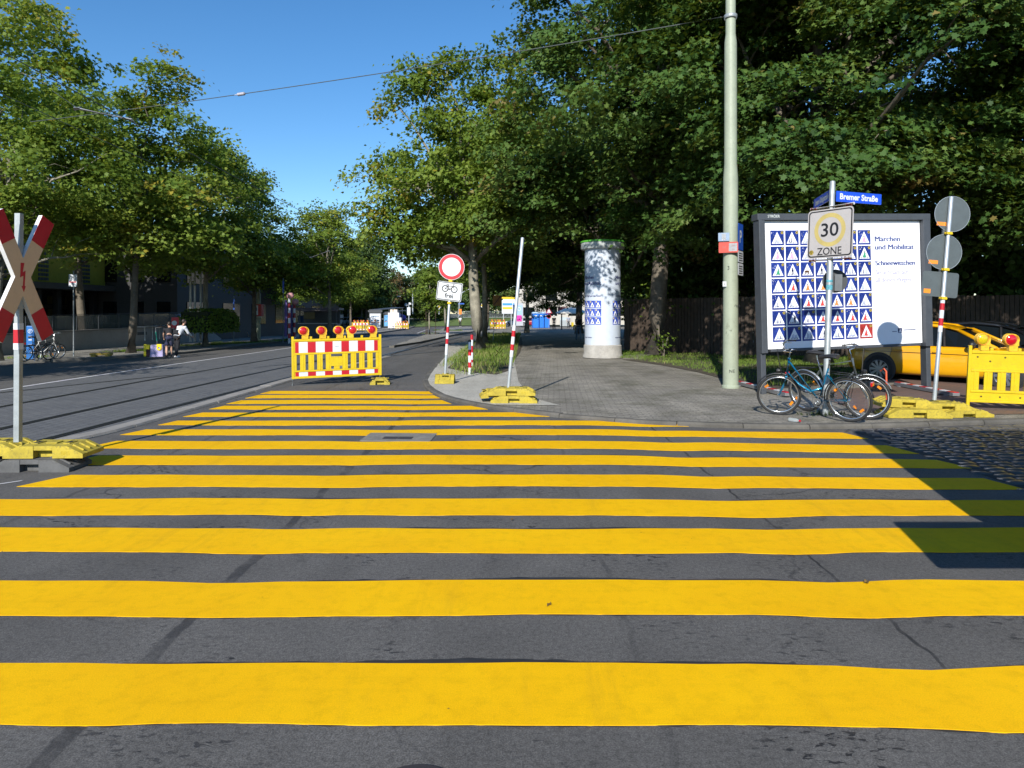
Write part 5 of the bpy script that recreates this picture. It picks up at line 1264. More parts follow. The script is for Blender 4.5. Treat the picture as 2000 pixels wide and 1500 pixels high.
bike_grey = M('bike_grey', (.16,.19,.20), .35, .5, var=.15, dirt=.2, coat=.3)
fr_, re_ = Vector((4.33,11.12)), Vector((5.02,10.42)); c_ = (fr_+re_)/2; rz = atan2(fr_.y-re_.y, fr_.x-re_.x)
make_bike('blue step through bicycle chained in front of the 30 zone post', (c_.x-.07*cos(rz), c_.y-.07*sin(rz), .065), rz, radians(-9), bike_blue, black_plastic, 'step', steer=radians(24))
fr_, re_ = Vector((5.46,10.52)), Vector((4.83,11.6)); c_ = (fr_+re_)/2; rz = atan2(fr_.y-re_.y, fr_.x-re_.x)
make_bike('grey bicycle with silver mudguards behind the blue one', (c_.x-.07*cos(rz), c_.y-.07*sin(rz), .065), rz, radians(5), bike_grey, M('silver_guard', (.55,.57,.58), .3, .7), 'top', steer=radians(38), grip=M('grey_grip', (.35,.34,.30), .7))
t = thing('cable_lock', 'orange cable lock hanging from the front wheel of the grey bicycle', 'lock', (5.62,10.6,.065))
mb = MB(); mb.tube([(.0,.02,.74),(.03,-.02,.78),(.06,-.03,.74),(.065,-.03,.5),(.07,-.03,.30)], .014, 8); mb.build('cable', M('lock_orange', (.62,.09,.03), .5), t, smooth=True)
mb = MB(); mb.box((.07,-.03,.27),(.03,.03,.08)); mb.build('lock_body', black_plastic, t, bevel=.005)
M('dim_glass', (.05,.055,.05), .15, coat=.6); M('dim_gold', (.16,.14,.05), .3)
# ------------------------------------------------------------------ cars
def paint(name, c):
    return M(name, c, .32, var=.04, dirt=.06, coat=.9)
def rim_part(mb, c, R, side):
    c = Vector(c); n_ = Vector((0,side,0))
    mb.lathe([(R,-.02),(R,.0),(R-.02,.004),(R-.035,-.03)], c, 32, 0, axis=n_, caps=False)
    for k in range(10):
        a = 2*pi*k/10; d_ = Vector((cos(a),0,sin(a))); e_ = Vector((-sin(a),0,cos(a)))
        q = [c+d_*.04-e_*.018, c+d_*.04+e_*.018, c+d_*(R-.02)+e_*.032, c+d_*(R-.02)-e_*.032]
        mb.add([v+n_*(-.008) for v in q]+[v-n_*.03 for v in q], [(0,1,2,3)[::side],(4,5,6,7)[::-side],(0,1,5,4),(1,2,6,5),(2,3,7,6),(3,0,4,7)], 0)
    mb.lathe([(.0,.0),(.055,-.002),(.065,-.03)], c, 16, 0, axis=n_, caps=False)
    mb.disc(c-n_*.045, X*side, Z, R-.02, .01, 1, 24)
def make_car(label, loc, rz, pm, group=None, kind='hatch', name='car', lights=True):
    t = thing(name, label, 'car' if kind != 'van' else 'van', loc, rz, group)
    van = kind == 'van'; zb_, zr = (1.05, 1.95) if van else (.93, 1.44)
    ST_ = [(-2.13,.42,.74,.62),(-2.10,.30,.90,.74),(-1.95,.24,.95,.82),(-1.5,.22,.955,.875),(-.9,.20,.95,.895),(0,.19,.94,.90),(.7,.20,.93,.895),(1.2,.21,.91,.88),(1.6,.23,.84,.86),(1.95,.27,.74,.80),(2.10,.32,.62,.68),(2.14,.40,.54,.58)]
    if van: ST_ = [(x, zl, zb+.12, hw) for x, zl, zb, hw in ST_]
    vs = []; n = 14
    for x, zl, zb, hw in ST_:
        P = [(-hw*.80,zl),(-hw*.95,zl+.05),(-hw*1.0,zl+.20),(-hw*1.0,(zl+zb)*.52),(-hw*.985,zb-.14),(-hw*.955,zb-.03),(-hw*.86,zb+.018)]
        P = P+[(-a, b) for a, b in P[::-1]]
        vs += [(x, a, b) for a, b in P]
    fs = [(i*n+k, (i+1)*n+k, (i+1)*n+(k+1)%n, i*n+(k+1)%n) for i in range(len(ST_)-1) for k in range(n)]
    fs += [tuple(range(n)), tuple(range((len(ST_)-1)*n+n-1, (len(ST_)-1)*n-1, -1))]
    mb = MB(); mb.add(vs, [f[::-1] for f in fs]); bd = mb.build('body', pm, t, smooth=True, auto=False)
    ss = bd.modifiers.new('smooth', 'SUBSURF'); ss.levels = 2; ss.render_levels = 2
    # cabin: glass core, painted roof and pillars
    if van: GL = [(1.45,.80,zb_+.02,zb_+.02,.6),(.85,.82,zb_+.02,zr,.72),(-2.0,.82,zb_+.02,zr,.72),(-2.08,.80,zb_+.02,zb_+.05,.72)]
    else: GL = [(1.12,.78,.90,.91,.72),(.34,.80,.93,1.30,.57),(.0,.80,.93,1.385,.585),(-.5,.80,.94,zr,.60),(-1.15,.78,.95,1.41,.58),(-1.55,.76,.95,1.31,.58),(-2.02,.70,.95,.985,.60)]
    cv = []
    for x, hb, z0, z1, ht in GL: cv += [(x,-hb,z0),(x,-ht,z1),(x,ht,z1),(x,hb,z0)]
    q = MB()
    for i in range(len(GL)-1):
        b = i*4; q.add(cv, [(b,b+4,b+5,b+1),(b+1,b+5,b+6,b+2),(b+2,b+6,b+7,b+3)])
    q.build('window', dark_glass, t)
    r_ = MB(); m_ = len(GL); k = .012
    tops = GL[1:-1]
    rv_ = []
    for x, hb, z0, z1, ht in tops:
        for f_, dz in ((-1,.0),(-.8,.026),(0,.045),(.8,.026),(1,.0)): rv_.append((x, ht*f_*1.035, z1+dz))
    r_.add(rv_, [(i*5+j, i*5+j+1, i*5+5+j+1, i*5+5+j)[::-1] for i in range(len(tops)-1) for j in range(4)])
    for s in (-1, 1):
        pt_ = lambda i, f: Vector((GL[i][0], s*(GL[i][1]*(1-f)+GL[i][4]*f)*1.02, GL[i][2]*(1-f)+GL[i][3]*f))
        r_.tube([pt_(0,0)+Vector((.02,0,0)), pt_(0,1), pt_(1,1)], [.045,.045,.048], 8)
        r_.tube([pt_(i,1) for i in range(1, m_-1)], .05, 8)
        r_.tube([pt_(m_-2,1), pt_(m_-1,.9)], [.05,.09], 8)
        mid_ = pt_(2 if not van else 1, 0)+Vector((.12 if not van else -.9,0,0)); mt = pt_(2 if not van else 1, 1)+Vector((.05 if not van else -.95,0,0)); r_.tube([mid_, mt], .03, 6, 1)
        if van: r_.prism([(-2.0,zb_),(.0,zb_),(.0,zr-.05),(-2.0,zr-.05)] if s < 0 else [(-.0,zb_),(2.0,zb_),(2.0,zr-.05),(.0,zr-.05)], (0,s*.79,0), X*(-s), Z, .02)
    r_.build('roof', [pm, black_plastic], t, smooth=True, auto=False)
    for x in (-1.28, 1.32):
        for s in (-1, 1):
            a_ = MB(); a_.lathe([(.385,.0),(.385,.006),(.0,.007)], (x,s*.885,.36), 28, axis=(0,s,0)); a_.build('wheel_arch', black_plastic, t)
            w_ = MB(); w_.lathe([(.22,-.10),(.31,-.10),(.335,-.075),(.335,.075),(.31,.10),(.22,.10)], (x,s*.82,.335), 36, axis=(0,s,0), caps=False); wo = w_.build('wheel', rubber, t, smooth=True)
            w2 = MB(); rim_part(w2, (x,s*.915,.335), .235, s); w2.build('rim', [M('alloy', (.30,.31,.33), .35, .8), black_film], wo)
    for s in (-1, 1):
        q = MB(); q.ball((.72,s*1.0,1.0), (.075,.11,.075), 12, 8); q.tube([(.74,s*.86,.95),(.72,s*.95,.97)], .022, 6); q.build('mirror', black_plastic, t, smooth=True)
        q = MB(); q.box((.0,s*.905,.80),(.20,.02,.03)); q.box((-.85,s*.895,.81),(.20,.02,.03)); q.build('door_handle', pm, t, bevel=.006)
        q = MB()
        for P in ([(.92,.30),(.98,.60),(.95,.88)], [(-.22,.27),(-.20,.60),(-.18,.90)], [(-.22,.27),(.92,.28)], [(-1.05,.55),(-.98,.90)], [(-1.9,.775),(-.5,.765),(1.4,.745)]):
            q.tube([(x, s*(.899 if abs(x) < .8 else .893), z) for x, z in P], .0055, 4)
        q.build('door_seam', black_film, t)
        q = MB(); q.ball((1.98,s*.60,.66), (.13,.16,.07), 12, 8); q.build('headlight', M('headlight', (.55,.58,.6), .1, coat=.8), t, smooth=True)
        q = MB(); q.ball((-2.04,s*.62,.80), (.08,.17,.09), 12, 8); q.build('tail_light', red_lens, t, smooth=True)
    q = MB(); q.box((2.125,0,.45),(.03,.52,.11)); q.box((-2.115,0,.62),(.03,.52,.11)); q.build('number_plate', white_film, t)
    return t
wp = G(1719,745,.0)
hd = radians(-48); cx_ = Vector((cos(hd), sin(hd)))
rear = Vector((wp.x, wp.y))   # the rear wheel nearest the camera
side = Vector((-sin(hd), cos(hd)))
org = rear+cx_*1.28+side*.82
make_car('yellow car parked behind the billboard', (org.x, org.y, -.02), hd, paint('taxi_yellow', (.70,.33,.002)))
make_car('dark car behind the yellow one at the right edge', (12.7, 17.9, -.02), radians(-50), paint('black_paint', (.012,.013,.016)))
# ------------------------------------------------------------------ low wall, railing and the building across the street
w0, w1 = G(-60,699,.1), G(432,664.5,.1)
dw = Vector((w1.x-w0.x, w1.y-w0.y, 0)); LW = dw.length; aw = atan2(dw.y, dw.x)
hw0 = EYE-(661-610)/FPX*w0.y-w0.z; hw1 = EYE-(634-610)/FPX*w1.y-w1.z
t = thing('retaining_wall', 'long low concrete wall with a sloped end below the glass railing', 'wall', tuple(w0), aw); dz = w1.z-w0.z
mb = MB()
mb.prism([(-12,-.4),(LW,dz-.2),(LW,dz+.15),(LW-2.8,dz+hw1),(-12,hw0+.0)], (0,0,0), X, Z, .35); mb.build('wall', M('wall_concrete', (.30,.29,.285), .85, var=.15, sc=.9, dirt=.35, bmp=.2), t)
mb = MB(); mb.add([(-12,-.05,hw0),(LW-2.8,-.05,dz+hw1),(LW-2.8,.40,dz+hw1),(-12,.40,hw0)]+[(-12,-.05,hw0+.07),(LW-2.8,-.05,dz+hw1+.07),(LW-2.8,.40,dz+hw1+.07),(-12,.40,hw0+.07)], [(0,1,5,4),(4,5,6,7),(1,2,6,5),(3,0,4,7)]); mb.build('coping', dark_concrete, t)
k = (212/1000); mb = MB(); mb.box((LW*.555,-.004,.75),(1.05,.02,.20)); mb.build('vent_grille', black_film, t)
tr_ = thing('glass_railing', 'dark glass railing with thin posts on the low wall', 'railing', tuple(w0), aw)
zt_ = lambda x: hw0+.08+(dz+hw1-hw0)*x/LW
gl = clear_mat('railing_glass', (.10,.13,.14), .55); n = 17
for i in range(n):
    xa, xb = -12+(LW+8.4)*i/n, -12+(LW+8.4)*(i+1)/n
    mb = MB(); mb.prism([(xa+.05,zt_(xa)+.06),(xb-.05,zt_(xb)+.06),(xb-.05,zt_(xb)+.92),(xa+.05,zt_(xa)+.92)], (0,.15,0), X, Z, .015); mb.build('glass_pane', gl, tr_)
    mb = MB(); mb.box((xa,.16,zt_(xa)+.47),(.04,.04,.96)); mb.build('post', dark_frame, tr_)
mb = MB(); mb.tube([(-12,.16,zt_(-12)+.97),(LW-3.6,.16,zt_(LW-3.6)+.97)], .028, 8); mb.build('handrail', dark_frame, tr_)
# the building
t = thing('building', 'dark building with a yellow patterned upper storey above dark windows', 'building', tuple(w0+Vector((-sin(aw),cos(aw),0))*5.5), aw)
base = hw0-.2; zs = 3.35-w0.z-.0
ol = M('olive_render', (.50,.46,.05), .85, var=.15, sc=.7, dirt=.3); dkw = M('dark_cladding', (.025,.026,.030), .6, var=.2); blk = M('slate_blue', (.085,.095,.115), .6, var=.2)
Lb = LW-3.0
mb = MB(); mb.box(((Lb-14)/2, 4.5, zs+3.1),(Lb+14, 8.9, 5.6)); up = mb.build('upper_storey', ol, t)
mb = MB(); mb.box(((Lb-14)/2, 4.2, zs+.10),(Lb+14.6, 9.9, .40)); mb.build('slab_edge', M('slab_grey', (.09,.09,.085), .8), t)
mb = MB(); mb.box(((Lb-14)/2, 6.0, (zs+base)/2-.1),(Lb+12, 6.0, zs-base)); gf = mb.build('ground_floor', dkw, t)
mb = MB(); mb.box(((Lb-14)/2, .7, base-.12),(Lb+14.5, 7.9, .2)); mb.build('terrace', dark_concrete, t)
rw = random.Random(3)
i = 0; x = -11.0
while x < Lb-1.2:
    mb = MB(); mb.box((x, 2.97, base+.95),(1.05,.06,1.5)); wi = mb.build('window', M('dim_glass', (.05,.055,.05), .15, coat=.6) if rw.random() < .7 else M('dim_gold', (.16,.14,.05), .3), gf)
    mb = MB(); mb.box((x, 2.97, base+2.35),(1.05,.06,.55)); mb.build('window', M('dim_glass') if rw.random() < .7 else M('dim_gold'), gf)
    mb = MB(); mb.box((x+.9, .55, (zs+base)/2-.05),(.38,.38,zs-base-.1)); mb.build('column', dkw, t)
    x += 1.85
mb = MB(); mb.box(((Lb-14)/2, 2.96, base+1.87),(Lb+12,.08,.24)); mb.build('sill_band', M('slab_grey'), gf)
# stepped pattern of little dark panels on the yellow storey
x = -9.0
while x < Lb-3:
    hgt_ = rw.uniform(1.2, 2.6); wdt = rw.uniform(1.2, 2.2); mb = MB(); rows = int(hgt_/.28)
    for r in range(rows):
        for c in range(int(wdt/.24)):
            if abs(c*.24-wdt/2) < wdt/2*(1-r/rows*.75): mb.box((x+c*.24, .035, zs+.55+r*.28),(.17,.05,.19))
    mb.build('pattern_panel', blk, up); x += wdt+rw.uniform(.9, 2.2)
for k_ in range(4):
    px = 372+k_*8.5+(3 if k_ > 1 else 0); q = at(px, 612, 41.5+k_*.5); t = thing('flag_pole', 'slim white flag pole at the end of the dark building, number '+'one two three four'.split()[k_]+' from the left', 'flag pole', (q.x, q.y, gz(q.x, q.y)+.4), group='white flag poles')
    mb = MB(); mb.lathe([(.07,0),(.055,4.2),(.0,4.25)], n=10); mb.build('shaft', white_paint, t, smooth=True); mb = MB(); mb.ball((0,0,4.3),.07,8,6); mb.build('finial', steel, t, smooth=True)
q = at(398,640,41); hedge('hedge', 'rounded clipped hedge at the end of the glass railing', (q.x+.3, q.y, gz(q.x,q.y)+.95), (3.6,2.0,1.35), 2600, .13, hedge_leaf, 5, aw, .35)
t = thing('poster_stand', 'red poster with a white oval behind the glass railing', 'poster', (at(335,625,37.0).x, 37.4, w0.z+1.15), aw*.3)
mb = MB(); mb.box((0,0,.45),(.36,.04,.62)); mb.build('panel', tram_red, t); mb = MB(); mb.disc((-.04,-.023,.46),X,Z,.13,.002,0,16); mb.build('oval', white_film, t); mb = MB(); mb.cyl((0,.03,-.3),(0,.03,.2),.02,n=6); mb.build('leg', steel, t)
for k_, (px, Yy, c) in enumerate(((283,36,(.45,.4,.36)),(298,37,(.3,.12,.08)),(312,38,(.5,.5,.48)),(352,40,(.34,.36,.4)),(366,41,(.35,.33,.15)))):
    q = at(px, 632, Yy+.8); t = thing('cafe_table', ['grey','brown','pale','bluish','olive'][k_]+' table on the terrace behind the glass railing', 'table', (q.x, q.y, w0.z+base-.05), aw, 'terrace tables')
    mb = MB(); mb.box((0,0,.74),(1.1,.8,.04)); mb.build('top', M('table_%d' % k_, c), t); mb = MB(); mb.cyl((0,0,0),(0,0,.72),.04,n=8); mb.build('leg', steel, t)
# parking stele, bikes, scooter ... on the far pavement
p = G(60,704,.1); t = thing('parking_stele', 'blue parking stele with a white P at the left edge', 'parking sign', (p.x, p.y, p.z), radians(12))
mb = MB(); mb.box((0,0,.72),(.30,.10,1.44)); b_ = mb.build('panel', M('stele_blue', (.01,.13,.42), .4), t, bevel=.02)
q = MB(); q.disc((0,-.052,1.22),X,Z,.09,.002,0,20,r0=.07); q.text('P', (0,-.052,1.17), X, Z, .14); q.box((0,-.052,.98),(.12,.004,.09)); q.box((0,-.052,.86),(.12,.004,.05)); q.text('230', (0,-.052,.62), X, Z, .09); q.build('lettering', white_film, b_)
sp_ = M('off_white', (.6,.6,.6), .5)  # even off-white frame paint of the pale bicycles
for k_, (px, py, rz_, m_, lab) in enumerate(((69,705,1.0,M('bike_black', (.02,.02,.025), .4),'bicycle leaning on the blue parking stele'),(82,703,.75,sp_,'pale bicycle between two others by the blue stele'),(91,701,1.35,M('bike_black'),'bicycle farthest right of the group by the blue stele'))):
    p = G(px, py, .1); make_bike(lab, tuple(p), rz_+.3, radians(6), m_, None, 'top', 'bicycles parked by the blue stele', rack=False)
p = G(86,702,.1); t = thing('stop_sign_pole', 'white stop sign panel on a thin pole behind the crossbuck', 'sign', (p.x, p.y+2, p.z)); mb = MB(); mb.cyl((0,0,0),(0,0,3.9),.03,n=8); mb.build('pole', steel, t)
mb = MB(); mb.box((0,-.04,3.45),(.36,.04,.55)); pn_ = mb.build('panel', white_film, t); mb = MB(); mb.box((0,-.063,3.38),(.3,.004,.05)); mb.build('red_bar', red_film, pn_)
p = G(198,697,.1); t = thing('bench_block', 'low brown and yellow block lying at the kerb across the street', 'block', tuple(p), .25); mb = MB(); mb.box((0,0,.12),(.85,.3,.10)); mb.box((-.28,0,.035),(.2,.28,.07)); mb.box((.28,0,.035),(.2,.28,.07)); mb.build('block', M('old_yellow', (.38,.25,.04), .8, var=.35, dirt=.7), t, bevel=.01)
p = G(287,696,.1); t = thing('shopping_bag', 'yellow handled bag left of the lilac one at the kerb', 'bag', (p.x-.02, p.y, p.z), group=None)
vio = M('lilac', (.34,.30,.50), .7); yb = M('bag_yellow', (.80,.60,.005), .5); mar = M('bag_dark', (.06,.015,.02), .7)
mb = MB(); mb.box((.16,0,.22),(.30,.16,.44), top=.9); mb.build('sack', mar, t, bevel=.02); mb = MB(); mb.box((-.02,-.05,.26),(.11,.1,.52)); mb.box((.08,-.09,.40),(.20,.03,.2)); mb.build('flap', yb, t, bevel=.02); mb = MB(); mb.ring((.27,-.10,.40),(0,-1,0),.075,.03,14,6,a0=-.3,a1=pi+.6); mb.build('handle', yb, t, smooth=True)
p = G(308,697,.1); t = thing('shopping_bag', 'lilac bag with a yellow loop standing at the kerb', 'bag', (p.x, p.y, p.z))
mb = MB(); mb.prism([(-.27,.0),(.26,.02),(.24,.52),(-.24,.50)], (0,-.1,0), X, Z, .2); mb.build('sack', vio, t, bevel=.02); mb = MB(); mb.ring((.12,-.115,.37),(0,-1,0),.075,.035,14,6,flat=.6); mb.box((.12,-.115,.48),(.2,.03,.1)); mb.build('loop', yb, t, smooth=True)
p = G(312,692,.1); t = thing('scooter', 'electric scooter with a turquoise stem behind the lilac bag', 'scooter', tuple(p), .3)
mb = MB(); mb.box((.0,.0,.12),(.16,.9,.05)); mb.build('deck', black_plastic, t, bevel=.01); mb = MB(); mb.tube([(-.02,-.42,.16),(-.05,-.36,.62)], .026, 8); mb.tube([(-.05,-.36,.62),(-.10,-.30,1.02)], .03, 8, 1); mb.tube([(-.10,-.30,1.02),(-.12,-.28,1.2)], .022, 8); mb.build('stem', [white_paint, M('turquoise', (.05,.55,.42), .4)], t, smooth=True)
mb = MB(); mb.tube([(-.37,-.30,1.22),(-.12,-.28,1.2),(.12,-.26,1.23)], .018, 8); mb.build('handlebar', black_plastic, t, smooth=True)
for y in (-.47, .46):
    mb = MB(); mb.ring((-.0,y,.11),(1,0,0),.085,.028,18,8); mb.build('wheel', rubber, t, smooth=True)
# tram pole with the red poster box, slim poles
p = G(505,667,.1); t = thing('tram_pole', 'pale tram pole carrying a red poster box', 'pole', tuple(p)); mb = MB(); mb.lathe([(.145,0),(.135,3.4),(.10,3.5),(.09,9)], n=16); mb.build('shaft', pole_paint, t, smooth=True)
mb = MB(); mb.box((.05,-.05,2.25),(.50,.45,.85)); bx_ = mb.build('poster_box', M('poster_box_red', (.50,.015,.02), .5), t, bevel=.02); mb = MB(); mb.box((-.06,-.28,2.25),(.24,.01,.70)); mb.build('poster', white_film, bx_); mb = MB(); mb.tube([(-.2,-.3,1.76),(.3,-.3,1.76)],.04,8); mb.build('rail', white_paint, t)
q = MB(); q.ball((-.06,-.287,2.32),(.055,.002,.16),10,8); q.build('silhouette', black_film, bx_)
for px, py, h, lab in ((456.5,667,3.4,'slim grey sign post by the far kerb near the hedge'),(553,669,4.2,'grey post left of the red and white kiosk posts')):
    p = G(px, py, .1); t = thing('sign_post', lab, 'post', tuple(p)); mb = MB(); mb.cyl((0,0,0),(0,0,h),.04,n=10); mb.build('post', M('post_blue_grey', (.22,.30,.33), .5), t, smooth=True); mb = MB(); mb.box((.03,-.05,h-.6),(.10,.03,.8)); mb.build('plate', blue_paint, t)
p = G(463,664.5,.1); make_bike('bicycle leaning on the tree beyond the low wall', tuple(G(466,660,.1)), .2, radians(-7), sp_, None, 'top', rack=False)
# buildings deeper on the left
def block(label, x0, x1, y0, y1, h, m, wm, nw, nf, z=-1.2, roof=None):
    t = thing('building', label, 'building', ((x0+x1)/2, (y0+y1)/2, z)); W_, D_ = x1-x0, y1-y0
    mb = MB(); mb.box((0,0,h/2),(W_,D_,h)); mb.build('wall', m, t)
    mb = MB(); mb.box((0,0,h+.15),(W_+.5,D_+.5,.3)); mb.build('roof', roof or dark_concrete, t)
    for f in range(nf):
        for k in range(nw):
            yy = -D_/2+D_*(k+.5)/nw; zz = 1.2+(h-1.2)*(f+.45)/nf
            mb = MB(); mb.box((W_/2+.02, yy, zz),(.08, D_/nw*.55, (h-1)/nf*.55)); fr_ = mb.build('window', wm, t)
            xx = -W_/2+W_*(k+.5)/nw; mb = MB(); mb.box((xx, -D_/2-.02, zz),(W_/nw*.5,.08,(h-1)/nf*.55)); mb.build('window', wm, t)
    return t
block('dark shop building behind the plane trees at the tram stop', -37, -25, 52, 92, 8, M('dark_facade', (.045,.045,.046), .8), dark_glass, 6, 2)
block('tall dull building far behind the plane trees', -52, -30, 100, 128, 11, M('dull_facade', (.17,.16,.16), .85), dark_glass, 5, 3)
block('pale building behind the market at the end of the path', 1, 26, 128, 142, 9.5, M('pale_facade', (.48,.45,.40), .8), dark_glass, 6, 3, z=-.6)
# wooden fence in the shade
f0, f1, f2 = Vector((4.9,30.4,0)), Vector((8.1,26.6,0)), Vector((28,21.5,0))
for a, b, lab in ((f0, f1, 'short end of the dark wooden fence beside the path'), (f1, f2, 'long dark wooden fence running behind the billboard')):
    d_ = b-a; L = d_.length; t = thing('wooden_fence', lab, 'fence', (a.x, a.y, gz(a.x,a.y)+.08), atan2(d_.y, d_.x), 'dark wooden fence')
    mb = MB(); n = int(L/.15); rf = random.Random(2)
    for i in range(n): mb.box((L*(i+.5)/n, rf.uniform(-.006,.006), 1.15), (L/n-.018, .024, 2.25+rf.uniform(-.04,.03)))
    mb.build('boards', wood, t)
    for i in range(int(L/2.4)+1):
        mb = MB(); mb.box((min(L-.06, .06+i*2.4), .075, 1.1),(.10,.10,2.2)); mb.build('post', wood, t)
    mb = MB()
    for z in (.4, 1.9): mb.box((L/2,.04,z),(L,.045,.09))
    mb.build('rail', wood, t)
# ------------------------------------------------------------------ people
def person(label, loc, rz, h=1.72, shirt=None, trousers=None, shoes=None, hairm=None, sleeves=.5, step=0.0, stoop=0.0, arms=((0,.1),(0,.1)), shorts=False, hair_len=0.0, bag=None, group=None, seat=False):
    t = thing('person', label, 'person', loc, rz, group); k = h/1.72
    HIP = Vector((0,0,.90)); 
    if seat: HIP.z = .50
    sp = Vector((0,-sin(stoop),cos(stoop)))                       # spine direction, figure faces -y
    CH = HIP+sp*.42; NK = HIP+sp*.56+Vector((0,-.01,0)); HD = NK+Vector((0,-.03-.08*sin(stoop),.145*cos(stoop*.6)))
    body, top, bot = MB(), MB(), MB(); shs = []
    legs = []
    for s in (-1, 1):
        a = step*s; hp = HIP+Vector((s*.09,0,-.02))
        if seat: kn = hp+Vector((s*.03,-.42,.02)); an = kn+Vector((0,.02,-.42))
        else: kn = hp+Vector((s*.005,-sin(a)*.43-.02,-cos(a)*.43)); an = kn+Vector((0,-sin(a-.12 if a < 0 else a*.7)*.41+(.02),-cos(a)*.41)); an.z = max(an.z, .06)
        legs.append((hp, kn, an))
        body.tube([hp, hp.lerp(kn,.5), kn, kn.lerp(an,.35), an], [.085,.075,.055,.056,.036], 10); body.ball(kn,.055,8,6)
        body.tube([an+Vector((0,.03,-.03)), an+Vector((0,-.06,-.04)), an+Vector((0,-.16,-.05))], [.038,.038,.028], 8); body.ball(an,.037,8,6)
        sh = MB(); shs.append(sh); sh.tube([an+Vector((0,.055,-.028)), an+Vector((0,-.05,-.035)), an+Vector((0,-.13,-.045)), an+Vector((0,-.19,-.05))], [.042,.048,.046,.03], 10); sh.tube([an+Vector((0,0,.03)), an+Vector((0,0,-.04))], [.045,.05], 10)
        e = an+Vector((0,0,.02)) if not shorts else kn+Vector((0,0,.06))
        bot.tube([hp+Vector((0,0,.04)), hp.lerp(kn,.5), kn if not shorts else e, e] if not shorts else [hp+Vector((0,0,.04)), hp.lerp(kn,.6), e], [.105,.092,.07,.056] if not shorts else [.105,.1,.095], 10)
    body.tube([HIP+Vector((0,0,-.03)), HIP+sp*.14, HIP+sp*.30, CH, NK], [.135,.125,.135,.145,.06], 12); body.tube([NK-sp*.03, HD], [.052,.05], 10)
    body.ball(HD+Vector((0,-.005,.04)), (.075,.092,.105), 14, 12); body.ball(HD+Vector((0,-.03,-.02)), (.055,.06,.06), 10, 8); body.ball(HD+Vector((0,-.10,.03)), (.014,.022,.024), 8, 6)
    for s in (-1, 1): body.ball(HD+Vector((s*.077,.01,.03)), (.012,.022,.032), 8, 6)
    bot.tube([HIP+Vector((0,0,-.07)), HIP+sp*.10], [.155,.15], 14); bot.ball(HIP+Vector((0,.0,-.03)), (.165,.13,.11), 12, 8)
    top.tube([HIP+sp*.0, HIP+sp*.16, HIP+sp*.30, CH+sp*.02, NK-sp*.035], [.155,.145,.155,.16,.085], 14)
    for i, s in enumerate((-1, 1)):
        sw, bd = arms[i]; S = CH+sp*.06+Vector((s*.185,0,0)); up_ = Vector((s*.16,-sin(sw),-cos(sw))).normalized(); E = S+up_*.29
        lo_ = Vector((-s*.05,-sin(sw+bd),-cos(sw+bd))).normalized(); Wr = E+lo_*.25
        body.tube([CH+sp*.06, S, S.lerp(E,.5), E, E.lerp(Wr,.4), Wr], [.07,.055,.046,.038,.038,.025], 10); body.ball(S,.058,8,6)
        pm = Wr+lo_*.055; body.tube([Wr, pm, pm+lo_*.035], [.024,.036,.034], 8)
        sd = lo_.cross(Vector((s,0,0))).normalized()
        for f, ln in ((-1.5,.055),(-.5,.075),(.5,.08),(1.5,.07)):
            b0 = pm+lo_*.03+sd*f*.018; body.tube([b0, b0+lo_*ln*.6, b0+lo_*ln+Vector((-s*.012,0,0))], [.0095,.009,.007], 6)
        b0 = Wr+lo_*.03-sd*.03; body.tube([b0, b0-sd*.02+lo_*.03, b0-sd*.026+lo_*.06], [.012,.010,.008], 6)
        top.tube([CH+sp*.04, S, S.lerp(E,.5), S.lerp(E, max(sleeves,.55)) if sleeves <= 1 else E]+([E.lerp(Wr, .9)] if sleeves > 1 else []), [.10,.075,.066,.060]+([.042] if sleeves > 1 else []), 10)
        top.ball(S,.074,8,6)
    def fused(mb, nm, m, vox):
        if not mb.v: return
        mb.v = [v*k for v in mb.v]; o = mb.build(nm, m, t, smooth=True, auto=False); r = o.modifiers.new('fuse', 'REMESH'); r.mode = 'VOXEL'; r.voxel_size = vox; r.use_smooth_shade = True
        s_ = o.modifiers.new('soften', 'SMOOTH'); s_.factor = .5; s_.iterations = 3; return o
    fused(body, 'body', skin, .011); fused(top, 'shirt', shirt, .018); fused(bot, 'trousers' if not shorts else 'shorts', trousers, .018); [fused(sh, 'shoe', shoes or black_plastic, .016) for sh in shs]
    hr = MB(); hr.ball(HD+Vector((0,.02,.065)), (.085,.095,.10), 12, 10)
    if hair_len: hr.tube([HD+Vector((0,.06,.08)), HD+Vector((0,.09,-.05)), HD+Vector((0,.10,-hair_len))], [.07,.085,.05], 10); hr.tube([HD+Vector((.06,.03,.05)), HD+Vector((.075,.02,-hair_len*.8))], [.03,.025], 8); hr.tube([HD+Vector((-.06,.03,.05)), HD+Vector((-.075,.02,-hair_len*.8))], [.03,.025], 8)
    hr.v = [v if v.y > HD.y-.055 or v.z > HD.z+.09 else Vector((v.x, HD.y-.05, v.z)) for v in hr.v]
    fused(hr, 'hair', hairm or hair, .016)
    ft = MB()
    for s in (-1, 1): ft.ball(HD+Vector((s*.028,-.088,.045)), (.011,.008,.007), 8, 6)
    ft.ball(HD+Vector((0,-.092,-.022)), (.022,.008,.006), 8, 6); ft.v = [v*k for v in ft.v]; ft.build('face_features', M('lip_dark', (.12,.05,.04), .5), t, smooth=True)
    if bag:
        b = MB(); b.box(Vector(bag[0])*k, Vector(bag[1])*k); b.build('bag', bag[2], t, bevel=.03)
    return t
cl = lambda n, c: M('cloth_'+n, c, .85, var=.15, dirt=.1)
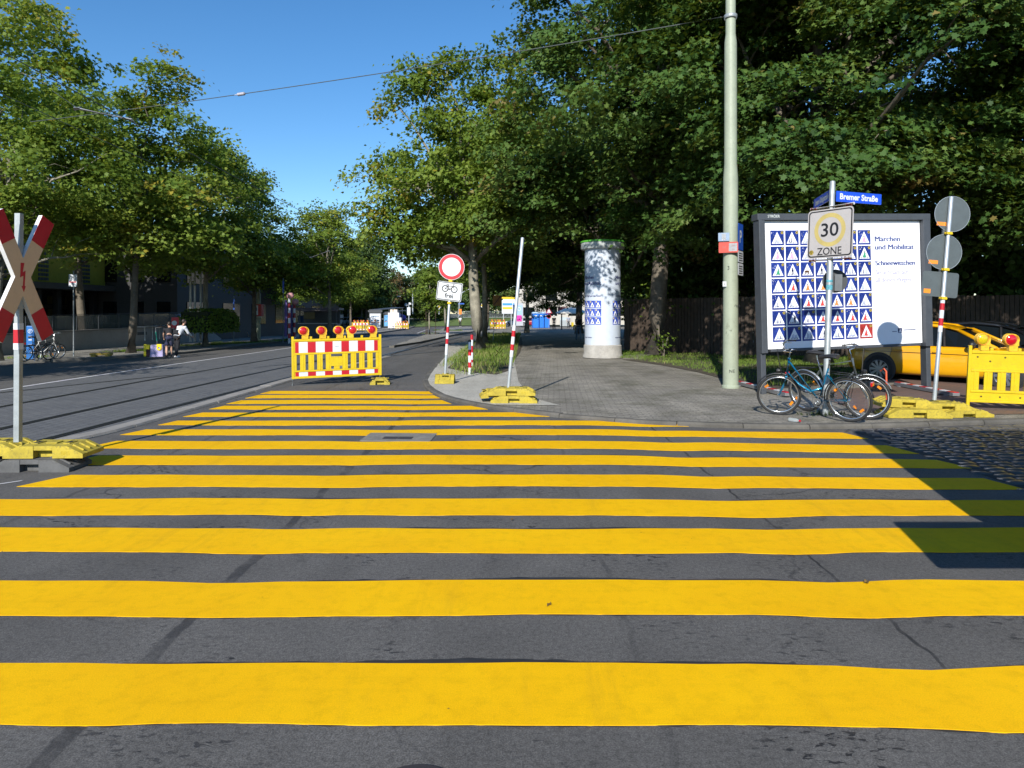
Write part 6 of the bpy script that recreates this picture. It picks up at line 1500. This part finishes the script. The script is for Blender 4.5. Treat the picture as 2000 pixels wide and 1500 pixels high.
wht, nvy, blkc, jean, gry, pnk = cl('white',(.62,.64,.68)), cl('navy',(.02,.025,.06)), cl('black',(.012,.012,.016)), cl('denim',(.10,.17,.28)), cl('grey',(.28,.30,.36)), cl('pink',(.5,.25,.25))
p = G(345,698,.0); person('stooping person in a white shirt and black trousers at the far kerb', tuple(p), radians(160), 1.72, wht, blkc, white_paint, sleeves=1.5, stoop=.62, step=.12, arms=((.5,.5),(.75,.4)), bag=((.05,-.06,1.1),(.26,.2,.18),blkc))
p = G(330,697,.0); person('bending person in dark clothes and shorts left of the white shirted one', tuple(p), radians(205), 1.66, blkc, nvy, None, sleeves=.6, stoop=.72, step=-.15, arms=((.2,.1),(.5,.3)), shorts=True)
p = G(899,638.5,.0); person('walking person in a white top and black trousers on the light square', tuple(p), radians(185), 1.74, wht, blkc, white_paint, step=.32, arms=((.3,.3),(-.3,.2)))
p = G(1130,664.5,.05); person('young woman in a black top and jeans beside the advertising column', (p.x, p.y, p.z), radians(12), 1.68, blkc, jean, None, M('brown_hair', (.10,.05,.025), .6), sleeves=.1, step=.22, arms=((.25,2.1),(.3,1.6)), hair_len=.22, bag=((-.30,.0,.85),(.12,.25,.32),cl('tote',(.55,.50,.42))))
p = G(1082,643.5,.04); person('person in black with a white cap on the shaded path', tuple(p), radians(185), 1.75, blkc, blkc, None, white_paint, step=.2)
p = G(1110.5,641.5,.04); person('person in a grey blue shirt walking away on the path', tuple(p), radians(175), 1.76, gry, blkc, None, step=.26, arms=((.3,.4),(-.2,.4)))
p = G(943.5,634,.02); person('person in a pale top sitting by the dark red stall', (p.x, p.y, p.z), radians(100), 1.7, pnk, jean, white_paint, seat=True)
p = G(571,668,.1); person('person in a dark jacket waiting behind the striped kiosk post', (p.x, p.y, p.z), radians(150), 1.74, nvy, nvy, white_paint, sleeves=1.5)

# ------------------------------------------------------------------ tram stop and market far away
def P3(px, py, lift=0.0): return tuple(G(px, py, lift))
def simple(name, label, cat, loc, rz, parts, group=None):
    t = thing(name, label, cat, loc, rz, group)
    for nm, m, fn in parts:
        mb = MB(); fn(mb); mb.build(nm, m, t, smooth=False)
    return t
def bxs(*bs):
    def f(mb):
        for c, d in bs: mb.box(c, d)
    return f
light_poster = M('light_poster', (.70,.72,.76), .4, var=.2, sc=3); blue_poster = M('blue_poster', (.10,.32,.60), .4, var=.5, sc=4)
def shelter(label, px, py, rz, pm, grp):
    t = thing('tram_shelter', label, 'tram shelter', P3(px, py, .15), rz, grp)
    mb = MB(); mb.box((0,0,1.25),(1.5,.25,2.1)); mb.box((0,0,2.42),(1.75,.4,.22)); c = mb.build('poster_case', dark_frame, t)
    mb = MB(); mb.box((0,-.13,1.20),(1.3,.02,1.8)); pp = mb.build('poster', pm, c); mb = MB()
    for k in range(3): mb.disc((-.38+k*.38,-.142,1.25), X, Z, .12, 0, k % 2, 14); mb.rect((0,-.142,0), X, Z, -.5+k*.38, .98, -.26+k*.38, 1.1, 0, 1)
    mb.rect((0,-.142,0), X, Z, -.5, 1.75, .5, 1.85, 0, 0); mb.build('print', [blue_poster, M('poster_orange')], pp)
    mb = MB(); mb.add([(-.75,-.1,2.56),(.75,-.1,2.56),(3.3,3.2,2.86),(1.8,3.2,2.86),(-.75,-.1,2.62),(.75,-.1,2.62),(3.3,3.2,2.92),(1.8,3.2,2.92)], [(0,3,2,1),(4,5,6,7),(0,1,5,4),(1,2,6,5),(2,3,7,6),(3,0,4,7)]); mb.build('roof', dark_frame, t)
    for x, y in ((1.6,1.0),(3.1,3.0),(1.9,3.0)):
        mb = MB(); mb.cyl((x,y,0),(x,y,2.78),.05,n=8); mb.build('post', dark_frame, t)
    mb = MB(); mb.box((2.3,2.6,.45),(1.0,.4,.05)); mb.build('bench', wood, t)
    return t
sh = shelter('tram shelter with a white poster case nearest to the barrier', 733, 645.5, radians(4), light_poster, 'tram shelters')
shelter('second tram shelter with a blue poster case', 758.5, 640.5, radians(4), blue_poster, 'tram shelters')
# kiosk group
kx = Vector(P3(625,658,.15))
simple('kiosk', 'grey market kiosk with a bright counter window behind the lamps', 'kiosk', (kx.x, kx.y, kx.z), radians(4), [
  ('wall', M('kiosk_grey', (.13,.15,.18), .6), bxs(((0,0,.55),(3.0,1.8,1.1)),((-1.45,.8,1.6),(.1,.1,1.2)),((1.45,.8,1.6),(.1,.1,1.2)),((-1.45,-.8,1.6),(.08,.08,1.2)),((1.45,-.8,1.6),(.08,.08,1.2)),((0,.88,1.6),(2.9,.05,1.1)))),
  ('roof', M('kiosk_roof', (.16,.13,.14), .6), bxs(((0,0,2.3),(3.5,2.3,.18)))), ('counter', white_paint, bxs(((0,-.95,1.12),(3.1,.3,.06)))), ('awning', M('awning', (.3,.20,.2), .7), bxs(((0,-1.2,2.15),(3.3,.5,.06)))), ('menu_board', M('dim_gold'), bxs(((-.75,-.5,1.75),(.9,.04,.55))))])
simple('poster_cabinet', 'blue and white poster cabinet in front of the kiosk', 'cabinet', P3(604,650,.15), radians(2), [('case', M('cabinet_blue', (.10,.16,.22), .4), bxs(((0,0,1.1),(.95,.3,2.0)))), ('panel', blue_poster, bxs(((0,-.16,1.55),(.8,.02,.85)))), ('panel', light_poster, bxs(((0,-.16,.6),(.8,.02,.8))))])
def striped_mast(label, px, py, h):
    t = thing('striped_post', label, 'post', P3(px, py, .12), 0, 'red and white posts of the market gate'); mb = MB(); n = int(h/.28)
    for i in range(n): mb.lathe([(.075,h*i/n),(.075,h*(i+1)/n)], n=12, mi=i % 2, caps=False)
    mb.build('post', [white_film, M('dark_red', (.30,.01,.03), .5)], t, smooth=True); mb = MB(); mb.box((-.20,0,h*.55),(.16,.06,h*.8)); mb.build('banner', M('banner_violet', (.05,.03,.16), .6), t); mb = MB(); mb.ball((.05,0,h+.12),(.24,.2,.2),10,8); mb.build('topper', pnk, t, smooth=True)
striped_mast('red and white striped post with a violet banner by the kiosk', 565, 671, 2.75); striped_mast('thinner striped post to the right of the violet bannered one', 575, 667.5, 2.5)
simple('white_counter', 'white serving counter on the tram platform', 'counter', P3(653,640,.15), 0, [('counter', white_paint, bxs(((0,0,.55),(1.5,.8,1.1)))), ('top', steel, bxs(((0.1,-.05,1.14),(1.9,1.0,.08))))])
simple('display_stand', 'narrow pink topped display stand right of the kiosk', 'stand', P3(622,645,.15), 0, [('post', M('post_pink', (.45,.30,.34), .6), bxs(((0,0,1.1),(.12,.12,2.2)))), ('panel', M('rail_grey'), bxs(((.0,-.08,1.9),(.7,.05,.5)),((.5,-.06,.5),(1.3,.3,1.0))))])
mb = MB(); t = thing('bike_stand', 'row of silver hoops for bicycles in front of the shelter', 'bicycle stand', P3(713,650.5,.15))
for k_ in range(3): mb.tube([(k_*.28-.3,0,0),(k_*.28-.3,0,.75),(k_*.28-.2,.2,.85),(k_*.28-.1,.5,.75),(k_*.28-.1,.5,0)], .03, 6)
mb.build('hoops', alu, t, smooth=True)
fb_ = barrier('small far striped barrier with lamps left of the tram shelter', (at(711,632,92).x-1.6, 92, gz(-19.5,92)+.02), 0); fb_.scale = (1.1,1.1,1.1)
again(fb_, (at(772,630,100).x, 100, gz(-17,100)+.02), .1, 'far striped barrier half hidden behind the tram shelters', scale=.9)
again(fb_, (at(957,628,88).x, 88, gz(-3,88)), .2, 'small far striped barrier beside the orange detour sign', scale=.95)
sil, dkb, vanw, redp = paint('silver_paint', (.45,.47,.50)), paint('dark_blue_paint', (.015,.03,.08)), paint('white_car_paint', (.70,.71,.72)), paint('red_car_paint', (.35,.015,.02))
c1 = make_car('dark blue car beyond the far barrier', (at(697,621,118).x, 118, -.55), radians(-100), dkb, 'cars far behind the tram stop')
c2 = make_car('silver car between the far tree trunks', (at(673,620,120).x, 120, -.55), radians(-95), sil, 'cars far behind the tram stop')
c3 = make_car('white van far behind the tram stop', (at(655,620,116).x, 116, -.6), radians(-92), vanw, 'cars far behind the tram stop', 'van', 'van')
c4 = make_car('silver car crossing the far end of the square', (at(1008,617,112).x, 112, -.6), radians(178), sil, 'cars at the far market')
c5 = make_car('red car by the blue toilet cabins', (at(1036,617,116).x, 116, -.62), radians(170), redp, 'cars at the far market')
for (px, Yy, lab, src, z) in ((830,166,'white car on the bank beyond the hedge',c4,1.15),(720,170,'pale car on the bank above the hedge',c3,1.2)): again(src, (at(px,600,Yy).x, Yy, z), radians(180), lab, 'cars on the far bank')
# grass bank, hedge and fence at the end of the road
sheet('grass_bank', [(-75,128),(12,128),(12,135),(12,146),(-75,146)], 3, 0, M('bank_grass', (.10,.15,.035), .95, var=.3, sc=.8, dirt=.3), 'green bank closing the far end of the road', ys=[131,134,138,142])
bk = bpy.data.objects['grass_bank']
for v in bk.data.vertices: v.co.z += .08+1.35*min(1, max(0, (v.co.y-128)/15))
hq = at(735,608,139); hedge('hedge', 'long trimmed hedge at the far end of the road', (-27.5,139,.45), (30,1.6,1.75), 5200, .28, hedge_leaf, 15)
t = thing('metal_fence', 'grey metal fence on the bank at the far end of the road', 'fence', (-12,140,.55)); mb = MB()
for i in range(150): mb.box((-8+i*.18,0,.7),(.035,.03,1.4))
mb.build('bars', M('fence_grey', (.22,.25,.25), .5, .3), t); mb = MB(); mb.box((5.4,0,1.35),(27,.05,.06)); mb.box((5.4,0,.15),(27,.05,.06)); mb.build('rail', M('fence_grey'), t)
simple('white_stall', 'white box shaped stall behind the tram shelters', 'stall', (at(770,620,112).x, 112, gz(-19,112)), 0, [('wall', M('stall_white', (.80,.76,.80), .6), bxs(((0,0,1.3),(1.7,1.7,2.6)),((.95,-.3,.9),(.6,1.2,1.8)))), ('roof', M('stall_roof', (.72,.62,.52), .7), bxs(((0,0,2.85),(1.1,1.1,.5))))])
simple('blue_tarpaulin', 'violet and blue tarpaulin stack beside the white stall', 'stack', (at(784,612,118).x, 118, .2), .2, [('tarpaulin', M('tarp', (.06,.05,.38), .5), lambda mb: mb.ball((0,0,.6),(.85,.7,.55),12,8)), ('base', wood, bxs(((0,0,.05),(1.8,1.4,.25))))])
simple('rail_barrier', 'low pale railing at the tip of the tram platform', 'railing', P3(790,634,.15), -.4, [('rail', alu, bxs(((0,0,1.0),(2.6,.06,.06)),((0,0,.3),(2.6,.05,.05)),*[((-1.25+k*.25,0,.5),(.04,.04,1.0)) for k in range(11)])), ('panel', light_poster, bxs(((-.5,-.06,.62),(.7,.03,.5))))])
def mast(label, px, base_y, top_y, Yy, r, name='mast', arm=None, extra=None, cat='mast', m=None):
    q = at(px, base_y, Yy); t = thing(name, label, cat, tuple(q)); h = (base_y-top_y)/FPX*Yy; mb = MB(); mb.lathe([(r,0),(r*.75,h)], n=10); mb.build('shaft', m or alu, t, smooth=True)
    if arm:
        mb = MB(); mb.tube([(0,0,h)]+[tuple(a) for a in arm], r*.6, 8); mb.build('arm', m or alu, t, smooth=True)
    for nm, mt, fn in (extra or []):
        mb = MB(); fn(mb, h); mb.build(nm, mt, t)
    return t
mast('pale lamp mast at the curve of the far road', 806, 613, 568, 130, .14, extra=[('box', white_paint, lambda mb, h: mb.box((-.5,0,h*.45),(.5,.4,.4)))])
mast('bus stop mast with a white plate at the platform tip', 798.5, 632, 594, 88, .07, extra=[('plate', white_film, lambda mb, h: mb.box((0,-.05,h-.9),(.4,.05,1.0)))])
mast('short pale mast behind the far hedge', 705, 604, 585, 138, .14)
mast('pale mast with a lamp head above the white stall', 764.5, 602, 584, 128, .08, arm=[(.3,0,2.0),(1.2,0,2.1)], extra=[('lamp', white_paint, lambda mb, h: mb.box((1.1,0,2.2),(1.1,.3,.2)))])
mast('pole with a yellow diamond priority sign', 857.5, 614, 572, 128, .10, extra=[('sign_disc', white_film, lambda mb, h: mb.prism([(0,-.42),(.42,0),(0,.42),(-.42,0)], (0,-.12,h*.35), X, Z, .03)), ('yellow_diamond', yellow_plastic, lambda mb, h: mb.prism([(0,-.28),(.28,0),(0,.28),(-.28,0)], (0,-.13,h*.35), X, Z, .01))], cat='traffic sign', name='priority_sign')
mast('pole with a tilted yellow diamond sign behind the leaning tree', 942, 622, 592, 96, .05, extra=[('sign_disc', white_film, lambda mb, h: mb.prism([(0,-.36),(.36,0),(0,.36),(-.36,0)], (0,-.12,h*.85), X, Z, .03)), ('yellow_diamond', yellow_plastic, lambda mb, h: mb.prism([(0,-.24),(.24,0),(0,.24),(-.24,0)], (0,-.13,h*.85), X, Z, .01))], cat='traffic sign', name='priority_sign')
mast('grey post on the far verge with a small round sign', 793.5, 612, 595, 132, .07, extra=[('sign_disc', white_film, lambda mb, h: mb.disc((0,-.1,h), X, Z, .3, .03, 0, 14))], name='sign_post')
mast('curved street lamp behind the no entry sign', 897.5, 617, 586, 112, .07, arm=[(.1,0,3.3),(.5,0,3.8),(1.3,0,4.2),(1.9,0,4.45)], extra=[('lamp', white_paint, lambda mb, h: mb.box((1.9,0,h+1.75),(.6,.2,.12)))], cat='street lamp', name='street_lamp')
mast('post with a blue street name plate behind the curved lamp', 895.5, 620, 592, 116, .05, extra=[('street_name_plate', blue_paint, lambda mb, h: mb.box((.45,0,h-.1),(1.0,.04,.2)))], name='sign_post')
simple('orange_bin', 'orange litter box hanging on the lamp post behind the walker', 'litter box', (at(899,604,111.5).x, 111.5, 1.4), 0, [('box', M('orange_box', (.80,.20,.01), .5), bxs(((0,0,.4),(.42,.35,.85)))), ('lid', black_plastic, bxs(((0,0,.86),(.44,.37,.06))))])
p = Vector(P3(962.5,668,.13)); Yd = p.y; t = thing('detour_sign', 'brownish orange detour end sign with a dark slash', 'traffic sign', tuple(p)); hs = (668-575)/FPX*Yd
mb = MB(); mb.cyl((0,0,0),(.24,0,hs-.3),.028,n=10); mb.build('post', M('post_blue_grey'), t)
mb = MB(); mb.rect((.25,-.05,hs-.36), Vector((.995,0,-.03)), Z, -.25,-.30,.25,.30,.01); pl = mb.build('sign_plate', M('detour_orange', (.33,.14,.015), .5, dirt=.15), t)
mb = MB(); mb.prism([(-.24,-.27),(-.19,-.29),(.24,.27),(.19,.29)], (.25,-.0615,hs-.36), X, Z, .002); mb.build('slash', M('slash_dark', (.07,.012,.01), .5), pl); mb = MB(); mb.text('U', (.25,-.063,hs-.46), X, Z, .28); mb.build('lettering', M('slash_dark'), pl)
simple('direction_board', 'yellow, white and blue direction board behind the detour sign', 'direction sign', (at(991,601,108).x, 108, 1.6), 0, [('board', white_film, bxs(((0,0,1.15),(1.7,.08,2.5)))), ('yellow_panel', yellow_plastic, bxs(((0,-.05,2.3),(1.72,.03,.35)),((0,-.05,.75),(1.5,.03,.35)))), ('blue_panel', M('sign_light_blue', (.03,.25,.65), .5), bxs(((0,-.05,1.35),(1.5,.03,.35)))), ('post', steel, bxs(((-.6,.1,-1.0),(.12,.12,2.4)),((.6,.1,-1.0),(.12,.12,2.4))))])
simple('direction_board', 'second direction board half hidden by the bare leaning pole', 'direction sign', (at(1004,601,110).x, 110, 1.6), 0, [('board', white_film, bxs(((0,0,1.1),(1.3,.08,2.5)))), ('blue_panel', M('sign_light_blue'), bxs(((-.3,-.05,1.35),(.6,.03,.4)))), ('yellow_panel', yellow_plastic, bxs(((0,-.05,2.3),(1.3,.03,.3)))), ('post', steel, bxs(((0,.1,-1.0),(.12,.12,2.4))))])
simple('advert_screen', 'tall grey advertising board with a magenta poster', 'advertising board', (at(1014,614,104).x, 104, -.2), 0, [('frame', M('screen_grey', (.40,.42,.46), .5), bxs(((0,0,1.6),(1.15,.3,3.4)))), ('poster', M('screen_blue', (.30,.45,.62), .4), bxs(((0,-.16,2.1),(.95,.02,1.7)))), ('magenta_panel', M('magenta', (.62,.03,.32), .4), bxs(((0,-.18,1.0),(.75,.02,.9)))), ('emblem', white_film, lambda mb: mb.disc((0,-.175,2.4), X, Z, .28, 0, 0, 18, r0=.2))])
for px, lab, s in ((1045.5,'blue toilet cabin left of the far tree trunk',1),(1067,'second blue toilet cabin right of the far tree trunk',.95),(1056,'blue cabin hidden in the middle of the row of three',1)):
    q = at(px, 626, 98); simple('toilet_cabin', lab, 'toilet cabin', (q.x, 98+.5*(px-1045)/10, gz(4,98)), .1, [('cabin', M('cabin_blue', (.01,.12,.52), .4), bxs(((0,0,1.1),(.92,.95,2.1)))), ('roof', M('cabin_roof', (.30,.42,.55), .5), lambda mb: mb.box((0,0,2.2),(1.0,1.05,.2),top=.8)), ('door', M('cabin_door', (.02,.17,.60), .4), bxs(((0,-.49,1.05),(.7,.03,1.85)))), ('vent', white_film, bxs(((.0,-.51,1.78),(.35,.02,.15))))], 'blue toilet cabins at the market')
tq = M('turquoise_rail', (.10,.32,.38), .5)
for k_, (px, py, L, rz_, lab) in enumerate(((1012,637,2.2,.05,'turquoise crowd barrier left of the far tree trunk'),(1030,638,2.0,-.1,'turquoise crowd barrier before the blue cabins'),(985,633,2.2,.15,'turquoise crowd barrier behind the leaning pole'),(1000,628,2.4,.0,'turquoise crowd barrier at the back of the square'))):
    q = P3(px, py, 0); simple('crowd_barrier', lab, 'crowd barrier', q, rz_, [('frame', tq, bxs(((0,0,1.05),(L,.05,.05)),((0,0,.2),(L,.05,.05)),((-L/2,0,.55),(.05,.05,1.1)),((L/2,0,.55),(.05,.05,1.1)),*[((-L/2+.25*j,0,.62),(.02,.02,.84)) for j in range(1, int(L/.25))])), ('foot', steel, bxs(((-L/3,0,.03),(.06,.6,.05)),((L/3,0,.03),(.06,.6,.05))))], 'turquoise crowd barriers')
q = P3(938,629,0); simple('stall', 'dark red stall with a pale awning behind the leaning tree', 'stall', q, .1, [('wall', M('stall_red', (.14,.03,.03), .6), bxs(((0,.6,1.0),(2.6,.1,2.0)),((0,-.3,.45),(2.6,.1,.9)),((-1.25,0,1.0),(.1,1.2,2.0)),((1.25,0,1.0),(.1,1.2,2.0)))), ('awning', white_paint, bxs(((0,-.2,2.15),(3.0,2.0,.12))))])
q = at(1097,630,84); simple('red_sign_box', 'dark red sign box on a post at the market', 'sign', (q.x, 84, gz(6,84)), 0, [('box', M('box_dark_red', (.28,.012,.03), .5), bxs(((0,0,2.3),(.9,.3,.8)),((0,0,2.78),(1.3,.4,.12)))), ('post', dark_frame, bxs(((0,0,.95),(.14,.14,1.9))))])
q = at(1120,636,80); t = thing('parasol', 'large white parasol at the end of the path', 'parasol', (q.x, 82, gz(8,82))); mb = MB(); mb.lathe([(1.9,2.0),(1.9,2.12),(1.0,2.55),(0.05,2.8)], n=8, caps=False); mb.build('canopy', M('parasol_white', (.80,.76,.68), .8), t); mb = MB(); mb.cyl((0,0,0),(0,0,2.75),.04,n=8); mb.build('pole', alu, t)
q = P3(1118,637.5,.05); simple('yellow_bin', 'small yellow bin at the end of the path', 'bin', q, 0, [('bin', yellow_plastic, lambda mb: mb.box((0,0,.3),(.36,.34,.6),top=1.08)), ('lid', M('bin_lid', (.7,.55,.02), .4), bxs(((0,0,.63),(.42,.4,.06))))])
simple('steel_counter', 'steel counter with glass front at the far market', 'counter', P3(1103,637,.05), 0, [('counter', steel, bxs(((0,0,.5),(1.6,.7,1.0)))), ('glass_front', clear_mat('counter_glass', (.5,.6,.65), .6), bxs(((0,-.3,1.25),(1.6,.04,.5))))])
q = P3(1072,643,.05); t = thing('warning_sign', 'triangular road works sign above a round one on the path', 'traffic sign', q); mb = MB(); mb.cyl((0,0,0),(0,0,2.6),.035,n=8); mb.build('post', steel, t)
mb = MB(); mb.prism([(-.45,2.0),(.45,2.0),(0,2.78)], (0,-.05,0), X, Z, .02, 0); tg = mb.build('triangle', M('dark_red'), t); mb = MB(); mb.prism([(-.28,2.09),(.28,2.09),(0,2.58)], (0,-.072,0), X, Z, .0, 0, back=False); mb.build('face', white_film, tg); mb = MB(); mb.disc((0,-.05,1.62), X, Z, .3, .02, 0, 20); rd = mb.build('sign_disc', M('dark_red'), t); mb = MB(); mb.disc((0,-.072,1.62), X, Z, .2, 0, 0, 20); mb.build('face', white_film, rd)

# ------------------------------------------------------------------ grass
def blades(name, label, region, n, h, wdt, seed, inside, tint=(.45,.2), zoff=.125):
    rng = np.random.default_rng(seed); (x0, x1), (y0, y1) = region
    pts = []
    clump = rng.uniform(0, 1, (400, 2))*np.array([x1-x0, y1-y0])+np.array([x0, y0])
    while len(pts) < n:
        if rng.random() < .55: c = clump[rng.integers(400)]+rng.normal(0, .22, 2)
        else: c = rng.uniform((x0, y0), (x1, y1))
        k = inside(c[0], c[1])
        if k > 0 and rng.random() < k: pts.append((c[0], c[1]))
    pts = np.array(pts); z = np.array([gz(a, b)+zoff for a, b in pts])
    hh = h*rng.uniform(.35, 1.25, n)*(.7+.6*np.sin(pts[:,0]*2.1+seed)**2*np.cos(pts[:,1]*1.3)**2); a = rng.uniform(0, 2*np.pi, n); ww = wdt*rng.uniform(.6, 1.3, n)
    ln = rng.normal(0, .32, (n,2))*hh[:,None]
    V = np.zeros((n,5,3)); dx, dy = np.cos(a)*ww, np.sin(a)*ww
    for i, (s, t) in enumerate(((-1,0),(1,0),(.7,.55),(0,1),(-.7,.55))):
        V[:,i,0] = pts[:,0]+s*dx+ln[:,0]*t**1.7; V[:,i,1] = pts[:,1]+s*dy+ln[:,1]*t**1.7; V[:,i,2] = z+hh*t*(1-.12*t)
    me = bpy.data.meshes.new(name); me.vertices.add(n*5); me.vertices.foreach_set('co', V.astype(np.float32).ravel()); me.loops.add(n*5); me.loops.foreach_set('vertex_index', np.arange(n*5, dtype=np.int32))
    me.polygons.add(n); me.polygons.foreach_set('loop_start', (np.arange(n)*5).astype(np.int32)); me.update(calc_edges=True)
    at_ = me.attributes.new('tint', 'FLOAT', 'FACE'); at_.data.foreach_set('value', np.clip(rng.normal(tint[0], tint[1], n)+.25*np.sin(pts[:,0]*1.7)*np.sin(pts[:,1]*.9), 0, .97).astype(np.float32)); me.materials.append(grass_blade)
    o = bpy.data.objects.new(name, me); COL.objects.link(o); return tag(o, label, 'grass', kind='stuff')
def in_verge(x, y):
    if y < 17.2: return 0
    l = -2.15; r = .0+.018*(y-18)
    if y < 20.5:
        c = (x+1.0)**2/.75**2+(y-20.2)**2/2.0**2
        if c > 1: return .9 if ((x+.95)**2/.5+(y-18.0)**2/.35 < 1) else 0
    return 1 if l < x < r else 0
blades('tall_grass', 'tall dry grass around the bollards and the leaning tree', ((-2.3,1.2),(17,62)), 15000, .21, .006, 3, lambda x, y: in_verge(x, y)*(1 if y < 30 else .8), (.55,.25))
gp_ = xy((1215,706),(1290,717),(1360,731),(1430,750))
def in_lawn(x, y):
    yl = np.interp(x, [gp_[0][0]-.5]+[q[0] for q in gp_]+[5.6,7.4,9.5,14,26], [gp_[0][1]]+[q[1] for q in gp_]+[14.9,15.8,17.5,19,21])
    yu = 30.2-(x-4.9)*1.18 if x < 8.1 else 26.4-(x-8.1)*.255
    return 1 if yl < y < yu-.1 and x > gp_[0][0]-.1 else 0
blades('lawn_grass', 'short green grass between the path and the wooden fence', ((3.6,17),(14.5,30)), 26000, .11, .005, 5, in_lawn, (.42,.18))
tp = [(G(256,690), 1.5), (G(401,677), 1.7), (G(480,672), 2.4), (G(470,674), 1.8), (G(560,668), 2.0), (G(30,704), 1.6), (G(645,663), 1.4), (G(839,654), .9), (G(868,647), 1.3), (G(885,648), 1.0)]
def in_tree(x, y):
    for c, r in tp:
        if (x-c.x)**2/r**2+(y-c.y)**2/(r*.8)**2 < 1: return 1
    return 0
xs_ = [c.x for c, _ in tp]; ys_ = [c.y for c, _ in tp]
blades('tree_grass', 'patches of grass around the feet of the street trees', ((min(xs_)-2, max(xs_)+2),(min(ys_)-2, max(ys_)+2)), 9000, .14, .009, 7, in_tree, (.40,.2), .11)
